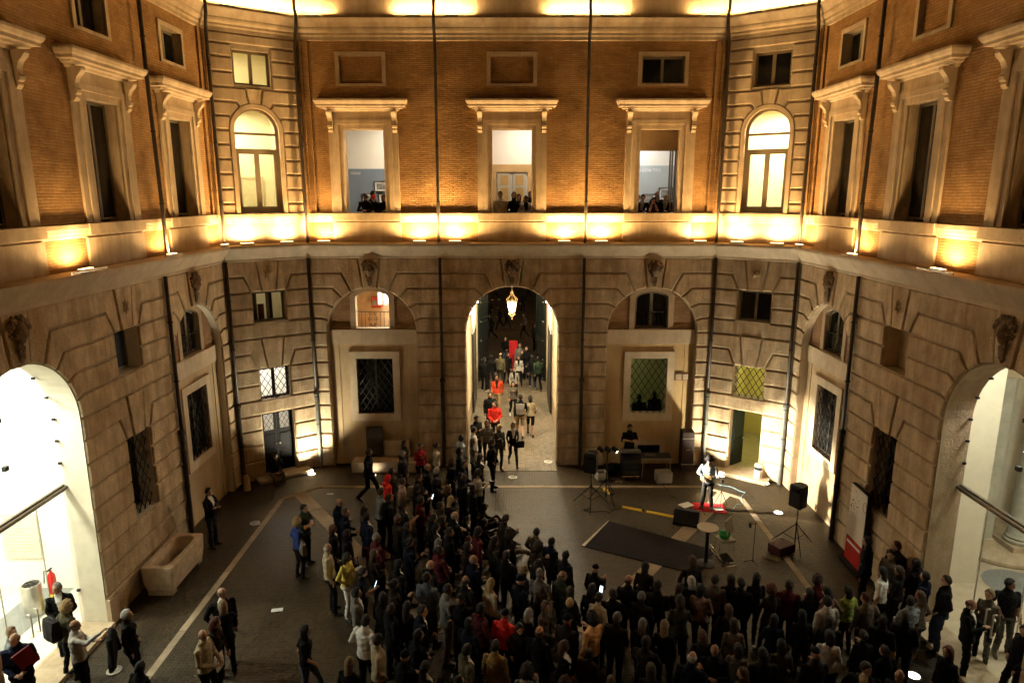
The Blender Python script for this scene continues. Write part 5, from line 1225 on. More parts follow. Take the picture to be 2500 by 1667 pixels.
def person(x, y, yaw, h, proto, top, slv, inner, bot, hair, hcol, label, z=0.0, group=None, skin=None, shoe=None):
    i = npers[0]; npers[0] += 1; rr = random.Random(i * 13 + 5)
    if proto in ('stand', 'stand_f') and z == 0.0: proto = rr.choice(('stand', 'stand2', 'stand3')) + proto[5:]
    me = body_mesh(proto)[0]; o = bpy.data.objects.new('person', me); COL.objects.link(o)
    o.location = (x, y, z); o.rotation_euler = (R(rr.uniform(-2.5, 3.5)), R(rr.uniform(-2.5, 2.5)), -R(yaw)); s = h / 1.76; o.scale = (s * rr.uniform(0.96, 1.06), s * rr.uniform(0.96, 1.05), s)
    sk = SK[skin if skin is not None else rr.choice((0, 0, 1, 1, 2))]
    T = cloth(top); B_ = cloth(bot)
    shorts = label.find('shorts') >= 0
    ms = [sk, T, sk if slv == 'skin' else (T if slv == '-' else cloth(slv)), B_, sk if shorts else B_, SHOEM[shoe if shoe is not None else rr.choice((0, 0, 0, 1, 2))], EYE, T if inner == '-' else cloth(inner)]
    for k, m_ in enumerate(ms): o.material_slots[k].link = 'OBJECT'; o.material_slots[k].material = m_
    hm = hair_mesh(proto, hair); ho = bpy.data.objects.new('cap' if hair == 'cap' else ('hood' if hair == 'hood' else 'hair'), hm); COL.objects.link(ho); ho.parent = o
    ho.material_slots[0].link = 'OBJECT'; ho.material_slots[0].material = cloth(hcol) if hair in ('cap', 'hood') else hairm(hcol)
    return tag(o, label, 'person', group)

PEOPLE = """
-4.50 20.14 91 1.76 walk black - - black short black|man in black striding right past the stone bench
-3.59 21.20 111 1.66 stand_f black - - black long dkbrown|long-haired woman in black by the far wall pier, left of the red jacket
-3.40 20.07 106 1.75 stand charcoal - - charcoal short grey|grey-haired man in dark jacket at the back left of the crowd
-3.00 21.07 142 1.62 phone_f red - - black bun dkbrown|woman in a red jacket by the far wall pier
-2.48 21.00 81 1.65 stand_f cream - cream black bun black|woman in a cream sweater standing at the drainpipe
-2.55 19.01 93 1.74 stand black - - black bald grey|bald man in black in front of the cream sweater woman
-2.17 18.83 82 1.70 stand charcoal - - black short white|white-haired man just behind the bald man near the pier
-3.54 18.69 106 1.74 stand dkbrown - - black short black|dark-haired man behind the red hooded jacket
-3.61 18.26 82 1.70 stand redb - - black hood redb|person in a bright red hooded jacket at the left edge of the crowd
-2.66 18.21 92 1.76 crossed charcoal - - black short dkbrown|bearded man in a dark checked shirt deep in the left crowd
-2.15 18.13 71 1.66 phone_f black - - black bob black|woman in black looking down at a white phone
-1.84 19.77 98 1.62 stand_f black - - black long dkbrown|dark woman half hidden behind the drainpipe crowd
-1.51 19.11 100 1.76 stand navy - - black short black|man in navy near the passage side of the left crowd
-1.69 20.43 98 1.64 stand_f black - - black curly black|curly dark-haired woman in black beside the pier
-1.66 21.41 57 1.78 stand ltblue - - black short black|man in a pale blue shirt at the arch jamb
-1.24 21.42 97 1.64 stand_f grey - - black bob brown|brown-haired woman in a grey shawl at the arch mouth
-1.31 22.08 74 1.80 stand white skin - black short black|dark-haired man in a white t-shirt at the arch jamb
-1.25 23.39 136 1.80 phone black - - black short black|man in a black leather jacket checking a phone inside the arch
-0.87 23.17 175 1.70 stand_f taupe skin - charcoal bob brown|woman in a grey-brown top facing the courtyard in the arch
-0.49 22.54 159 1.72 phone_f olived - - olived bob blond|blonde woman in a long dark olive coat with a phone at the arch
-0.66 21.01 107 1.76 stand black - - black short dkbrown|man in black in front of the blonde woman in olive
-0.99 19.92 82 1.66 stand_f charcoal - white black bob dkbrown|woman in a dark cardigan with a white scarf near the arch
-0.98 18.74 78 1.70 two offwhite - black black bob dkbrown|photographer in a pale parka holding a camera at the front of the crowd
-3.14 18.04 89 1.70 stand pink - - black short dkbrown|person in a pale pink jacket in the left crowd
-3.65 17.23 73 1.78 stand ltblued - - black short dkbrown|man in a grey-blue shirt with a bag strap, left crowd
-2.55 17.50 72 1.76 phone black - - black short black|young bearded man in black holding a glowing phone
-1.67 17.01 61 1.66 stand_f black - - black long blond|woman with long blonde wavy hair in black, front of left crowd
-1.95 16.34 59 1.78 stand olived - - black short dkbrown|dark-haired man in a grey-green hooded top
-1.45 15.93 55 1.76 crossed black skin white black bald grey|bald man with crossed arms and white collar, front of left crowd
-2.85 16.34 66 1.76 phone charcoal skin white black short black|man in a white vest under a dark shirt raising a cup
-3.90 16.50 65 1.62 stand_f taupe - - charcoal bob black|dark-haired woman in taupe behind the bald man in sunglasses
-4.55 16.58 67 1.80 stand navyd - - black bald grey|bald man in sunglasses and navy jacket at the left edge
-4.20 15.99 72 1.76 stand navyd - - black short brown|short-haired man in a dark navy jacket beside the bald man in sunglasses
-5.39 16.31 104 1.74 crossed greend skin - black short black|man in a dark green t-shirt beside the curly blonde woman
-5.38 15.68 57 1.66 standb_f blue - - charcoal curly blond|curly blonde woman in a blue top seen from behind
-3.60 15.75 58 1.78 stand navy - white maroon short black|man in a navy blazer with white collar in the left crowd
-2.86 15.63 68 1.74 stand dkbrown - - black short brown|brown-haired man in a brown jacket, middle of the left crowd
-1.91 15.43 74 1.64 stand_f charcoal - white black bob black|dark bobbed woman with a white top in the left crowd
-2.04 15.83 72 1.72 stand black - cream black short black|dark figure with a pale collar behind the bobbed woman
-4.33 15.34 75 1.64 stand_f black - - black bob auburn|woman with dark auburn hair in black at the left edge
-3.13 14.80 55 1.74 stand maroon - - black short grey|grey-haired man in a maroon sweater
-4.00 15.01 77 1.72 stand black - - black short black|man in black behind the auburn-haired woman
-3.15 14.20 51 1.66 stand_f dkbrown - - black long brown|woman with long brown hair left of the black suit
-4.14 14.22 77 1.76 standb cream2 - - black bald white|bald man in a cream padded jacket at the left edge of the crowd
-1.74 14.69 60 1.60 stand_f redd - - black bob grey|grey-haired woman in a dark red coat in the left crowd
-2.48 15.28 64 1.76 stand black - - black short black|tall man in black in the very middle of the left crowd
-3.28 16.97 67 1.70 stand black - - black short dkbrown|man in black right behind the pale pink jacket
-1.06 17.64 66 1.70 stand black - - black short black|man in black beside the photographer in the parka
-1.27 17.26 83 1.70 sitg black - - black short black|person in black squatting at the front row of the left crowd
-0.73 17.13 72 1.70 sitg black - - black long black|seated person in black with legs stretched to the open floor
-0.26 16.32 54 1.70 sitg taupe - - taupe short brown|seated person in beige on the cobbles at the front edge
-0.79 18.06 86 1.68 sitg charcoal - - black bob dkbrown|seated woman beside white handbag at the front of left crowd
-1.12 16.19 69 1.66 sitg black - - black long auburn|seated woman with long auburn hair behind the front row
-1.49 15.04 69 1.72 stand black - - black short black|man in black in front of the bald man with crossed arms
-1.82 13.60 46 1.74 stand charcoal - - black bald white|bald man in a charcoal sweater at the crowd centre
-0.76 13.76 54 1.74 stand navyd - - black bald grey|balding grey man in dark blue near the open floor
-0.09 14.09 36 1.68 stand black - white black short dkbrown|person in black with a white striped collar at the front row
-3.74 14.06 115 1.62 stand_f yellow yellow yellow white2 bob black|woman in a yellow top and white trousers at the left edge
-3.28 13.26 83 1.74 phone black skin - black short black|man in a black t-shirt lit by his phone, left edge
-3.10 12.50 77 1.78 stand grey - white charcoal short black|bearded man in a grey sweater with white collar, left edge
-2.81 11.50 31 1.80 standb white skin - black short black|man in a white t-shirt with his back to the viewer
-2.44 10.86 69 1.78 stand beige - - black short black|man in a beige jacket at the lower left of the crowd
-2.86 10.43 20 1.64 stand_f black - - black long ltbrown|woman with long fair-streaked hair at the bottom edge
-3.89 11.37 77 1.66 walk_f black skin - denim bob black|dark-haired woman in a black top and jeans walking alone
-1.76 11.74 70 1.78 stand navyd - white denimd short black|man in a dark sweater and jeans at the lower middle of the crowd
-2.01 12.09 65 1.66 stand_f dkbrown - - black long dkbrown|brown-haired woman beside the man in dark sweater and jeans
-1.74 13.04 25 1.76 stand greyb - - olived short black|man in a grey-blue sweater seen from behind
-1.37 12.45 69 1.80 stand grey - - taupe short black|man in a long grey cardigan
-1.00 12.21 201 1.76 phone black - - black short black|bearded man in black looking down towards the viewer
-0.96 12.96 36 1.72 stand charcoal - white black bald dkbrown|balding man in a charcoal jacket behind the bearded one
-0.45 12.91 52 1.66 stand_f cream - - black long blond|blonde woman in a cream top, middle of the crowd
-0.60 11.88 49 1.74 stand maroon - - black short black|dark-haired man in a maroon top
-0.81 11.51 39 1.70 stand navyd - - black short black|man in dark navy left of the bright red jacket
-0.16 11.83 26 1.70 stand redb redb - black cap navyd|person in a bright red jacket and dark cap
0.62 12.18 112 1.66 stand_f taupe - - black long brown|woman with long brown hair and taupe top turning aside
0.22 11.46 203 1.64 stand_f black - - black long black|dark woman whose pale face looks back at the viewer
0.58 11.24 32 1.74 stand black - - black bald dkbrown|balding man in black right of the pale face
-0.87 10.63 63 1.76 stand olive - white black short black|dark-haired man in an olive sweater with white collar
-0.26 10.81 22 1.70 stand mustard - - black short black|person in a mustard brown sweater at the lower middle
-1.46 10.19 68 1.78 stand black - cream black short black|dark-haired man with a pale collar at the bottom edge
-0.89 10.11 39 1.62 stand_f charcoal - - black long dkbrown|brown-haired woman at the bottom edge under the olive sweater
0.63 13.22 28 1.72 stand grey - - black short grey|grey-haired man in a grey shirt near the open floor
0.59 13.67 56 1.64 stand_f black - - black curly black|woman with big dark hair by the open floor
0.18 13.57 55 1.60 stand charcoal - - black short ltbrown|fair-haired boy at the front row
-2.43 13.41 58 1.80 standb black - white black short black|man in a black suit at the left centre of the crowd
-2.65 12.28 38 1.74 stand black - - black short black|man in black left of the crowd centre
-2.39 11.90 52 1.74 stand black - - black short dkbrown|man in dark clothes behind the black suit
0.29 11.90 43 1.60 stand_f charcoal - - black bob white|white-haired woman in the middle of the crowd
1.05 13.13 51 1.70 stand greend - - black bald brown|balding man in a dark green jacket by the open floor
1.19 12.73 39 1.66 stand_f black - - black long dkbrown|woman with long dark hair right of the green jacket
1.62 12.75 31 1.66 phone_f black - - black long black|dark-haired woman holding up a lit phone
1.22 12.30 23 1.60 stand_f black - - black short blond|short-haired blonde woman in black
1.76 12.33 38 1.68 stand_f cream - - black bun dkbrown|woman in a cream lace top seen from behind
2.12 12.56 17 1.66 stand black - - black short black|short dark-haired person beside the cream lace top
2.49 12.90 27 1.80 stand black - white black bald brown|balding man in black with white collar at the front centre
2.63 12.49 29 1.64 stand charcoal - - black short grey|grey-haired person right of the balding man
1.50 11.59 324 1.76 phone peach peach peach black curly black|curly dark-haired man in a peach shirt
1.97 11.65 32 1.72 stand charcoal - - black short grey|grey-haired man in a charcoal jacket beside the peach shirt
1.07 11.66 36 1.68 stand charcoal - redb black cap navyd|person in a navy cap with a red collar
0.96 10.85 105 1.66 stand_f black - white black bob brown|brown-haired woman with a white scarf at the lower centre
1.37 10.97 32 1.45 stand dkbrown - - black short black|dark-haired child in front of the peach shirt
3.01 12.70 18 1.74 stand black - - black short black|dark couple's taller figure at the front centre
3.44 12.77 14 1.66 stand_f dkbrown - - black long dkbrown|brown-haired woman in the dark couple at the front centre
3.75 13.07 30 1.64 stand_f black - - black bob white|white-haired woman at the front row by the carpet end
3.94 12.67 28 1.68 stand_f pinkd - - black long black|long black-haired woman in a dull pink top
4.21 13.00 15 1.74 stand taupe - - black short dkbrown|man in a taupe jacket under the round table
4.60 13.19 4 1.66 stand_f black - - black long dkbrown|dark woman right of the taupe jacket
2.52 11.57 34 1.64 stand_f charcoal - - black long grey|woman with long grey hair in the dark centre
2.95 11.52 22 1.64 stand_f black - - black long ltbrown|fair-haired woman in the dark centre
3.12 10.42 29 1.76 phone navyd - - black bald white|bald man with a wristwatch in the dark lower crowd
3.59 10.60 200 1.76 two black - - black bald grey|balding man with glasses raising his hands
3.90 10.21 302 1.64 stand_f dkbrown - - black long brown|woman with long brown hair facing left at the bottom edge
4.47 10.48 2 1.76 phone black skin - black short black|man in black with raised bare forearm
2.39 10.30 10 1.64 stand_f charcoal - - black long dkbrown|dark-haired woman in grey at the bottom centre
4.25 11.58 8 1.64 stand_f taupe - - black bob dkbrown|woman in a dull taupe top in the dark right crowd
4.77 12.79 14 1.72 stand black - - black short black|dark-haired man at the front row under the music stand
5.10 13.07 -7 1.74 stand_f black - - black long black|tall woman with long black hair at the front row
5.36 12.72 -5 1.66 stand_f dkbrown - - black curly auburn|woman with curly auburn hair at the front row
5.76 12.88 14 1.70 stand maroon - - black short dkbrown|man in dark maroon at the front row right side
8.21 14.40 304 1.86 stand black - - black short black|tall dark figure standing against the white panel
8.84 14.23 248 1.80 stand dkbrown - - black short auburn|auburn-haired person leaning on the right side wall
8.53 13.93 255 1.76 stand taupe - - black short black|man in a taupe shirt beside the white panel
8.88 13.67 -40 1.74 stand black - - black short black|dark-haired man sitting back against the right side wall
8.03 13.36 317 1.66 stand_f white skin - black long black|dark-haired woman in a white tank top near the right wall
8.44 13.51 328 1.64 stand_f charcoal - - black bob dkbrown|woman in grey right of the white tank top
8.72 13.18 -38 1.70 stand navy - - black short black|man in a dark blue shirt by the right arch pier
8.97 12.84 296 1.78 standb black - - denimd short dkbrown|man in a black leather jacket and jeans at the glass door
9.12 12.05 126 1.76 two black - white black bald brown|balding man in a black coat clasping his hands
9.68 12.45 247 1.70 stand_f taupe - - black short ltbrown|short-haired woman in a light grey-brown top by the glass door
10.37 12.74 188 1.76 stand black skin - camo short black|person in a black t-shirt and patterned trousers in the right arch
6.24 12.22 -14 1.76 stand offwhite - - black short black|dark-haired man in a white shirt, back turned, right crowd
6.55 12.58 -10 1.66 stand_f pinkd - - black bob black|dark-haired woman beside the man in white shirt
6.11 12.63 0 1.62 stand black - - black short black|small dark figure left of the man in white shirt
7.00 12.71 -15 1.64 stand_f greeny - - black bob black|dark-haired woman with a lime green top
7.16 12.31 -14 1.72 stand taupe - - black short auburn|auburn-haired man in taupe, right crowd
7.92 12.30 -9 1.70 stand ltblued - - black short black|dark-haired man in a pale blue shirt near the right wall
8.32 12.45 -30 1.64 stand_f taupe - - black long brown|woman with long brown hair beside the pale blue shirt
6.03 11.62 3 1.70 stand black - - black short dkbrown|man in black below the white shirt
5.73 11.93 6 1.62 stand_f black - - black long black|dark long-haired figure below the white shirt
5.87 11.15 23 1.70 standb_f offwhite - - black bob black|dark-haired woman in a white cardigan at the lower right
7.10 11.57 38 1.72 stand black tan - black short black|person in a black vest with tan sleeves, lower right
7.55 11.66 30 1.74 stand black ltblued - black short black|man in a black vest with pale blue sleeves, lower right
6.13 10.27 205 1.74 stand black cream cream black short black|man in a cream shirt and dark vest facing the viewer
6.54 10.02 225 1.72 stand charcoal - - black bald white|bald man at the bottom edge beside the ground lamp
7.78 10.71 255 1.66 stand_f black - - black long auburn|woman with long dark red hair at the lower right
9.45 11.26 279 1.74 stand black - - black short black|dark figure cut by the right picture edge
-9.25 12.59 154 1.78 stand black - white black short grey|grey-haired man in a black suit with white shirt and tie
-8.88 12.02 30 1.70 standb_f olive - - black curly blond|curly blonde woman in an olive jacket with a backpack
-8.18 11.44 69 1.74 hold offwhite - - black bald dkbrown|balding man in a white shirt holding up a dark coat
-7.40 11.82 78 1.72 standb_f black - - black short white|white-haired woman in black standing alone
-9.03 11.02 147 1.78 stand navy - - black bald grey|grey-haired man in a navy sweater carrying a red folder
-9.40 11.29 63 1.66 stand_f ltblued - - black short ltbrown|light-haired woman behind the navy sweater, left picture edge
-6.50 10.35 26 1.62 stand black - - black short black|dark-haired youth cut by the bottom picture edge
-5.89 12.39 141 1.80 stand black - white denimd bald brown|bald man in black embracing a woman
-5.73 12.08 330 1.66 hug navyd - - black bob ltbrown|fair-haired woman in navy embraced by the bald man
-5.66 11.14 95 1.74 stand beige - - black bald brown|bald man in a beige raincoat with a white bag
-5.74 11.57 105 1.66 stand_f dkbrown - - black bob auburn|auburn-haired woman behind the beige raincoat
-8.23 17.28 100 1.76 crossed black - white denimd short black|young man with crossed arms leaning by the left wall
0.09 30.83 176 1.68 walk_f offwhite - black black bun black|woman in a white jacket walking in through the passage
-0.62 29.08 186 1.78 walk redo redo black khaki short black|bearded man in an orange-red shirt and khaki trousers
0.05 28.46 170 1.66 walk_f taupe - - black long black|woman in a grey shawl and black trousers in the passage
0.31 25.94 -2 1.76 walk black - - khaki short black|man with a grey backpack and khaki shorts walking away
0.75 26.08 -0 1.68 walk_f beige - - black2 bob black|woman in a beige top and black shorts walking away
-0.85 26.42 174 1.80 stand black - - black short black|man in a dark jacket behind the second red shirt
-0.63 25.21 175 1.76 stand redb redb - charcoal short black|bearded man in a red sweater inside the arch
0.03 23.00 168 1.66 walk_f black - white denimd bob auburn|woman in a black cardigan with a black shoulder bag on the sill
-0.32 37.31 172 1.78 stand black - - denim short black|man in a black leather jacket beside the red banner
0.36 35.65 196 1.74 stand grey - - black short grey|grey-haired man half hidden by the red banner
0.38 33.26 185 1.66 stand_f offwhite - black black bob dkbrown|woman in a pale jacket beside the red banner
0.56 34.40 188 1.66 stand_f black - - black long black|woman in black with a pale face right of the red banner
0.71 34.80 193 1.78 stand black - - black short black|bearded man in black behind the woman in black
-0.29 33.71 167 1.72 stand black - - black short black|man in black left of the red banner foot
-1.06 32.88 4 1.80 standb black - - charcoal short black|man in black with hands at his head inside the passage
-0.63 33.30 12 1.78 standb olive - - olived bald brown|balding man in a grey-green jacket with a strap
-1.36 32.45 20 1.74 stand black - - black short black|man in dark clothes at the left passage wall
1.03 32.95 -4 1.74 walk black - - denimd short black|man in a dark jacket and jeans leaving the passage
1.29 32.62 350 1.74 walk greend - - black short black|person in dark green near the right portal leaf
-0.40 48.24 89 1.72 walk_f charcoal - - black bob black|dim passer-by in the dark piazza beyond the portal, fifth from the left
-0.83 48.24 264 1.72 walk_f black - - black short black|dim passer-by in the dark piazza beyond the portal, fourth from the left
-1.33 44.71 264 1.72 walk charcoal - - black short black|dim passer-by in the dark piazza beyond the portal, second from the left
0.83 45.22 265 1.72 walk_f taupe - - black bob black|dim passer-by in the dark piazza beyond the portal, fourth from the right
1.35 41.43 86 1.72 stand charcoal - - black bob black|dim passer-by in the dark piazza beyond the portal, second from the right
0.87 55.22 -2 1.72 walk_f black - - black short black|dim passer-by in the dark piazza beyond the portal, fifth from the right
-1.69 51.01 1 1.72 walk black - - black bob black|dim passer-by in the dark piazza beyond the portal, leftmost
1.57 62.96 273 1.72 walk_f taupe - - black bob black|dim passer-by in the dark piazza beyond the portal, third from the right
-1.47 62.00 265 1.72 walk_f taupe - - black short black|dim passer-by in the dark piazza beyond the portal, third from the left
2.04 49.13 178 1.72 stand black - - black short black|dim passer-by in the dark piazza beyond the portal, rightmost
2.91 13.67 18 1.62 stand_f dkbrown - - black bob black|~dim bob-haired figure just beyond the balding man in black with white collar
-0.24 15.71 64 1.75 phone dkbrown - - black short dkbrown|~dim short-haired figure just before the seated person in beige on the cobbles
4.88 10.92 5 1.62 stand_f olived - - black bob black|~dim bob-haired figure just beyond the man in black with raised bare forearm
-0.88 15.12 64 1.72 stand_f maroon - - black bob dkbrown|~dim bob-haired figure right of the man in black in front of the bald man
-0.02 15.11 50 1.64 stand_f black - - black curly dkbrown|~dim curly-haired figure just beyond the person in black with a white striped collar
6.75 10.78 -11 1.62 standb black - - black short dkbrown|~dim short-haired figure just beyond the bald man at the bottom edge beside the ground
3.34 12.15 6 1.73 phone_f olived - - black bob dkbrown|~dim bob-haired figure just before the brown-haired woman in the dark couple at the front
3.60 11.32 9 1.59 standb_f charcoal - - black bob brown|~dim bob-haired figure right of the fair-haired woman in the dark centre
0.95 14.76 51 1.60 stand navyd - - black short black|~dim short-haired figure just beyond the woman with big dark hair by the open floor
1.88 13.67 42 1.56 phone black - - black cap navyd|~dim capped figure just beyond the dark-haired woman holding up a lit phone
0.58 14.31 37 1.69 phone_f dkbrown - - black curly dkbrown|~dim curly-haired figure just beyond the woman with big dark hair by the open floor
4.29 12.17 14 1.58 standb_f charcoal - - black long brown|~dim long-haired figure just beyond the woman in a dull taupe top
-1.01 14.43 54 1.65 stand_f dkbrown - - black bob black|~dim bob-haired figure just beyond the balding grey man in dark blue near the open
-2.37 12.80 56 1.72 phone_f dkbrown - - black bun black|~dim bun-haired figure just beyond the man in black left of the crowd centre
-1.76 11.14 38 1.74 stand_f navyd - - black long black|~dim long-haired figure just before the man in a dark sweater and jeans
0.26 10.19 18 1.71 phone_f grey - - black curly black|~dim curly-haired figure just before the person in a mustard brown sweater at the lower
0.61 15.29 46 1.63 standb taupe - - black short black|~dim shorter short-haired figure just before the seated person in beige on the cobbles
1.68 10.01 12 1.58 crossed taupe - - black short brown|~dim short-haired figure left of the dark-haired woman in grey at the bottom centre
1.19 14.10 47 1.68 standb charcoal - - black short black|~dim short-haired figure right of the woman with big dark hair by the open floor
6.51 13.26 -15 1.59 stand_f maroon - - black curly dkbrown|~dim curly-haired figure just beyond the dark-haired woman beside the man in white shirt
0.85 10.04 16 1.62 stand_f black - - black curly brown|~dim curly-haired figure just before the brown-haired woman with a white scarf at the lower
0.14 12.90 51 1.73 stand navyd - - black cap navyd|~dim capped figure left of the grey-haired man in a grey shirt near the open
-2.47 16.82 68 1.70 phone maroon - - black short black|~dim short-haired figure just beyond the man in a white vest under a dark shirt
-1.47 18.29 73 1.70 stand black - - black short brown|~dim short-haired figure left of the photographer in a pale parka holding a camera
2.48 10.98 33 1.72 crossed charcoal - - black short black|~dim short-haired figure just before the woman with long grey hair in the dark centre
-2.44 14.52 62 1.71 phone_f navyd - - black bun black|~dim bun-haired figure left of the grey-haired woman in a dark red coat
-0.40 14.62 64 1.74 phone_f olived - - black long dkbrown|~dim long-haired figure just beyond the person in black with a white striped collar
6.53 11.34 0 1.57 phone_f black - - black bun dkbrown|~dim bun-haired figure right of the man in black below the white shirt
5.04 11.75 14 1.62 stand_f navyd - - black long black|~dim long-haired figure left of the dark long-haired figure below the white shirt
-1.57 14.14 43 1.75 stand_f maroon - - black bun black|~dim bun-haired figure just before the grey-haired woman in a dark red coat
5.36 10.56 -1 1.73 phone charcoal - - black cap navyd|~dim capped figure just before the dark-haired woman in a white cardigan at the lower
4.07 10.96 23 1.56 standb_f taupe - - black bob black|~dim bob-haired figure right of the balding man with glasses raising his hands
3.93 13.63 8 1.75 standb_f charcoal - - black bob brown|~dim bob-haired figure just beyond the white-haired woman at the front row by the carpet
-1.91 10.57 32 1.74 crossed black - - black cap navyd|~dim capped figure left of the dark-haired man with a pale collar at the bottom
-1.72 17.71 73 1.65 stand_f navyd - - black bob brown|~dim bob-haired figure right of the woman in black looking down at a white phone
"""
fill = 0
for ln_ in PEOPLE.strip().split('\n'):
    a_, lab = ln_.split('|'); t_ = a_.split()
    g_ = 'spectators and visitors in the courtyard'
    yy = float(t_[1])
    if yy > 23.2: g_ = 'people in the passage' if yy < 37.5 else 'passers-by in the piazza'
    if lab[0] == '~': g_ = 'indistinct spectators in the dark crowd'; lab = lab[1:]
    person(float(t_[0]), yy, float(t_[2]), float(t_[3]), *t_[4:11], lab, group=g_)
# people at the upper windows
gw = 'people leaning from the upper windows'; fz = 7.95
for a in [(-4.98, 23.66, 180, 1.75, 'lean', 'dkbrown', '-', '-', 'black', 'short', 'brown', 'man in a brown jacket leaning on the sill, left upper window'),
          (-4.83, 24.35, 95, 1.74, 'stand', 'black', '-', '-', 'black', 'short', 'black', 'bearded man in profile standing behind, left upper window'),
          (-4.60, 23.66, 190, 1.70, 'lean', 'navyd', '-', '-', 'black', 'cap', 'redb', 'person in a red cap leaning out, left upper window'),
          (-4.30, 23.75, 175, 1.72, 'lean', 'black', '-', '-', 'black', 'bob', 'brown', 'brown-haired person at the right end of the left upper window'),
          (-0.38, 23.62, 175, 1.72, 'stand', 'cream', '-', '-', 'black', 'short', 'black', 'man in a cream sweater at the middle upper window'),
          (0.03, 23.62, 185, 1.70, 'stand_f', 'black', '-', '-', 'black', 'long', 'black', 'woman with long black hair at the middle upper window'),
          (0.27, 23.95, 180, 1.62, 'stand_f', 'charcoal', '-', '-', 'black', 'bob', 'black', 'half hidden woman behind, middle upper window'),
          (0.47, 23.64, 190, 1.68, 'lean', 'offwhite', '-', 'black', 'black', 'short', 'black', 'dark-haired person in a white top with dark vest, middle upper window'),
          (0.58, 24.30, 180, 1.72, 'stand', 'black', '-', '-', 'black', 'short', 'black', 'figure in black at the back right of the middle upper window'),
          (4.26, 24.05, 150, 1.60, 'stand_f', 'black', '-', '-', 'black', 'bob', 'dkbrown', 'woman at the left edge of the right upper window'),
          (4.45, 23.66, 175, 1.72, 'lean', 'navyd', '-', 'offwhite', 'black', 'short', 'dkbrown', 'man in a navy jacket leaning on the sill, right upper window'),
          (4.82, 23.66, 180, 1.62, 'face', 'maroon', 'skin', '-', 'black', 'short', 'black', 'person with chin in hands, right upper window'),
          (5.00, 23.86, 180, 1.58, 'stand_f', 'black', '-', '-', 'black', 'bob', 'black', 'dark figure between the chin-resting person and the hat, right upper window'),
          (5.20, 23.68, 185, 1.74, 'lean', 'black', '-', 'cream', 'black', 'cap', 'beige', 'person in a pale hat at the right upper window'),
          (5.08, 24.5, 180, 1.74, 'stand', 'charcoal', '-', '-', 'black', 'bald', 'grey', 'balding man behind the pale hat, right upper window')]:
    person(*a[:11], a[11], z=fz if a[4] in ('lean', 'face') else fz - 0.04, group=gw)
person(4.72, 24.1, 0, 1.76, 'stand', 'black', '-', '-', 'black', 'short', 'black', 'dark silhouette behind the lattice window, left one', z=0.62, group='silhouettes in the lattice window')
person(5.32, 24.4, 350, 1.76, 'stand', 'black', '-', '-', 'black', 'short', 'black', 'dark silhouette behind the lattice window, right one', z=0.62, group='silhouettes in the lattice window')
person(-8.02, 21.72, 145, 1.70, 'sitb', 'black', '-', '-', 'taupe', 'short', 'black', 'person sitting on the step of the black double door', z=-0.08)
SINGER = person(6.03, 19.62, 205, 1.74, 'guitar', 'ltblued', 'ltblued', 'pink', 'charcoal', 'short', 'black', 'singer in a white shirt and black hat playing a small guitar on the red rug', skin=0, shoe=1)
person(4.08, 22.42, 180, 1.78, 'two', 'black', 'skin', '-', 'black', 'short', 'dkbrown', 'sound technician in a black t-shirt behind the mixing desk', skin=1)

# ------------------------------------------------------------------ carved masks and stars on the keystones
def mask_mesh():
    mb = MB(); rr = random.Random(11)
    for az, el in HD: pass
    vs = []
    for az, el in HD:
        p = head_pt(az, el); vs.append(V((p.x * 1.9, -p.y * 1.7, p.z * 1.9)))
    mb.add(vs, GRIDF)
    for i in range(60):      # curls round the head
        a = rr.uniform(0, 6.283); q = rr.uniform(0.13, 0.25)
        x, z = q * math.cos(a), 0.06 + q * 0.95 * math.sin(a)
        if z < -0.14 and abs(x) < 0.10: continue
        mb.ball((x, -rr.uniform(0.01, 0.11) * (1 - q * 2), z), rr.uniform(0.03, 0.055), 7, 5)
    for i in range(30):      # beard in locks, narrowing downwards
        t = rr.random(); x = rr.uniform(-1, 1) * (0.11 - 0.07 * t); z = -0.20 - 0.34 * t
        mb.ball((x, -0.05 * (1 - t) - 0.01, z), (0.022, 0.03, 0.055), 6, 5)
    for s_ in (-1, 1): mb.ball((s_ * 0.055, -0.125, 0.0), (0.022, 0.012, 0.012), 6, 5)
    return mb
def place_carving(F, c, z, n, mb, name, parent, m):
    M = Matrix(((F.d.x, -F.n.x, 0), (F.d.y, -F.n.y, 0), (0, 0, 1)))
    base = V(F.P(c, z, n)); o2 = MB(); o2.add([base + M @ V(v) for v in mb.v], mb.f); return o2.build(name, m, parent, smooth=True)
MM = mask_mesh(); MASKM = mat('mask_stone', (0.24, 0.175, 0.115), 0.9, var=0.3, vscale=9, bump=0.6, bscale=50)
for F, c, z0, z1, o in KEYS:
    if z0 > 6.38 and z1 < 7.5:
        if (F is FB) or (F in (FL, FR) and abs(c - SW) > 1): place_carving(F, c, 7.05, 0.085, MM, 'carved_mask', o, MASKM)
        else:
            mb = MB(); vs = [F.P(c, 6.95, 0.14)]
            for i in range(16):
                a = math.pi * i / 8; r_ = 0.20 if i % 2 == 0 else 0.055
                vs.append(F.P(c + r_ * math.sin(a), 6.95 + r_ * math.cos(a), 0.078))
            mb.add(vs, [(0, 1 + i, 1 + (i + 1) % 16) for i in range(16)] + [tuple(range(1, 17))]); mb.build('carved_star', STONE2, o)

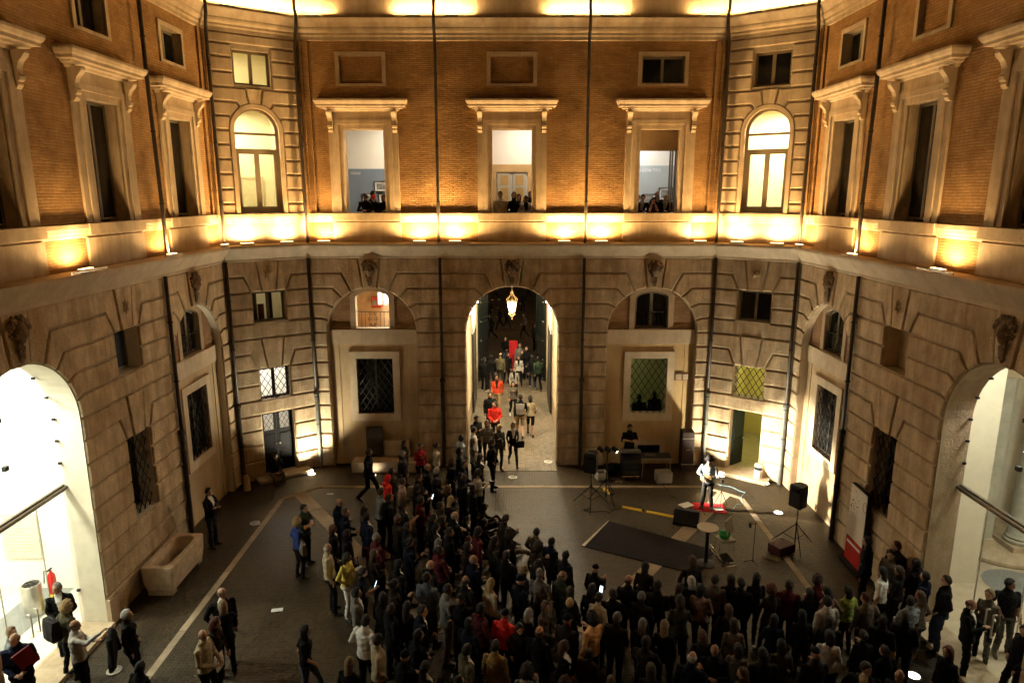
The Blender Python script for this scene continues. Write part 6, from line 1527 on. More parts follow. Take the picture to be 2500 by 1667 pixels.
# ------------------------------------------------------------------ drainpipes
def drainpipe(F, u, label, low=PIPE, up=PIPE, zj=3.2):
    D = empty('drainpipe', F.P(u, 0, 0.12), label=label, cat='drainpipe', group='drainpipes')
    mb = MB(); mb.tube([F.P(u, 0.02, 0.13), F.P(u, zj, 0.13)], 0.062, 12); mb.lathe(F.P(u, zj - 0.08, 0.13), [(0.062, 0), (0.09, 0.02), (0.09, 0.12), (0.06, 0.15)], 12); mb.build('foot_casing', low, D, smooth=True, flat_angle=50)
    mb = MB(); mb.tube([F.P(u, zj, 0.13), F.P(u, 7.43, 0.13)], 0.05, 12); mb.build('lower_pipe', up, D, smooth=True)
    mb = MB(); mb.tube([F.P(u, 7.93, 0.24), F.P(u, 9.3, 0.24), F.P(u, 12.0, 0.20), F.P(u, 14.1, 0.20), F.P(u, 14.35, 0.24), F.P(u, 14.6, 0.38), F.P(u, 14.9, 0.40), F.P(u, 15.1, 0.30), F.P(u, 16.8, 0.28)], 0.05, 12); mb.build('upper_pipe', up, D, smooth=True)
    for z in (1.6, 2.6, 4.6, 6.2): MB().lathe(F.P(u, z, 0.13), [(0.05, 0), (0.072, 0.005), (0.072, 0.035), (0.05, 0.04)], 12).build('bracket', IRON, D)
    for z, n in ((9.25, 0.24), (11.0, 0.213), (13.2, 0.20)): MB().lathe(F.P(u, z, n), [(0.05, 0), (0.064, 0.005), (0.064, 0.04), (0.05, 0.045)], 12).build('bracket', IRON, D)
drainpipe(FB, -2.42, 'drainpipe left of the central arch'); drainpipe(FB, 2.42, 'drainpipe right of the central arch')
for F, nm in ((FCL, 'left'), (FCR, 'right')):
    drainpipe(F, LC - 0.06, 'drainpipe at the %s corner of the far wall' % nm, PIPEG, PIPE, 2.75); drainpipe(F, 0.10, 'drainpipe at the outer edge of the %s slanted wall' % nm, PIPEG if nm == 'right' else PIPE, PIPE, 2.75)
for F, nm in ((FL, 'left'), (FR, 'right')): drainpipe(F, 17.62, 'drainpipe on the %s side wall between window and blind arch' % nm)

# ------------------------------------------------------------------ things in the courtyard
# stone trough by the left wall
tr = empty('stone_trough', (-8.55, 15.75, 0), label='long pale stone trough on the cobbles by the left wall', cat='trough')
def rr_loop(cx, cy_, a, b, r, z, n=6):
    out = []
    for (sx_, sy_, a0) in ((1, 1, 0), (-1, 1, 90), (-1, -1, 180), (1, -1, 270)):
        for i in range(n + 1): th = R(a0 + 90 * i / n); out.append((cx + sx_ * (a - r) + r * math.cos(th), cy_ + sy_ * (b - r) + r * math.sin(th), z))
    return out
rings = [rr_loop(-8.54, 15.72, 0.324, 0.810, 0.05, 0.10), rr_loop(-8.54, 15.72, 0.360, 0.862, 0.05, 0.34), rr_loop(-8.54, 15.72, 0.378, 0.880, 0.05, 0.72), rr_loop(-8.54, 15.72, 0.369, 0.871, 0.05, 0.75), rr_loop(-8.54, 15.72, 0.261, 0.757, 0.2, 0.75), rr_loop(-8.54, 15.72, 0.252, 0.748, 0.2, 0.72), rr_loop(-8.54, 15.72, 0.216, 0.686, 0.2, 0.30)]
k_ = len(rings[0]); mb = MB(); mb.add([p for r_ in rings for p in r_], [(i * k_ + j, i * k_ + (j + 1) % k_, (i + 1) * k_ + (j + 1) % k_, (i + 1) * k_ + j) for i in range(6) for j in range(k_)] + [tuple(range(k_))[::-1], tuple(6 * k_ + j for j in range(k_))]); mb.build('basin', mat('trough_stone', (0.58, 0.46, 0.32), 0.8, var=0.2, vscale=5, bump=0.4, bscale=22), tr)
for yy in (15.0, 16.4): MB().bbox((-8.52, yy, 0.06), (0.60, 0.22, 0.12), 0.015).build('foot_block', STONE2, tr)
# stone bench with a dark stele in the left blind arch
bch = empty('stone_bench', (-4.2, 22.7, 0), label='low stone bench at the foot of the left blind arch', cat='bench'); MB().bbox((-4.35, 22.62, 0.19), (2.5, 0.55, 0.38), 0.03).build('slab', STONE2, bch)
ste = empty('stele', (-4.9, 22.9, 0.38), label='dark upright stone slab standing on the bench', cat='stele'); MB().bbox((-4.88, 22.98, 0.92), (0.56, 0.20, 1.08), 0.02).build('slab', mat('stele_dark', (0.06, 0.045, 0.035), 0.8, var=0.3, vscale=8), ste)
MB().bbox((-4.1, 23.0, 0.66), (0.9, 0.10, 0.56), 0.02).build('back_slab', STONE3, bch)

def tripod(T, c, h, r=0.55, rot=0.3, m=None):
    m = m or BLACK; x, y = c
    MB().tube([(x, y, 0.12), (x, y, h)], 0.018, 8).build('pole', m, T, smooth=True); MB().tube([(x, y, 0.62), (x, y, 0.74)], 0.032, 8).build('collar', m, T)
    for i in range(3):
        a = rot + 2.094 * i; e = V((math.cos(a), math.sin(a), 0)); b = V((x, y, 0))
        MB().tube([b + V((0, 0, 0.70)), b + e * r + V((0, 0, 0.015))], 0.014, 6).build('leg', m, T); MB().tube([b + V((0, 0, 0.22)), b + e * r * 0.55 + V((0, 0, 0.32))], 0.010, 6).build('brace', m, T)
def speaker(c, z, rz, label):
    S = empty('loudspeaker', (c[0], c[1], z), label=label, cat='loudspeaker', group='loudspeakers on tripods'); M = Matrix.Translation((c[0], c[1], z)) @ Matrix.Rotation(rz, 4, 'Z')
    prof = [(-0.19, -0.17), (0.19, -0.17), (0.15, 0.15), (0.06, 0.20), (-0.06, 0.20), (-0.15, 0.15)]; vs = []
    for zz, sc in ((0.0, 0.94), (0.03, 1.0), (0.58, 1.0), (0.63, 0.93)): vs += [M @ V((x * sc, y * sc, zz)) for x, y in prof]
    mb = MB(); mb.add(vs, [(i * 6 + j, i * 6 + (j + 1) % 6, (i + 1) * 6 + (j + 1) % 6, (i + 1) * 6 + j) for i in range(3) for j in range(6)] + [(5, 4, 3, 2, 1, 0), tuple(range(18, 24))]); mb.build('cabinet', BLACK, S)
    MB().obox(M @ V((0, -0.172, 0.24)), (0.30, 0.012, 0.34), rz).build('grille', mat('speaker_grille', (0.02, 0.02, 0.02), 0.7, var=0.4, vscale=80), S)
    MB().tube([M @ V((-0.09, -0.175, 0.50)), M @ V((0.09, -0.175, 0.50))], 0.05, 8).build('horn', BLACKC, S); mb = MB(); mb.tube([M @ V((-0.08, 0, 0.62)), M @ V((-0.07, 0, 0.67)), M @ V((0.07, 0, 0.67)), M @ V((0.08, 0, 0.62))], 0.012, 6); mb.build('handle', BLACK, S)
for c, hz, rz, nm in (((2.45, 19.72), 1.16, R(-25), 'left of the stage'), ((7.80, 17.24), 1.20, R(-60), 'right of the stage')):
    T = empty('speaker_stand', (c[0], c[1], 0), label='black tripod stand under the loudspeaker ' + nm, cat='stand', group='tripod stands'); tripod(T, c, hz, 0.62, 0.4)
    speaker(c, hz, rz, 'black loudspeaker on a tripod ' + nm)
# stage lamp on a tripod: it throws the singer's shadow to the right
T = empty('lamp_stand', (2.98, 20.15, 0), label='thin black tripod carrying the stage lamp bar', cat='stand', group='tripod stands'); tripod(T, (2.98, 20.15), 1.62, 0.55, 0.9)
SL = empty('stage_lamp', (2.98, 20.15, 1.62), label='black stage lamp bar aimed at the singer', cat='stage lamp')
mb = MB(); mb.tube([(2.66, 20.20, 1.70), (3.30, 20.10, 1.70)], 0.02, 8); mb.build('bar', BLACK, SL)
for x in (2.76, 2.98, 3.20):
    MB().tube([(x - 0.05, 20.21, 1.78), (x + 0.09, 20.12, 1.66)], [0.07, 0.075], 14).build('can', BLACK, SL, smooth=True, flat_angle=40)
    MB().tube([(x + 0.085, 20.122, 1.665), (x + 0.094, 20.118, 1.66)], 0.06, 14).build('lens', LENSW if x > 3.1 else DGLASS, SL)
ld = bpy.data.lights.new('stage_lamp_light', 'SPOT'); ld.energy = 5200; ld.color = (1.0, 0.90, 0.70); ld.spot_size = R(52); ld.spot_blend = 0.55; ld.shadow_soft_size = 0.06
lo = bpy.data.objects.new('stage_lamp_light', ld); COL.objects.link(lo); lo.parent = SL; lp = V((3.34, 20.05, 1.66)); lo.location = lp - V(SL.location)
dv = V((7.3, 20.3, 1.05)) - lp; lo.rotation_euler = dv.to_track_quat('-Z', 'Y').to_euler()

# in-ground lamps
def ground_lamp(x, y, label, power=0.0, col=(1.0, 0.88, 0.62), aim=None, bright=True, size=R(80)):
    G = empty('ground_lamp', (x, y, 0), label=label, cat='ground lamp', group='lamps let into the cobbles')
    MB().lathe((x, y, 0.0), [(0.15, 0.0), (0.15, 0.018), (0.115, 0.020), (0.112, 0.012)], 20).build('rim', METAL, G); MB().lathe((x, y, 0.0), [(0.112, 0.004), (0.112, 0.016), (0.02, 0.017)], 20).build('lens', LENSW if bright else mat('lens_off', (0.35, 0.33, 0.28), 0.2), G)
    if power:
        ld = bpy.data.lights.new('ground_lamp_light', 'SPOT'); ld.energy = power; ld.color = col; ld.spot_size = size; ld.spot_blend = 0.9; ld.shadow_soft_size = 0.10
        lo = bpy.data.objects.new('ground_lamp_light', ld); COL.objects.link(lo); lo.parent = G; lo.location = (0, 0, 0.05); dv = V(aim) - V((x, y, 0.05)); lo.rotation_euler = dv.to_track_quat('-Z', 'Y').to_euler()
ground_lamp(-6.96, 22.22, 'lit ground lamp at the foot of the left slanted wall', 1150, aim=(-7.40, 22.55, 4.0), size=R(120))
ground_lamp(-4.83, 22.12, 'lit ground lamp in front of the stone bench', 14, aim=(-4.7, 22.5, 0.3))
ground_lamp(8.13, 19.28, 'lit ground lamp on the cobbles right of the singer', 260, aim=(9.1, 19.3, 3.0))
ground_lamp(8.52, 21.45, 'lit ground lamp at the foot of the right slanted wall', 2500, aim=(8.02, 22.0, 4.0), size=R(120))
ground_lamp(7.22, 22.08, 'lit ground lamp at the corner drainpipe behind the singer', 1600, aim=(7.35, 22.5, 4.5), size=R(120))
ground_lamp(8.11, 12.06, 'bright ground lamp among the crowd at the lower right', 10, aim=(8.3, 12.3, 1.0))
ground_lamp(-8.12, 12.22, 'unlit round ground lamp by the trough side', bright=False); ground_lamp(0.03, 21.95, 'unlit round ground lamp in front of the passage', bright=False); ground_lamp(1.32, 23.35, 'unlit round ground lamp on the passage sill', bright=False); ground_lamp(-7.6, 18.6, 'unlit round ground lamp near the left wall', bright=False)

# sound desk
dk = empty('mixing_desk', (4.05, 21.95, 0), label='mixing desk on a wheeled rack in front of the technician', cat='mixing desk')
MB().bbox((4.05, 21.95, 0.52), (0.62, 0.50, 0.72), 0.015).build('rack', BLACK, dk); MB().bbox((4.02, 21.93, 0.98), (0.66, 0.46, 0.10), 0.012, rx=R(-14)).build('console', mat('console_grey', (0.16, 0.16, 0.15), 0.4), dk)
for i in range(8):
    MB().obox((3.76 + i * 0.075, 21.86, 1.022), (0.02, 0.05, 0.02)).build('fader', WHITE, dk); MB().obox((3.76 + i * 0.075, 21.98, 1.045), (0.022, 0.022, 0.02)).build('knob', BLACK, dk)
for z in (0.30, 0.48, 0.66): MB().obox((4.05, 21.697, z), (0.54, 0.01, 0.14)).build('rack_unit', mat('rack_unit', (0.05, 0.05, 0.055), 0.35), dk)
for a in (-0.26, 0.26):
    for b in (-0.2, 0.2): MB().tube([(4.05 + a - 0.015, 21.95 + b, 0.06), (4.05 + a + 0.015, 21.95 + b, 0.06)], 0.06, 12).build('castor', BLACK, dk)
MB().tube([(3.72, 21.65, 0.17), (4.38, 21.65, 0.17)], 0.018, 8).build('rail', CHROME, dk)
tb = empty('folding_table', (4.95, 22.1, 0), label='folding table with equipment right of the mixing desk', cat='table'); MB().bbox((4.92, 22.10, 0.73), (1.05, 0.55, 0.035), 0.01).build('top', BLACK, tb); MB().obox((4.92, 21.82, 0.725), (1.06, 0.012, 0.045)).build('edge', METAL, tb)
for a in (-0.48, 0.48):
    for b in (-0.24, 0.24): MB().tube([(4.92 + a, 22.1 + b, 0), (4.92 + a * 0.96, 22.1 + b, 0.72)], 0.014, 6).build('leg', METAL, tb)
lpt = empty('laptop', (4.75, 22.1, 0.75), label='small closed laptop on the folding table', cat='laptop'); MB().bbox((4.75, 22.10, 0.765), (0.34, 0.24, 0.025), 0.006).build('body', mat('laptop_grey', (0.1, 0.1, 0.1), 0.4), lpt)
def crate(x, y, rz, label, m, sx=0.5, sy=0.36, sz=0.36):
    C_ = empty('storage_box', (x, y, 0), label=label, cat='box', group='boxes around the sound desk'); c, s = math.cos(rz), math.sin(rz)
    for dx, dy, a, b in ((0, -sy / 2, sx, 0.02), (0, sy / 2, sx, 0.02), (-sx / 2, 0, 0.02, sy), (sx / 2, 0, 0.02, sy)): MB().obox((x + dx * c - dy * s, y + dx * s + dy * c, sz / 2 + 0.01), (a, b, sz), rz).build('side', m, C_)
    MB().obox((x, y, 0.02), (sx - 0.03, sy - 0.03, 0.02), rz).build('bottom', m, C_); MB().bbox((x, y, sz * 0.55), (sx * 0.7, sy * 0.6, 0.12), 0.03, rz).build('contents', BLACKC, C_)
crate(5.12, 21.62, 0.06, 'pale grey plastic box under the folding table', mat('plastic_grey', (0.42, 0.41, 0.38), 0.5)); crate(3.05, 21.85, 0.3, 'small pale box left of the mixing desk', mat('plastic_grey', (0.42, 0.41, 0.38), 0.5), 0.34, 0.28, 0.26)
cs = empty('speaker_case', (6.22, 22.72, 0), label='tall dark equipment case leaning in the right blind arch', cat='case'); MB().bbox((6.15, 22.72, 0.72), (0.42, 0.40, 1.42), 0.02).build('case', mat('case_maroon', (0.035, 0.018, 0.016), 0.6), cs)
for z in (0.25, 1.2): MB().obox((6.15, 22.515, z), (0.44, 0.012, 0.03)).build('strap', METAL, cs)
MB().tube([(6.09, 22.51, 0.8), (6.09, 22.48, 0.8), (6.21, 22.48, 0.8), (6.21, 22.51, 0.8)], 0.01, 6).build('handle', METAL, cs)
jb = empty('jacket_pile', (3.45, 22.3, 0), label='dark bag lying beside the mixing desk', cat='bag'); mb = MB(); mb.ball((3.5, 22.25, 0.2), (0.28, 0.2, 0.22), 14, 10)
mb.v = [tuple(V(v) + V((0, 0, 0.05)) * noise.noise(V(v) * 6) + V((0.04, 0.03, 0)) * noise.noise(V(v) * 5 + V((3, 0, 0)))) for v in mb.v]; mb.build('body', BLACKC, jb, smooth=True)

# singer's things: hat, guitar, rug, microphone stand, small tripod, sheets
M = SINGER.matrix_basis @ body_mesh('guitar')[1]
ht = MB(); ht.lathe((0, 0, 0), [(0.155, 0.045), (0.16, 0.05), (0.155, 0.056), (0.10, 0.06), (0.098, 0.12), (0.09, 0.155), (0.04, 0.165)], 24)
hm_ = body_mesh('guitar')[1]; o2 = MB(); o2.add([hm_ @ V(v) for v in ht.v], ht.f); hb_ = bpy.data.meshes.new('hat'); hb_.from_pydata([tuple(v) for v in o2.v], [], o2.f); hb_.materials.append(BLACKC); hb_.shade_smooth(); ho = bpy.data.objects.new('hat', hb_); COL.objects.link(ho); ho.parent = SINGER
gu = empty('guitar', (6.03, 19.5, 1.0), label='small guitar held across the chest by the singer', cat='guitar')
GM = Matrix.Translation((6.03, 19.62, 0)) @ Matrix.Rotation(-R(205), 4, 'Z')
def gpt(a, b, c_): return GM @ V((a, b, c_))
WOOD = mat('guitar_wood', (0.42, 0.27, 0.12), 0.35, var=0.15, vscale=8); mb = MB(); outl = []
for i in range(28):
    a = 2 * math.pi * i / 28; r_ = 0.14 + 0.03 * math.cos(2 * a) + 0.02 * math.cos(a); outl.append((r_ * math.cos(a), r_ * 0.82 * math.sin(a)))
gx, gz = 0.07, 1.05; ca_, sa_ = math.cos(R(162)), math.sin(R(162)) * 1
loop = [(gx + (p * -math.cos(R(-20)) - q * math.sin(R(-20))), gz + (p * -math.sin(R(-20)) * -1 * -1 + q * math.cos(R(-20)))) for p, q in outl]
vs = [gpt(a, 0.135, c_) for a, c_ in loop] + [gpt(a, 0.205, c_) for a, c_ in loop]; k_ = len(loop); mb.add(vs, [tuple(range(k_))[::-1], tuple(range(k_, 2 * k_))] + [(i, (i + 1) % k_, k_ + (i + 1) % k_, k_ + i) for i in range(k_)]); mb.build('soundbox', WOOD, gu)
MB().tube([gpt(gx - 0.10, 0.20, gz + 0.04), gpt(gx - 0.48, 0.21, gz + 0.19)], 0.017, 8).build('neck', mat('neck_dark', (0.06, 0.03, 0.015), 0.4), gu); MB().obox(gpt(gx - 0.53, 0.21, gz + 0.21), (0.09, 0.02, 0.06), -R(205)).build('headstock', WOOD, gu); MB().tube([gpt(gx, 0.204, gz), gpt(gx, 0.209, gz)], 0.035, 14).build('sound_hole', BLACK, gu)
rg = empty('rug', (6.1, 19.65, 0), label='small bright red rug under the singer', cat='rug')
mb = MB(); K1, K2 = 14, 10; c0, s0 = math.cos(R(-8)), math.sin(R(-8)); vs = []
for lay in (0, 1):
    for j in range(K2 + 1):
        for i in range(K1 + 1):
            x = (i / K1 - 0.5) * 1.0; y = (j / K2 - 0.5) * 0.62; zz = 0.014 + 0.018 * max(0, noise.noise(V((x * 5, y * 5, 2)))) if lay else 0.004; vs.append((6.1 + x * c0 - y * s0, 19.62 + x * s0 + y * c0, zz))
S_ = (K1 + 1) * (K2 + 1); q_ = lambda l, j, i: l * S_ + j * (K1 + 1) + i
mb.add(vs, [(q_(1, j, i), q_(1, j, i + 1), q_(1, j + 1, i + 1), q_(1, j + 1, i)) for j in range(K2) for i in range(K1)] + [(q_(0, 0, i), q_(0, 0, i + 1), q_(1, 0, i + 1), q_(1, 0, i)) for i in range(K1)] + [(q_(0, K2, i), q_(0, K2, i + 1), q_(1, K2, i + 1), q_(1, K2, i)) for i in range(K1)] + [(q_(0, j, 0), q_(0, j + 1, 0), q_(1, j + 1, 0), q_(1, j, 0)) for j in range(K2)] + [(q_(0, j, K1), q_(0, j + 1, K1), q_(1, j + 1, K1), q_(1, j, K1)) for j in range(K2)]); mb.build('cloth', mat('red_rug', (0.55, 0.015, 0.02), 0.9, var=0.15), rg, smooth=True)
ms = empty('microphone_stand', (5.85, 19.42, 0), label='black boom microphone stand in front of the singer', cat='microphone stand')
mb = MB(); mb.tube([(5.84, 19.36, 0.05), (5.84, 19.36, 1.25)], 0.011, 8); mb.tube([(5.78, 19.30, 1.20), (5.97, 19.46, 1.50)], 0.008, 8); mb.build('pole', BLACK, ms); MB().tube([(5.96, 19.45, 1.49), (6.0, 19.49, 1.55)], [0.018, 0.026], 10).build('microphone', BLACK, ms)
for i in range(3): a = 0.5 + 2.094 * i; MB().tube([(5.84, 19.36, 0.10), (5.84 + 0.24 * math.cos(a), 19.36 + 0.24 * math.sin(a), 0.035)], 0.009, 6).build('leg', BLACK, ms)
st3 = empty('small_tripod', (6.5, 19.6, 0), label='small black tripod right of the singer', cat='tripod'); mb = MB(); mb.tube([(6.5, 19.72, 0.3), (6.5, 19.72, 0.82)], 0.010, 6); mb.build('pole', BLACK, st3); MB().bbox((6.5, 19.70, 0.86), (0.06, 0.05, 0.10), 0.01).build('head', BLACK, st3)
for i in range(3): a = 0.2 + 2.094 * i; MB().tube([(6.5, 19.72, 0.52), (6.5 + 0.22 * math.cos(a), 19.72 + 0.22 * math.sin(a), 0.03)], 0.009, 6).build('leg', BLACK, st3)
def sheet(x, y, rz, label, sx=0.30, sy=0.21, m=None, z=0.006):
    o = MB(); o.v = []; vs = []
    for j in range(4):
        for i in range(5):
            a, b = (i / 4 - 0.5) * sx, (j / 3 - 0.5) * sy; vs.append((x + a * math.cos(rz) - b * math.sin(rz), y + a * math.sin(rz) + b * math.cos(rz), z + 0.014 + 0.012 * noise.noise(V((x + a * 9, y + b * 9, 0)))))
    vs += [(p[0], p[1], p[2] - 0.002) for p in vs]
    o.add(vs, [(j * 5 + i, j * 5 + i + 1, j * 5 + i + 6, j * 5 + i + 5) for j in range(3) for i in range(4)] + [(20 + j * 5 + i + 5, 20 + j * 5 + i + 6, 20 + j * 5 + i + 1, 20 + j * 5 + i) for j in range(3) for i in range(4)]); ob = o.build('paper_sheet', m or WHITE); return tag(ob, label, 'paper', 'papers on the ground')
sheet(5.45, 19.80, 0.5, 'white sheet of paper left of the red rug', 0.42, 0.30); sheet(-5.49, 14.28, 0.2, 'scrap of paper on the empty cobbles at lower left', 0.26, 0.14); sheet(-5.9, 20.6, 0.1, 'white slip of paper near the far left corner', 0.22, 0.09); sheet(7.05, 13.9, 0.7, 'small white scrap on the cobbles at the right', 0.16, 0.09); sheet(6.35, 19.45, 0.2, 'printed sheet on the red rug at the singer feet', 0.28, 0.2, z=0.04)
# floor monitor
wm = empty('floor_monitor', (5.15, 18.55, 0), label='black wedge floor monitor facing the singer', cat='loudspeaker'); M = Matrix.Translation((5.15, 18.6, 0)) @ Matrix.Rotation(R(-22), 4, 'Z'); prof = [(-0.20, 0.0), (0.20, 0.0), (0.22, 0.10), (-0.02, 0.40), (-0.17, 0.40), (-0.22, 0.2)]
vs = [M @ V((sx_, -y, z)) for sx_ in (-0.36, 0.36) for y, z in prof]; mb = MB(); mb.add(vs, [(0, 1, 2, 3, 4, 5), (11, 10, 9, 8, 7, 6)] + [(i, 6 + i, 6 + (i + 1) % 6, (i + 1) % 6) for i in range(6)]); mb.build('cabinet', BLACK, wm); mb = MB(); mb.add([M @ V((sx_, -y - 0.004 * 0, z)) for sx_ in (-0.33, 0.33) for y, z in ((0.225, 0.11), (-0.005, 0.405))], [(0, 1, 3, 2)]); 
# yellow cable ramps
YEL = mat('yellow_ramp', (0.62, 0.40, 0.03), 0.6, var=0.15)
for i, (a, b, nm) in enumerate((((3.44, 19.68), (4.03, 19.40), 'left piece'), ((4.12, 19.36), (4.92, 18.98), 'right piece next to the floor monitor'), ((3.05, 21.05), (3.22, 20.55), 'short piece near the stage lamp'))):
    yr = empty('cable_ramp', (a[0], a[1], 0), label='yellow cable ramp on the cobbles, ' + nm, cat='cable ramp', group='yellow cable ramps'); a, b = V((*a, 0)), V((*b, 0)); d = (b - a).normalized(); q = V((-d.y, d.x, 0))
    mb = MB(); pf = [(-0.075, 0.008), (-0.035, 0.04), (0.035, 0.04), (0.075, 0.008)]; vs = [e + q * n_ + V((0, 0, z_)) for e in (a, b) for n_, z_ in pf]; mb.add(vs, [(0, 1, 5, 4), (1, 2, 6, 5), (2, 3, 7, 6), (3, 0, 4, 7), (0, 3, 2, 1), (4, 5, 6, 7)]); mb.build('ramp', YEL, yr)
    MB().tube([b - d * 0.03 + V((0, 0, 0.03)), b + d * 0.03 + V((0, 0, 0.03))], 0.05, 8).build('end_cap', BLACK, yr)
# dark dance carpet with a pale taped end
cp = empty('stage_carpet', (3.7, 17.2, 0), label='large dark carpet laid on the cobbles in front of the stage', cat='carpet'); pts = [(1.92, 17.27), (4.75, 15.80), (5.55, 17.02), (2.86, 18.74)]
mb = MB(); mb.add([(x, y, z) for z in (0.002, 0.022) for x, y in pts], [(4, 5, 6, 7), (0, 1, 5, 4), (1, 2, 6, 5), (2, 3, 7, 6), (3, 0, 4, 7)]); mb.build('pile', mat('carpet_dark', (0.009, 0.006, 0.010), 0.98, var=0.3, vscale=5, bump=0.3, bscale=90), cp)
a, b = V((1.92, 17.27, 0)), V((2.86, 18.74, 0)); d = (b - a).normalized(); q = V((d.y, -d.x, 0)) * 0.09; mb = MB(); mb.add([tuple(p + V((0, 0, z))) for z in (0.0225, 0.026) for p in (a, a + q, b + q * 0.3, b)], [(4, 5, 6, 7), (0, 1, 5, 4), (1, 2, 6, 5), (2, 3, 7, 6), (3, 0, 4, 7)]); mb.build('edge_tape', mat('tape_pale', (0.5, 0.45, 0.36), 0.7, var=0.3, vscale=20), cp)
# tall round bar table, music stand, folded chair, green bowl, broom of straw
rt = empty('bar_table', (5.10, 16.35, 0), label='tall round table with a pale top by the carpet end', cat='table'); MB().lathe((5.10, 16.35, 1.02), [(0.26, 0), (0.275, 0.01), (0.275, 0.03), (0.265, 0.035), (0.02, 0.036)], 32).build('top', mat('table_top', (0.55, 0.48, 0.38), 0.5, var=0.1), rt); MB().lathe((5.10, 16.35, 0), [(0.24, 0.0), (0.24, 0.025), (0.05, 0.06), (0.045, 0.85), (0.10, 0.99), (0.12, 1.02)], 24).build('pedestal', BLACK, rt, smooth=True, flat_angle=40)
fcx, fcy = 5.75, 16.9
fch = empty('garden_chair', (fcx, fcy, 0), label='pale chair with chrome legs behind the round table', cat='chair'); mb = MB(); mb.obox((fcx, fcy, 0.43), (0.42, 0.40, 0.03), 0.3); mb.build('seat', mat('chair_pale', (0.42, 0.38, 0.28), 0.6), fch); mb = MB(); mb.obox((fcx + 0.16, fcy + 0.20, 0.68), (0.42, 0.03, 0.42), 0.9, rx=R(-12)); mb.build('backrest', mat('chair_pale', (0.42, 0.38, 0.28), 0.6), fch)
for a, b in ((-0.18, -0.17), (0.18, -0.17), (-0.18, 0.17), (0.18, 0.17)): MB().tube([(fcx + a * 1.15, fcy + b * 1.15, 0.0), (fcx + a, fcy + b, 0.42)], 0.012, 8).build('leg', CHROME, fch)
bw = empty('green_bowl', (fcx, fcy, 0.445), label='bright green plastic bowl on the pale chair', cat='bowl'); MB().lathe((fcx - 0.02, fcy, 0.446), [(0.09, 0), (0.12, 0.02), (0.165, 0.13), (0.17, 0.14), (0.155, 0.135), (0.10, 0.02)], 24).build('body', mat('green_plastic', (0.02, 0.30, 0.05), 0.4), bw, smooth=True)
ch2 = empty('folded_chair', (5.5, 16.35, 0), label='folded chrome chair lying by the round table foot', cat='chair')
for (p_, q_) in (((5.28, 16.55, 0.30), (5.55, 16.30, 0.06)), ((5.55, 16.30, 0.06), (5.85, 16.28, 0.05)), ((5.40, 16.05, 0.05), (5.85, 16.12, 0.09)), ((5.32, 16.75, 0.35), (5.52, 16.40, 0.10))): MB().tube([p_, q_], 0.014, 8).build('tube', CHROME, ch2, smooth=True)
MB().obox((5.62, 16.45, 0.10), (0.36, 0.30, 0.03), 0.4, rx=0.3).build('seat', BLACKC, ch2)
mst = empty('music_stand', (6.35, 16.35, 0), label='thin black microphone stand behind the front row', cat='microphone stand'); MB().tube([(6.35, 16.40, 0.02), (6.35, 16.40, 1.15)], 0.010, 8).build('pole', BLACK, mst); MB().tube([(6.22, 16.40, 1.02), (6.20, 16.38, 1.15)], [0.03, 0.04], 10).build('microphone', BLACK, mst); MB().tube([(6.35, 16.40, 1.12), (6.21, 16.39, 1.10)], 0.008, 6).build('boom', BLACK, mst)
for i in range(3): a = 0.9 + 2.094 * i; MB().tube([(6.35, 16.40, 0.08), (6.35 + 0.22 * math.cos(a), 16.40 + 0.22 * math.sin(a), 0.02)], 0.009, 6).build('leg', BLACK, mst)
bx = empty('instrument_case', (7.35, 17.0, 0), label='dark red instrument case under the right loudspeaker stand', cat='case'); MB().bbox((7.32, 16.95, 0.14), (0.62, 0.42, 0.26), 0.04, 0.5).build('case', mat('case_red', (0.06, 0.012, 0.012), 0.6), bx); MB().tube([(7.10, 16.95, 0.28), (7.18, 17.02, 0.36), (7.36, 17.12, 0.36), (7.44, 17.15, 0.28)], 0.014, 6).build('handle', METAL, bx)
sw = empty('straw_bundle', (6.9, 16.55, 0), label='bundle of pale straw lying on the cobbles', cat='straw'); rr = random.Random(4)
mb = MB()
for i in range(40): a = rr.uniform(-0.5, 0.15); x0 = 6.68 + rr.uniform(0, 0.12); y0 = 16.62 + rr.uniform(-0.04, 0.04); mb.tube([(x0, y0, 0.02 + rr.uniform(0, 0.03)), (x0 + 0.38 * math.cos(a), y0 + 0.38 * math.sin(a), 0.02 + rr.uniform(0, 0.05))], 0.004, 3)
mb.build('stalks', mat('straw', (0.48, 0.40, 0.24), 0.8), sw)
# cables
def cable(pts, label, m=None, r=0.010):
    P3 = []
    for i in range(len(pts) - 1):
        for j in range(8): t = j / 8; a, b = V(pts[i]), V(pts[i + 1]); q = a.lerp(b, t); P3.append((q.x + 0.05 * math.sin(i * 2 + t * 6.28), q.y + 0.05 * math.cos(i * 1.7 + t * 6.28), 0.012))
    P3.append((*pts[-1], 0.012)); o = MB().tube(P3, r, 6).build('cable', m or BLACK, smooth=True); return tag(o, label, 'cable', 'cables on the cobbles')
cable([(5.0, 21.3), (5.2, 20.3), (5.4, 19.4), (5.7, 19.2)], 'black cable running from the desk to the singer'); cable([(6.4, 19.5), (7.3, 19.35), (8.1, 19.2)], 'black cable from the red rug to the right ground lamp'); cable([(6.5, 19.3), (7.2, 19.9), (7.6, 20.8), (6.9, 21.4)], 'pale blue cable looping behind the singer', mat('cable_blue', (0.25, 0.40, 0.45), 0.5), 0.008); cable([(6.7, 21.3), (7.6, 20.5), (8.0, 19.4)], 'thin black cable curving to the right ground lamp', r=0.007); cable([(2.45, 19.72), (2.2, 19.4), (3.0, 19.3), (3.4, 19.7)], 'black cable coiled at the left loudspeaker stand')
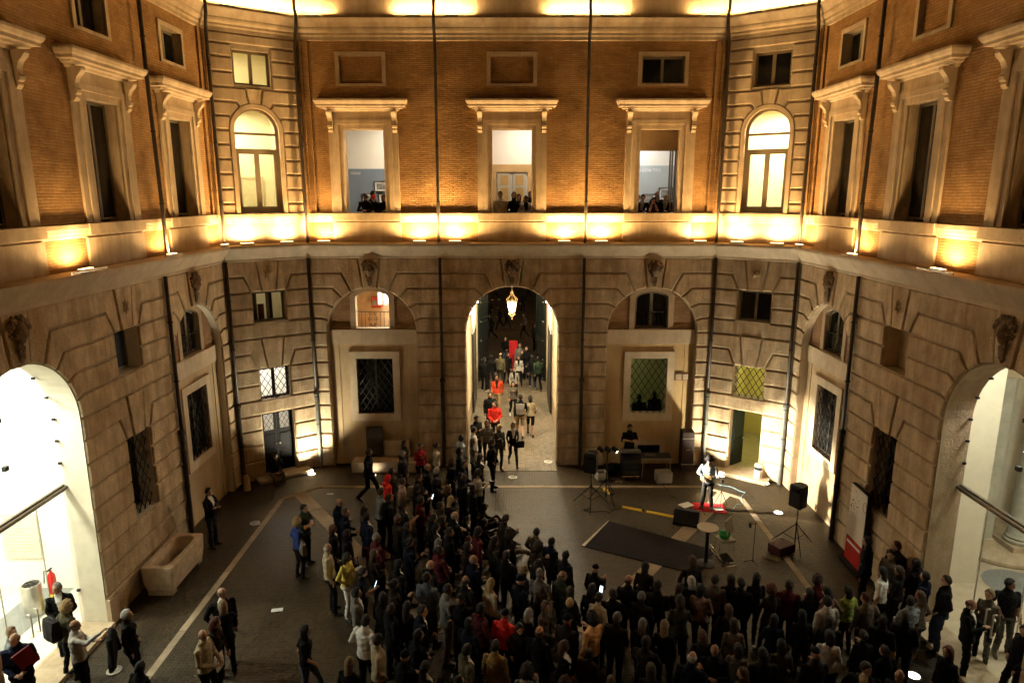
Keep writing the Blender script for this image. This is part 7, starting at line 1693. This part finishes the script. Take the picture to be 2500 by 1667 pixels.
# ashtray bin and meter by the right drainpipe
ab = empty('ashtray_bin', (8.25, 21.55, 0), label='pale cylindrical ashtray bin by the right drainpipe', cat='bin'); MB().lathe((8.32, 21.62, 0), [(0.12, 0), (0.13, 0.02), (0.13, 0.42), (0.12, 0.44), (0.12, 0.54), (0.13, 0.55), (0.13, 0.62), (0.10, 0.65)], 20).build('body', mat('bin_pale', (0.6, 0.57, 0.5), 0.5), ab, smooth=True, flat_angle=40); MB().lathe((8.32, 21.62, 0.44), [(0.124, 0), (0.124, 0.10)], 20).build('band', BLACK, ab)
ab = empty('stone_bollard', (-8.75, 20.85, 0), label='low dark bollard in the left far corner', cat='bollard'); MB().lathe((-8.72, 20.95, 0), [(0.11, 0), (0.12, 0.03), (0.11, 0.06), (0.10, 0.40), (0.11, 0.44), (0.08, 0.5), (0.03, 0.53)], 16).build('post', STONE3, ab, smooth=True, flat_angle=40)
# white and red information panel
ip = empty('info_panel', (8.9, 16.2, 0), label='tall white information panel with red foot leaning on the right wall', cat='panel'); FI = Fr((8.83, 15.72), (0.02, 1.0), (-1.0, 0.02))
MB().box(FI, 0, 0.86, 0.10, 2.20, -0.10, 0.0).build('body', BLACK, ip); MB().box(FI, 0.02, 0.84, 0.78, 2.18, 0.0, 0.012).build('white_face', mat('panel_white', (0.80, 0.74, 0.64), 0.6, var=0.08), ip); MB().box(FI, 0.02, 0.84, 0.12, 0.775, 0.0, 0.012).build('red_face', mat('panel_red', (0.42, 0.02, 0.015), 0.6), ip); MB().box(FI, 0.10, 0.78, 0.60, 0.66, 0.012, 0.016).build('white_bar', WHITE, ip); rr = random.Random(9)
for i in range(24): u_ = rr.uniform(0.35, 0.78); z_ = rr.uniform(1.55, 2.1); MB().box(FI, u_, u_ + rr.uniform(0.02, 0.05), z_, z_ + 0.02, 0.012, 0.015).build('print_mark', mat('print_dark', (0.08, 0.06, 0.05), 0.7), ip)
mb = MB(); mb.tube([FI.P(0.08 + 0.09 * math.sin(t * 0.4), 1.85 + 0.13 * math.cos(t * 0.4), 0.014) for t in range(17)], 0.005, 4); mb.build('emblem', mat('print_dark', (0.08, 0.06, 0.05), 0.7), ip); MB().box(FI, -0.1, 0.96, 0.0, 0.10, -0.2, 0.12).build('foot', BLACK, ip)

# ------------------------------------------------------------------ carried things
def tote(x, y, z, label, m, sx=0.34, sy=0.12, sz=0.32, rz=0.0, strap=0.28):
    T = empty('bag', (x, y, z), label=label, cat='bag', group='carried bags'); c, s = math.cos(rz), math.sin(rz); vs = []
    for zz, kx, ky in ((0, 0.86, 0.7), (0.04, 0.95, 1.0), (sz * 0.6, 1.0, 0.95), (sz, 1.06, 0.6)):
        for a, b in ((-1, -1), (0, -1.15), (1, -1), (1, 1), (0, 1.15), (-1, 1)): X, Y_ = a * sx / 2 * kx, b * sy / 2 * ky; vs.append((x + X * c - Y_ * s, y + X * s + Y_ * c, z + zz))
    mb = MB(); mb.add(vs, [(i * 6 + j, i * 6 + (j + 1) % 6, (i + 1) * 6 + (j + 1) % 6, (i + 1) * 6 + j) for i in range(3) for j in range(6)] + [(5, 4, 3, 2, 1, 0), tuple(range(18, 24))]); mb.build('body', m, T)
    mb = MB(); mb.tube([(x - sx * 0.3 * c, y - sx * 0.3 * s, z + sz), (x - sx * 0.18 * c, y - sx * 0.18 * s, z + sz + strap), (x + sx * 0.18 * c, y + sx * 0.18 * s, z + sz + strap), (x + sx * 0.3 * c, y + sx * 0.3 * s, z + sz)], 0.010, 6); mb.build('strap', BLACK, T)
SCREEN = mat('phone_screen', (0.8, 0.9, 1.0), emit=(0.65, 0.85, 1.0), estr=2.5)
def phone(x, y, z, rz, label, on=True):
    P_ = empty('phone', (x, y, z), label=label, cat='phone', group='phones in hands'); c, s = math.cos(rz), math.sin(rz)
    MB().bbox((x, y, z), (0.075, 0.012, 0.15), 0.004, rz, rx=R(-20)).build('body', BLACK if on else WHITE, P_); MB().obox((x + 0.010 * s, y - 0.010 * c, z - 0.002), (0.066, 0.004, 0.128), rz, rx=R(-20)).build('screen', SCREEN if on else WHITE, P_)
def camera_box(x, y, z, rz):
    P_ = empty('photo_camera', (x, y, z), label='black camera held by the photographer in the pale parka', cat='camera'); f = V((-math.sin(rz), math.cos(rz), 0)); MB().bbox((x, y, z), (0.14, 0.07, 0.10), 0.012, rz).build('body', BLACK, P_); MB().tube([V((x, y, z)) + f * 0.03, V((x, y, z)) + f * 0.13], 0.036, 14).build('lens', BLACK, P_, smooth=True, flat_angle=40)
def coat(x, y, z, rz):
    C_ = empty('coat', (x, y, z - 0.8), label='dark coat held up by the balding man in white', cat='coat'); mb = MB(); c, s = math.cos(rz), math.sin(rz); X = V((c, s, 0)); Y = V((-s, c, 0)); o = V((x, y, z)); secs = []
    for t, w_, d_ in ((0, 0.05, 0.03), (0.06, 0.15, 0.06), (0.14, 0.20, 0.08), (0.4, 0.17, 0.09), (0.7, 0.21, 0.08), (0.8, 0.22, 0.06)):
        secs.append((o + V((0, 0, -t)) + Y * 0.03 * math.sin(t * 7), X * w_, Y * d_))
    loft(mb, secs, 16); mb.v = [tuple(V(v) + Y * 0.03 * noise.noise(V(v) * 8) + X * 0.02 * noise.noise(V(v) * 7 + V((5, 0, 0)))) for v in mb.v]; mb.build('body', BLACKC, C_, smooth=True)
    for sg in (-1, 1):
        mb = MB(); limb(mb, o + X * sg * 0.17 + V((0, 0, -0.14)), o + X * sg * 0.30 + Y * 0.05 + V((0, 0, -0.62)), 0.06, 0.05); mb.build('sleeve', BLACKC, C_, smooth=True)
def folder(x, y, z, rz):
    F_ = empty('folder', (x, y, z), label='dark red folder under the arm of the navy sweater man', cat='folder'); MB().obox((x, y, z + 0.28), (0.30, 0.02, 0.46), rz, rx=R(-12), ry=R(20)).build('cover', mat('folder_red', (0.28, 0.015, 0.02), 0.6), F_)
tote(-3.60, 14.32, 0.72, 'white tote bag on the shoulder of the woman in yellow', mat('tote_white', (0.6, 0.57, 0.5), 0.8), rz=-2.01)
tote(-5.63, 11.44, 0.62, 'white shopping bag hanging at the beige raincoat', mat('tote_white', (0.6, 0.57, 0.5), 0.8), rz=-1.66, sx=0.3)
tote(-5.19, 15.47, 0.78, 'grey shoulder bag of the curly blonde woman in blue', mat('bag_grey', (0.16, 0.14, 0.12), 0.7), rz=-0.99)
tote(0.27, 22.93, 0.72, 'black shoulder bag of the woman in a cardigan on the sill', BLACKC, rz=-2.93, sx=0.32, sz=0.24)
tote(0.32, 25.74, 1.02, 'grey backpack on the man walking away through the passage', mat('bag_grey', (0.16, 0.14, 0.12), 0.7), rz=0.03, sx=0.32, sy=0.2, sz=0.42, strap=0.03)
tote(-8.98, 11.85, 0.98, 'black backpack on the curly blonde woman in olive', BLACKC, rz=-0.52, sx=0.34, sy=0.2, sz=0.44, strap=0.03)
tote(-0.27, 17.75, 0.02, 'white handbag on the cobbles by the seated front row', mat('tote_white', (0.6, 0.57, 0.5), 0.8), rz=-1.50, sx=0.34, sz=0.2, strap=0.1)
phone(-2.18, 17.52, 1.36, -1.26, 'lit phone in the hand of the bearded young man', True)
phone(-2.91, 13.20, 1.36, -1.45, 'bright phone of the man in a black t-shirt at the left edge', True)
phone(1.89, 13.01, 1.36, -0.54, 'lit phone raised by the dark-haired woman near the open floor', True)
phone(-1.78, 18.15, 1.36, -1.24, 'white phone of the woman in black, left crowd', False)
camera_box(-0.63, 18.81, 1.22, -1.36)
coat(-7.59, 11.45, 1.50, -1.20)
folder(-8.80, 10.88, 1.02, -2.27)
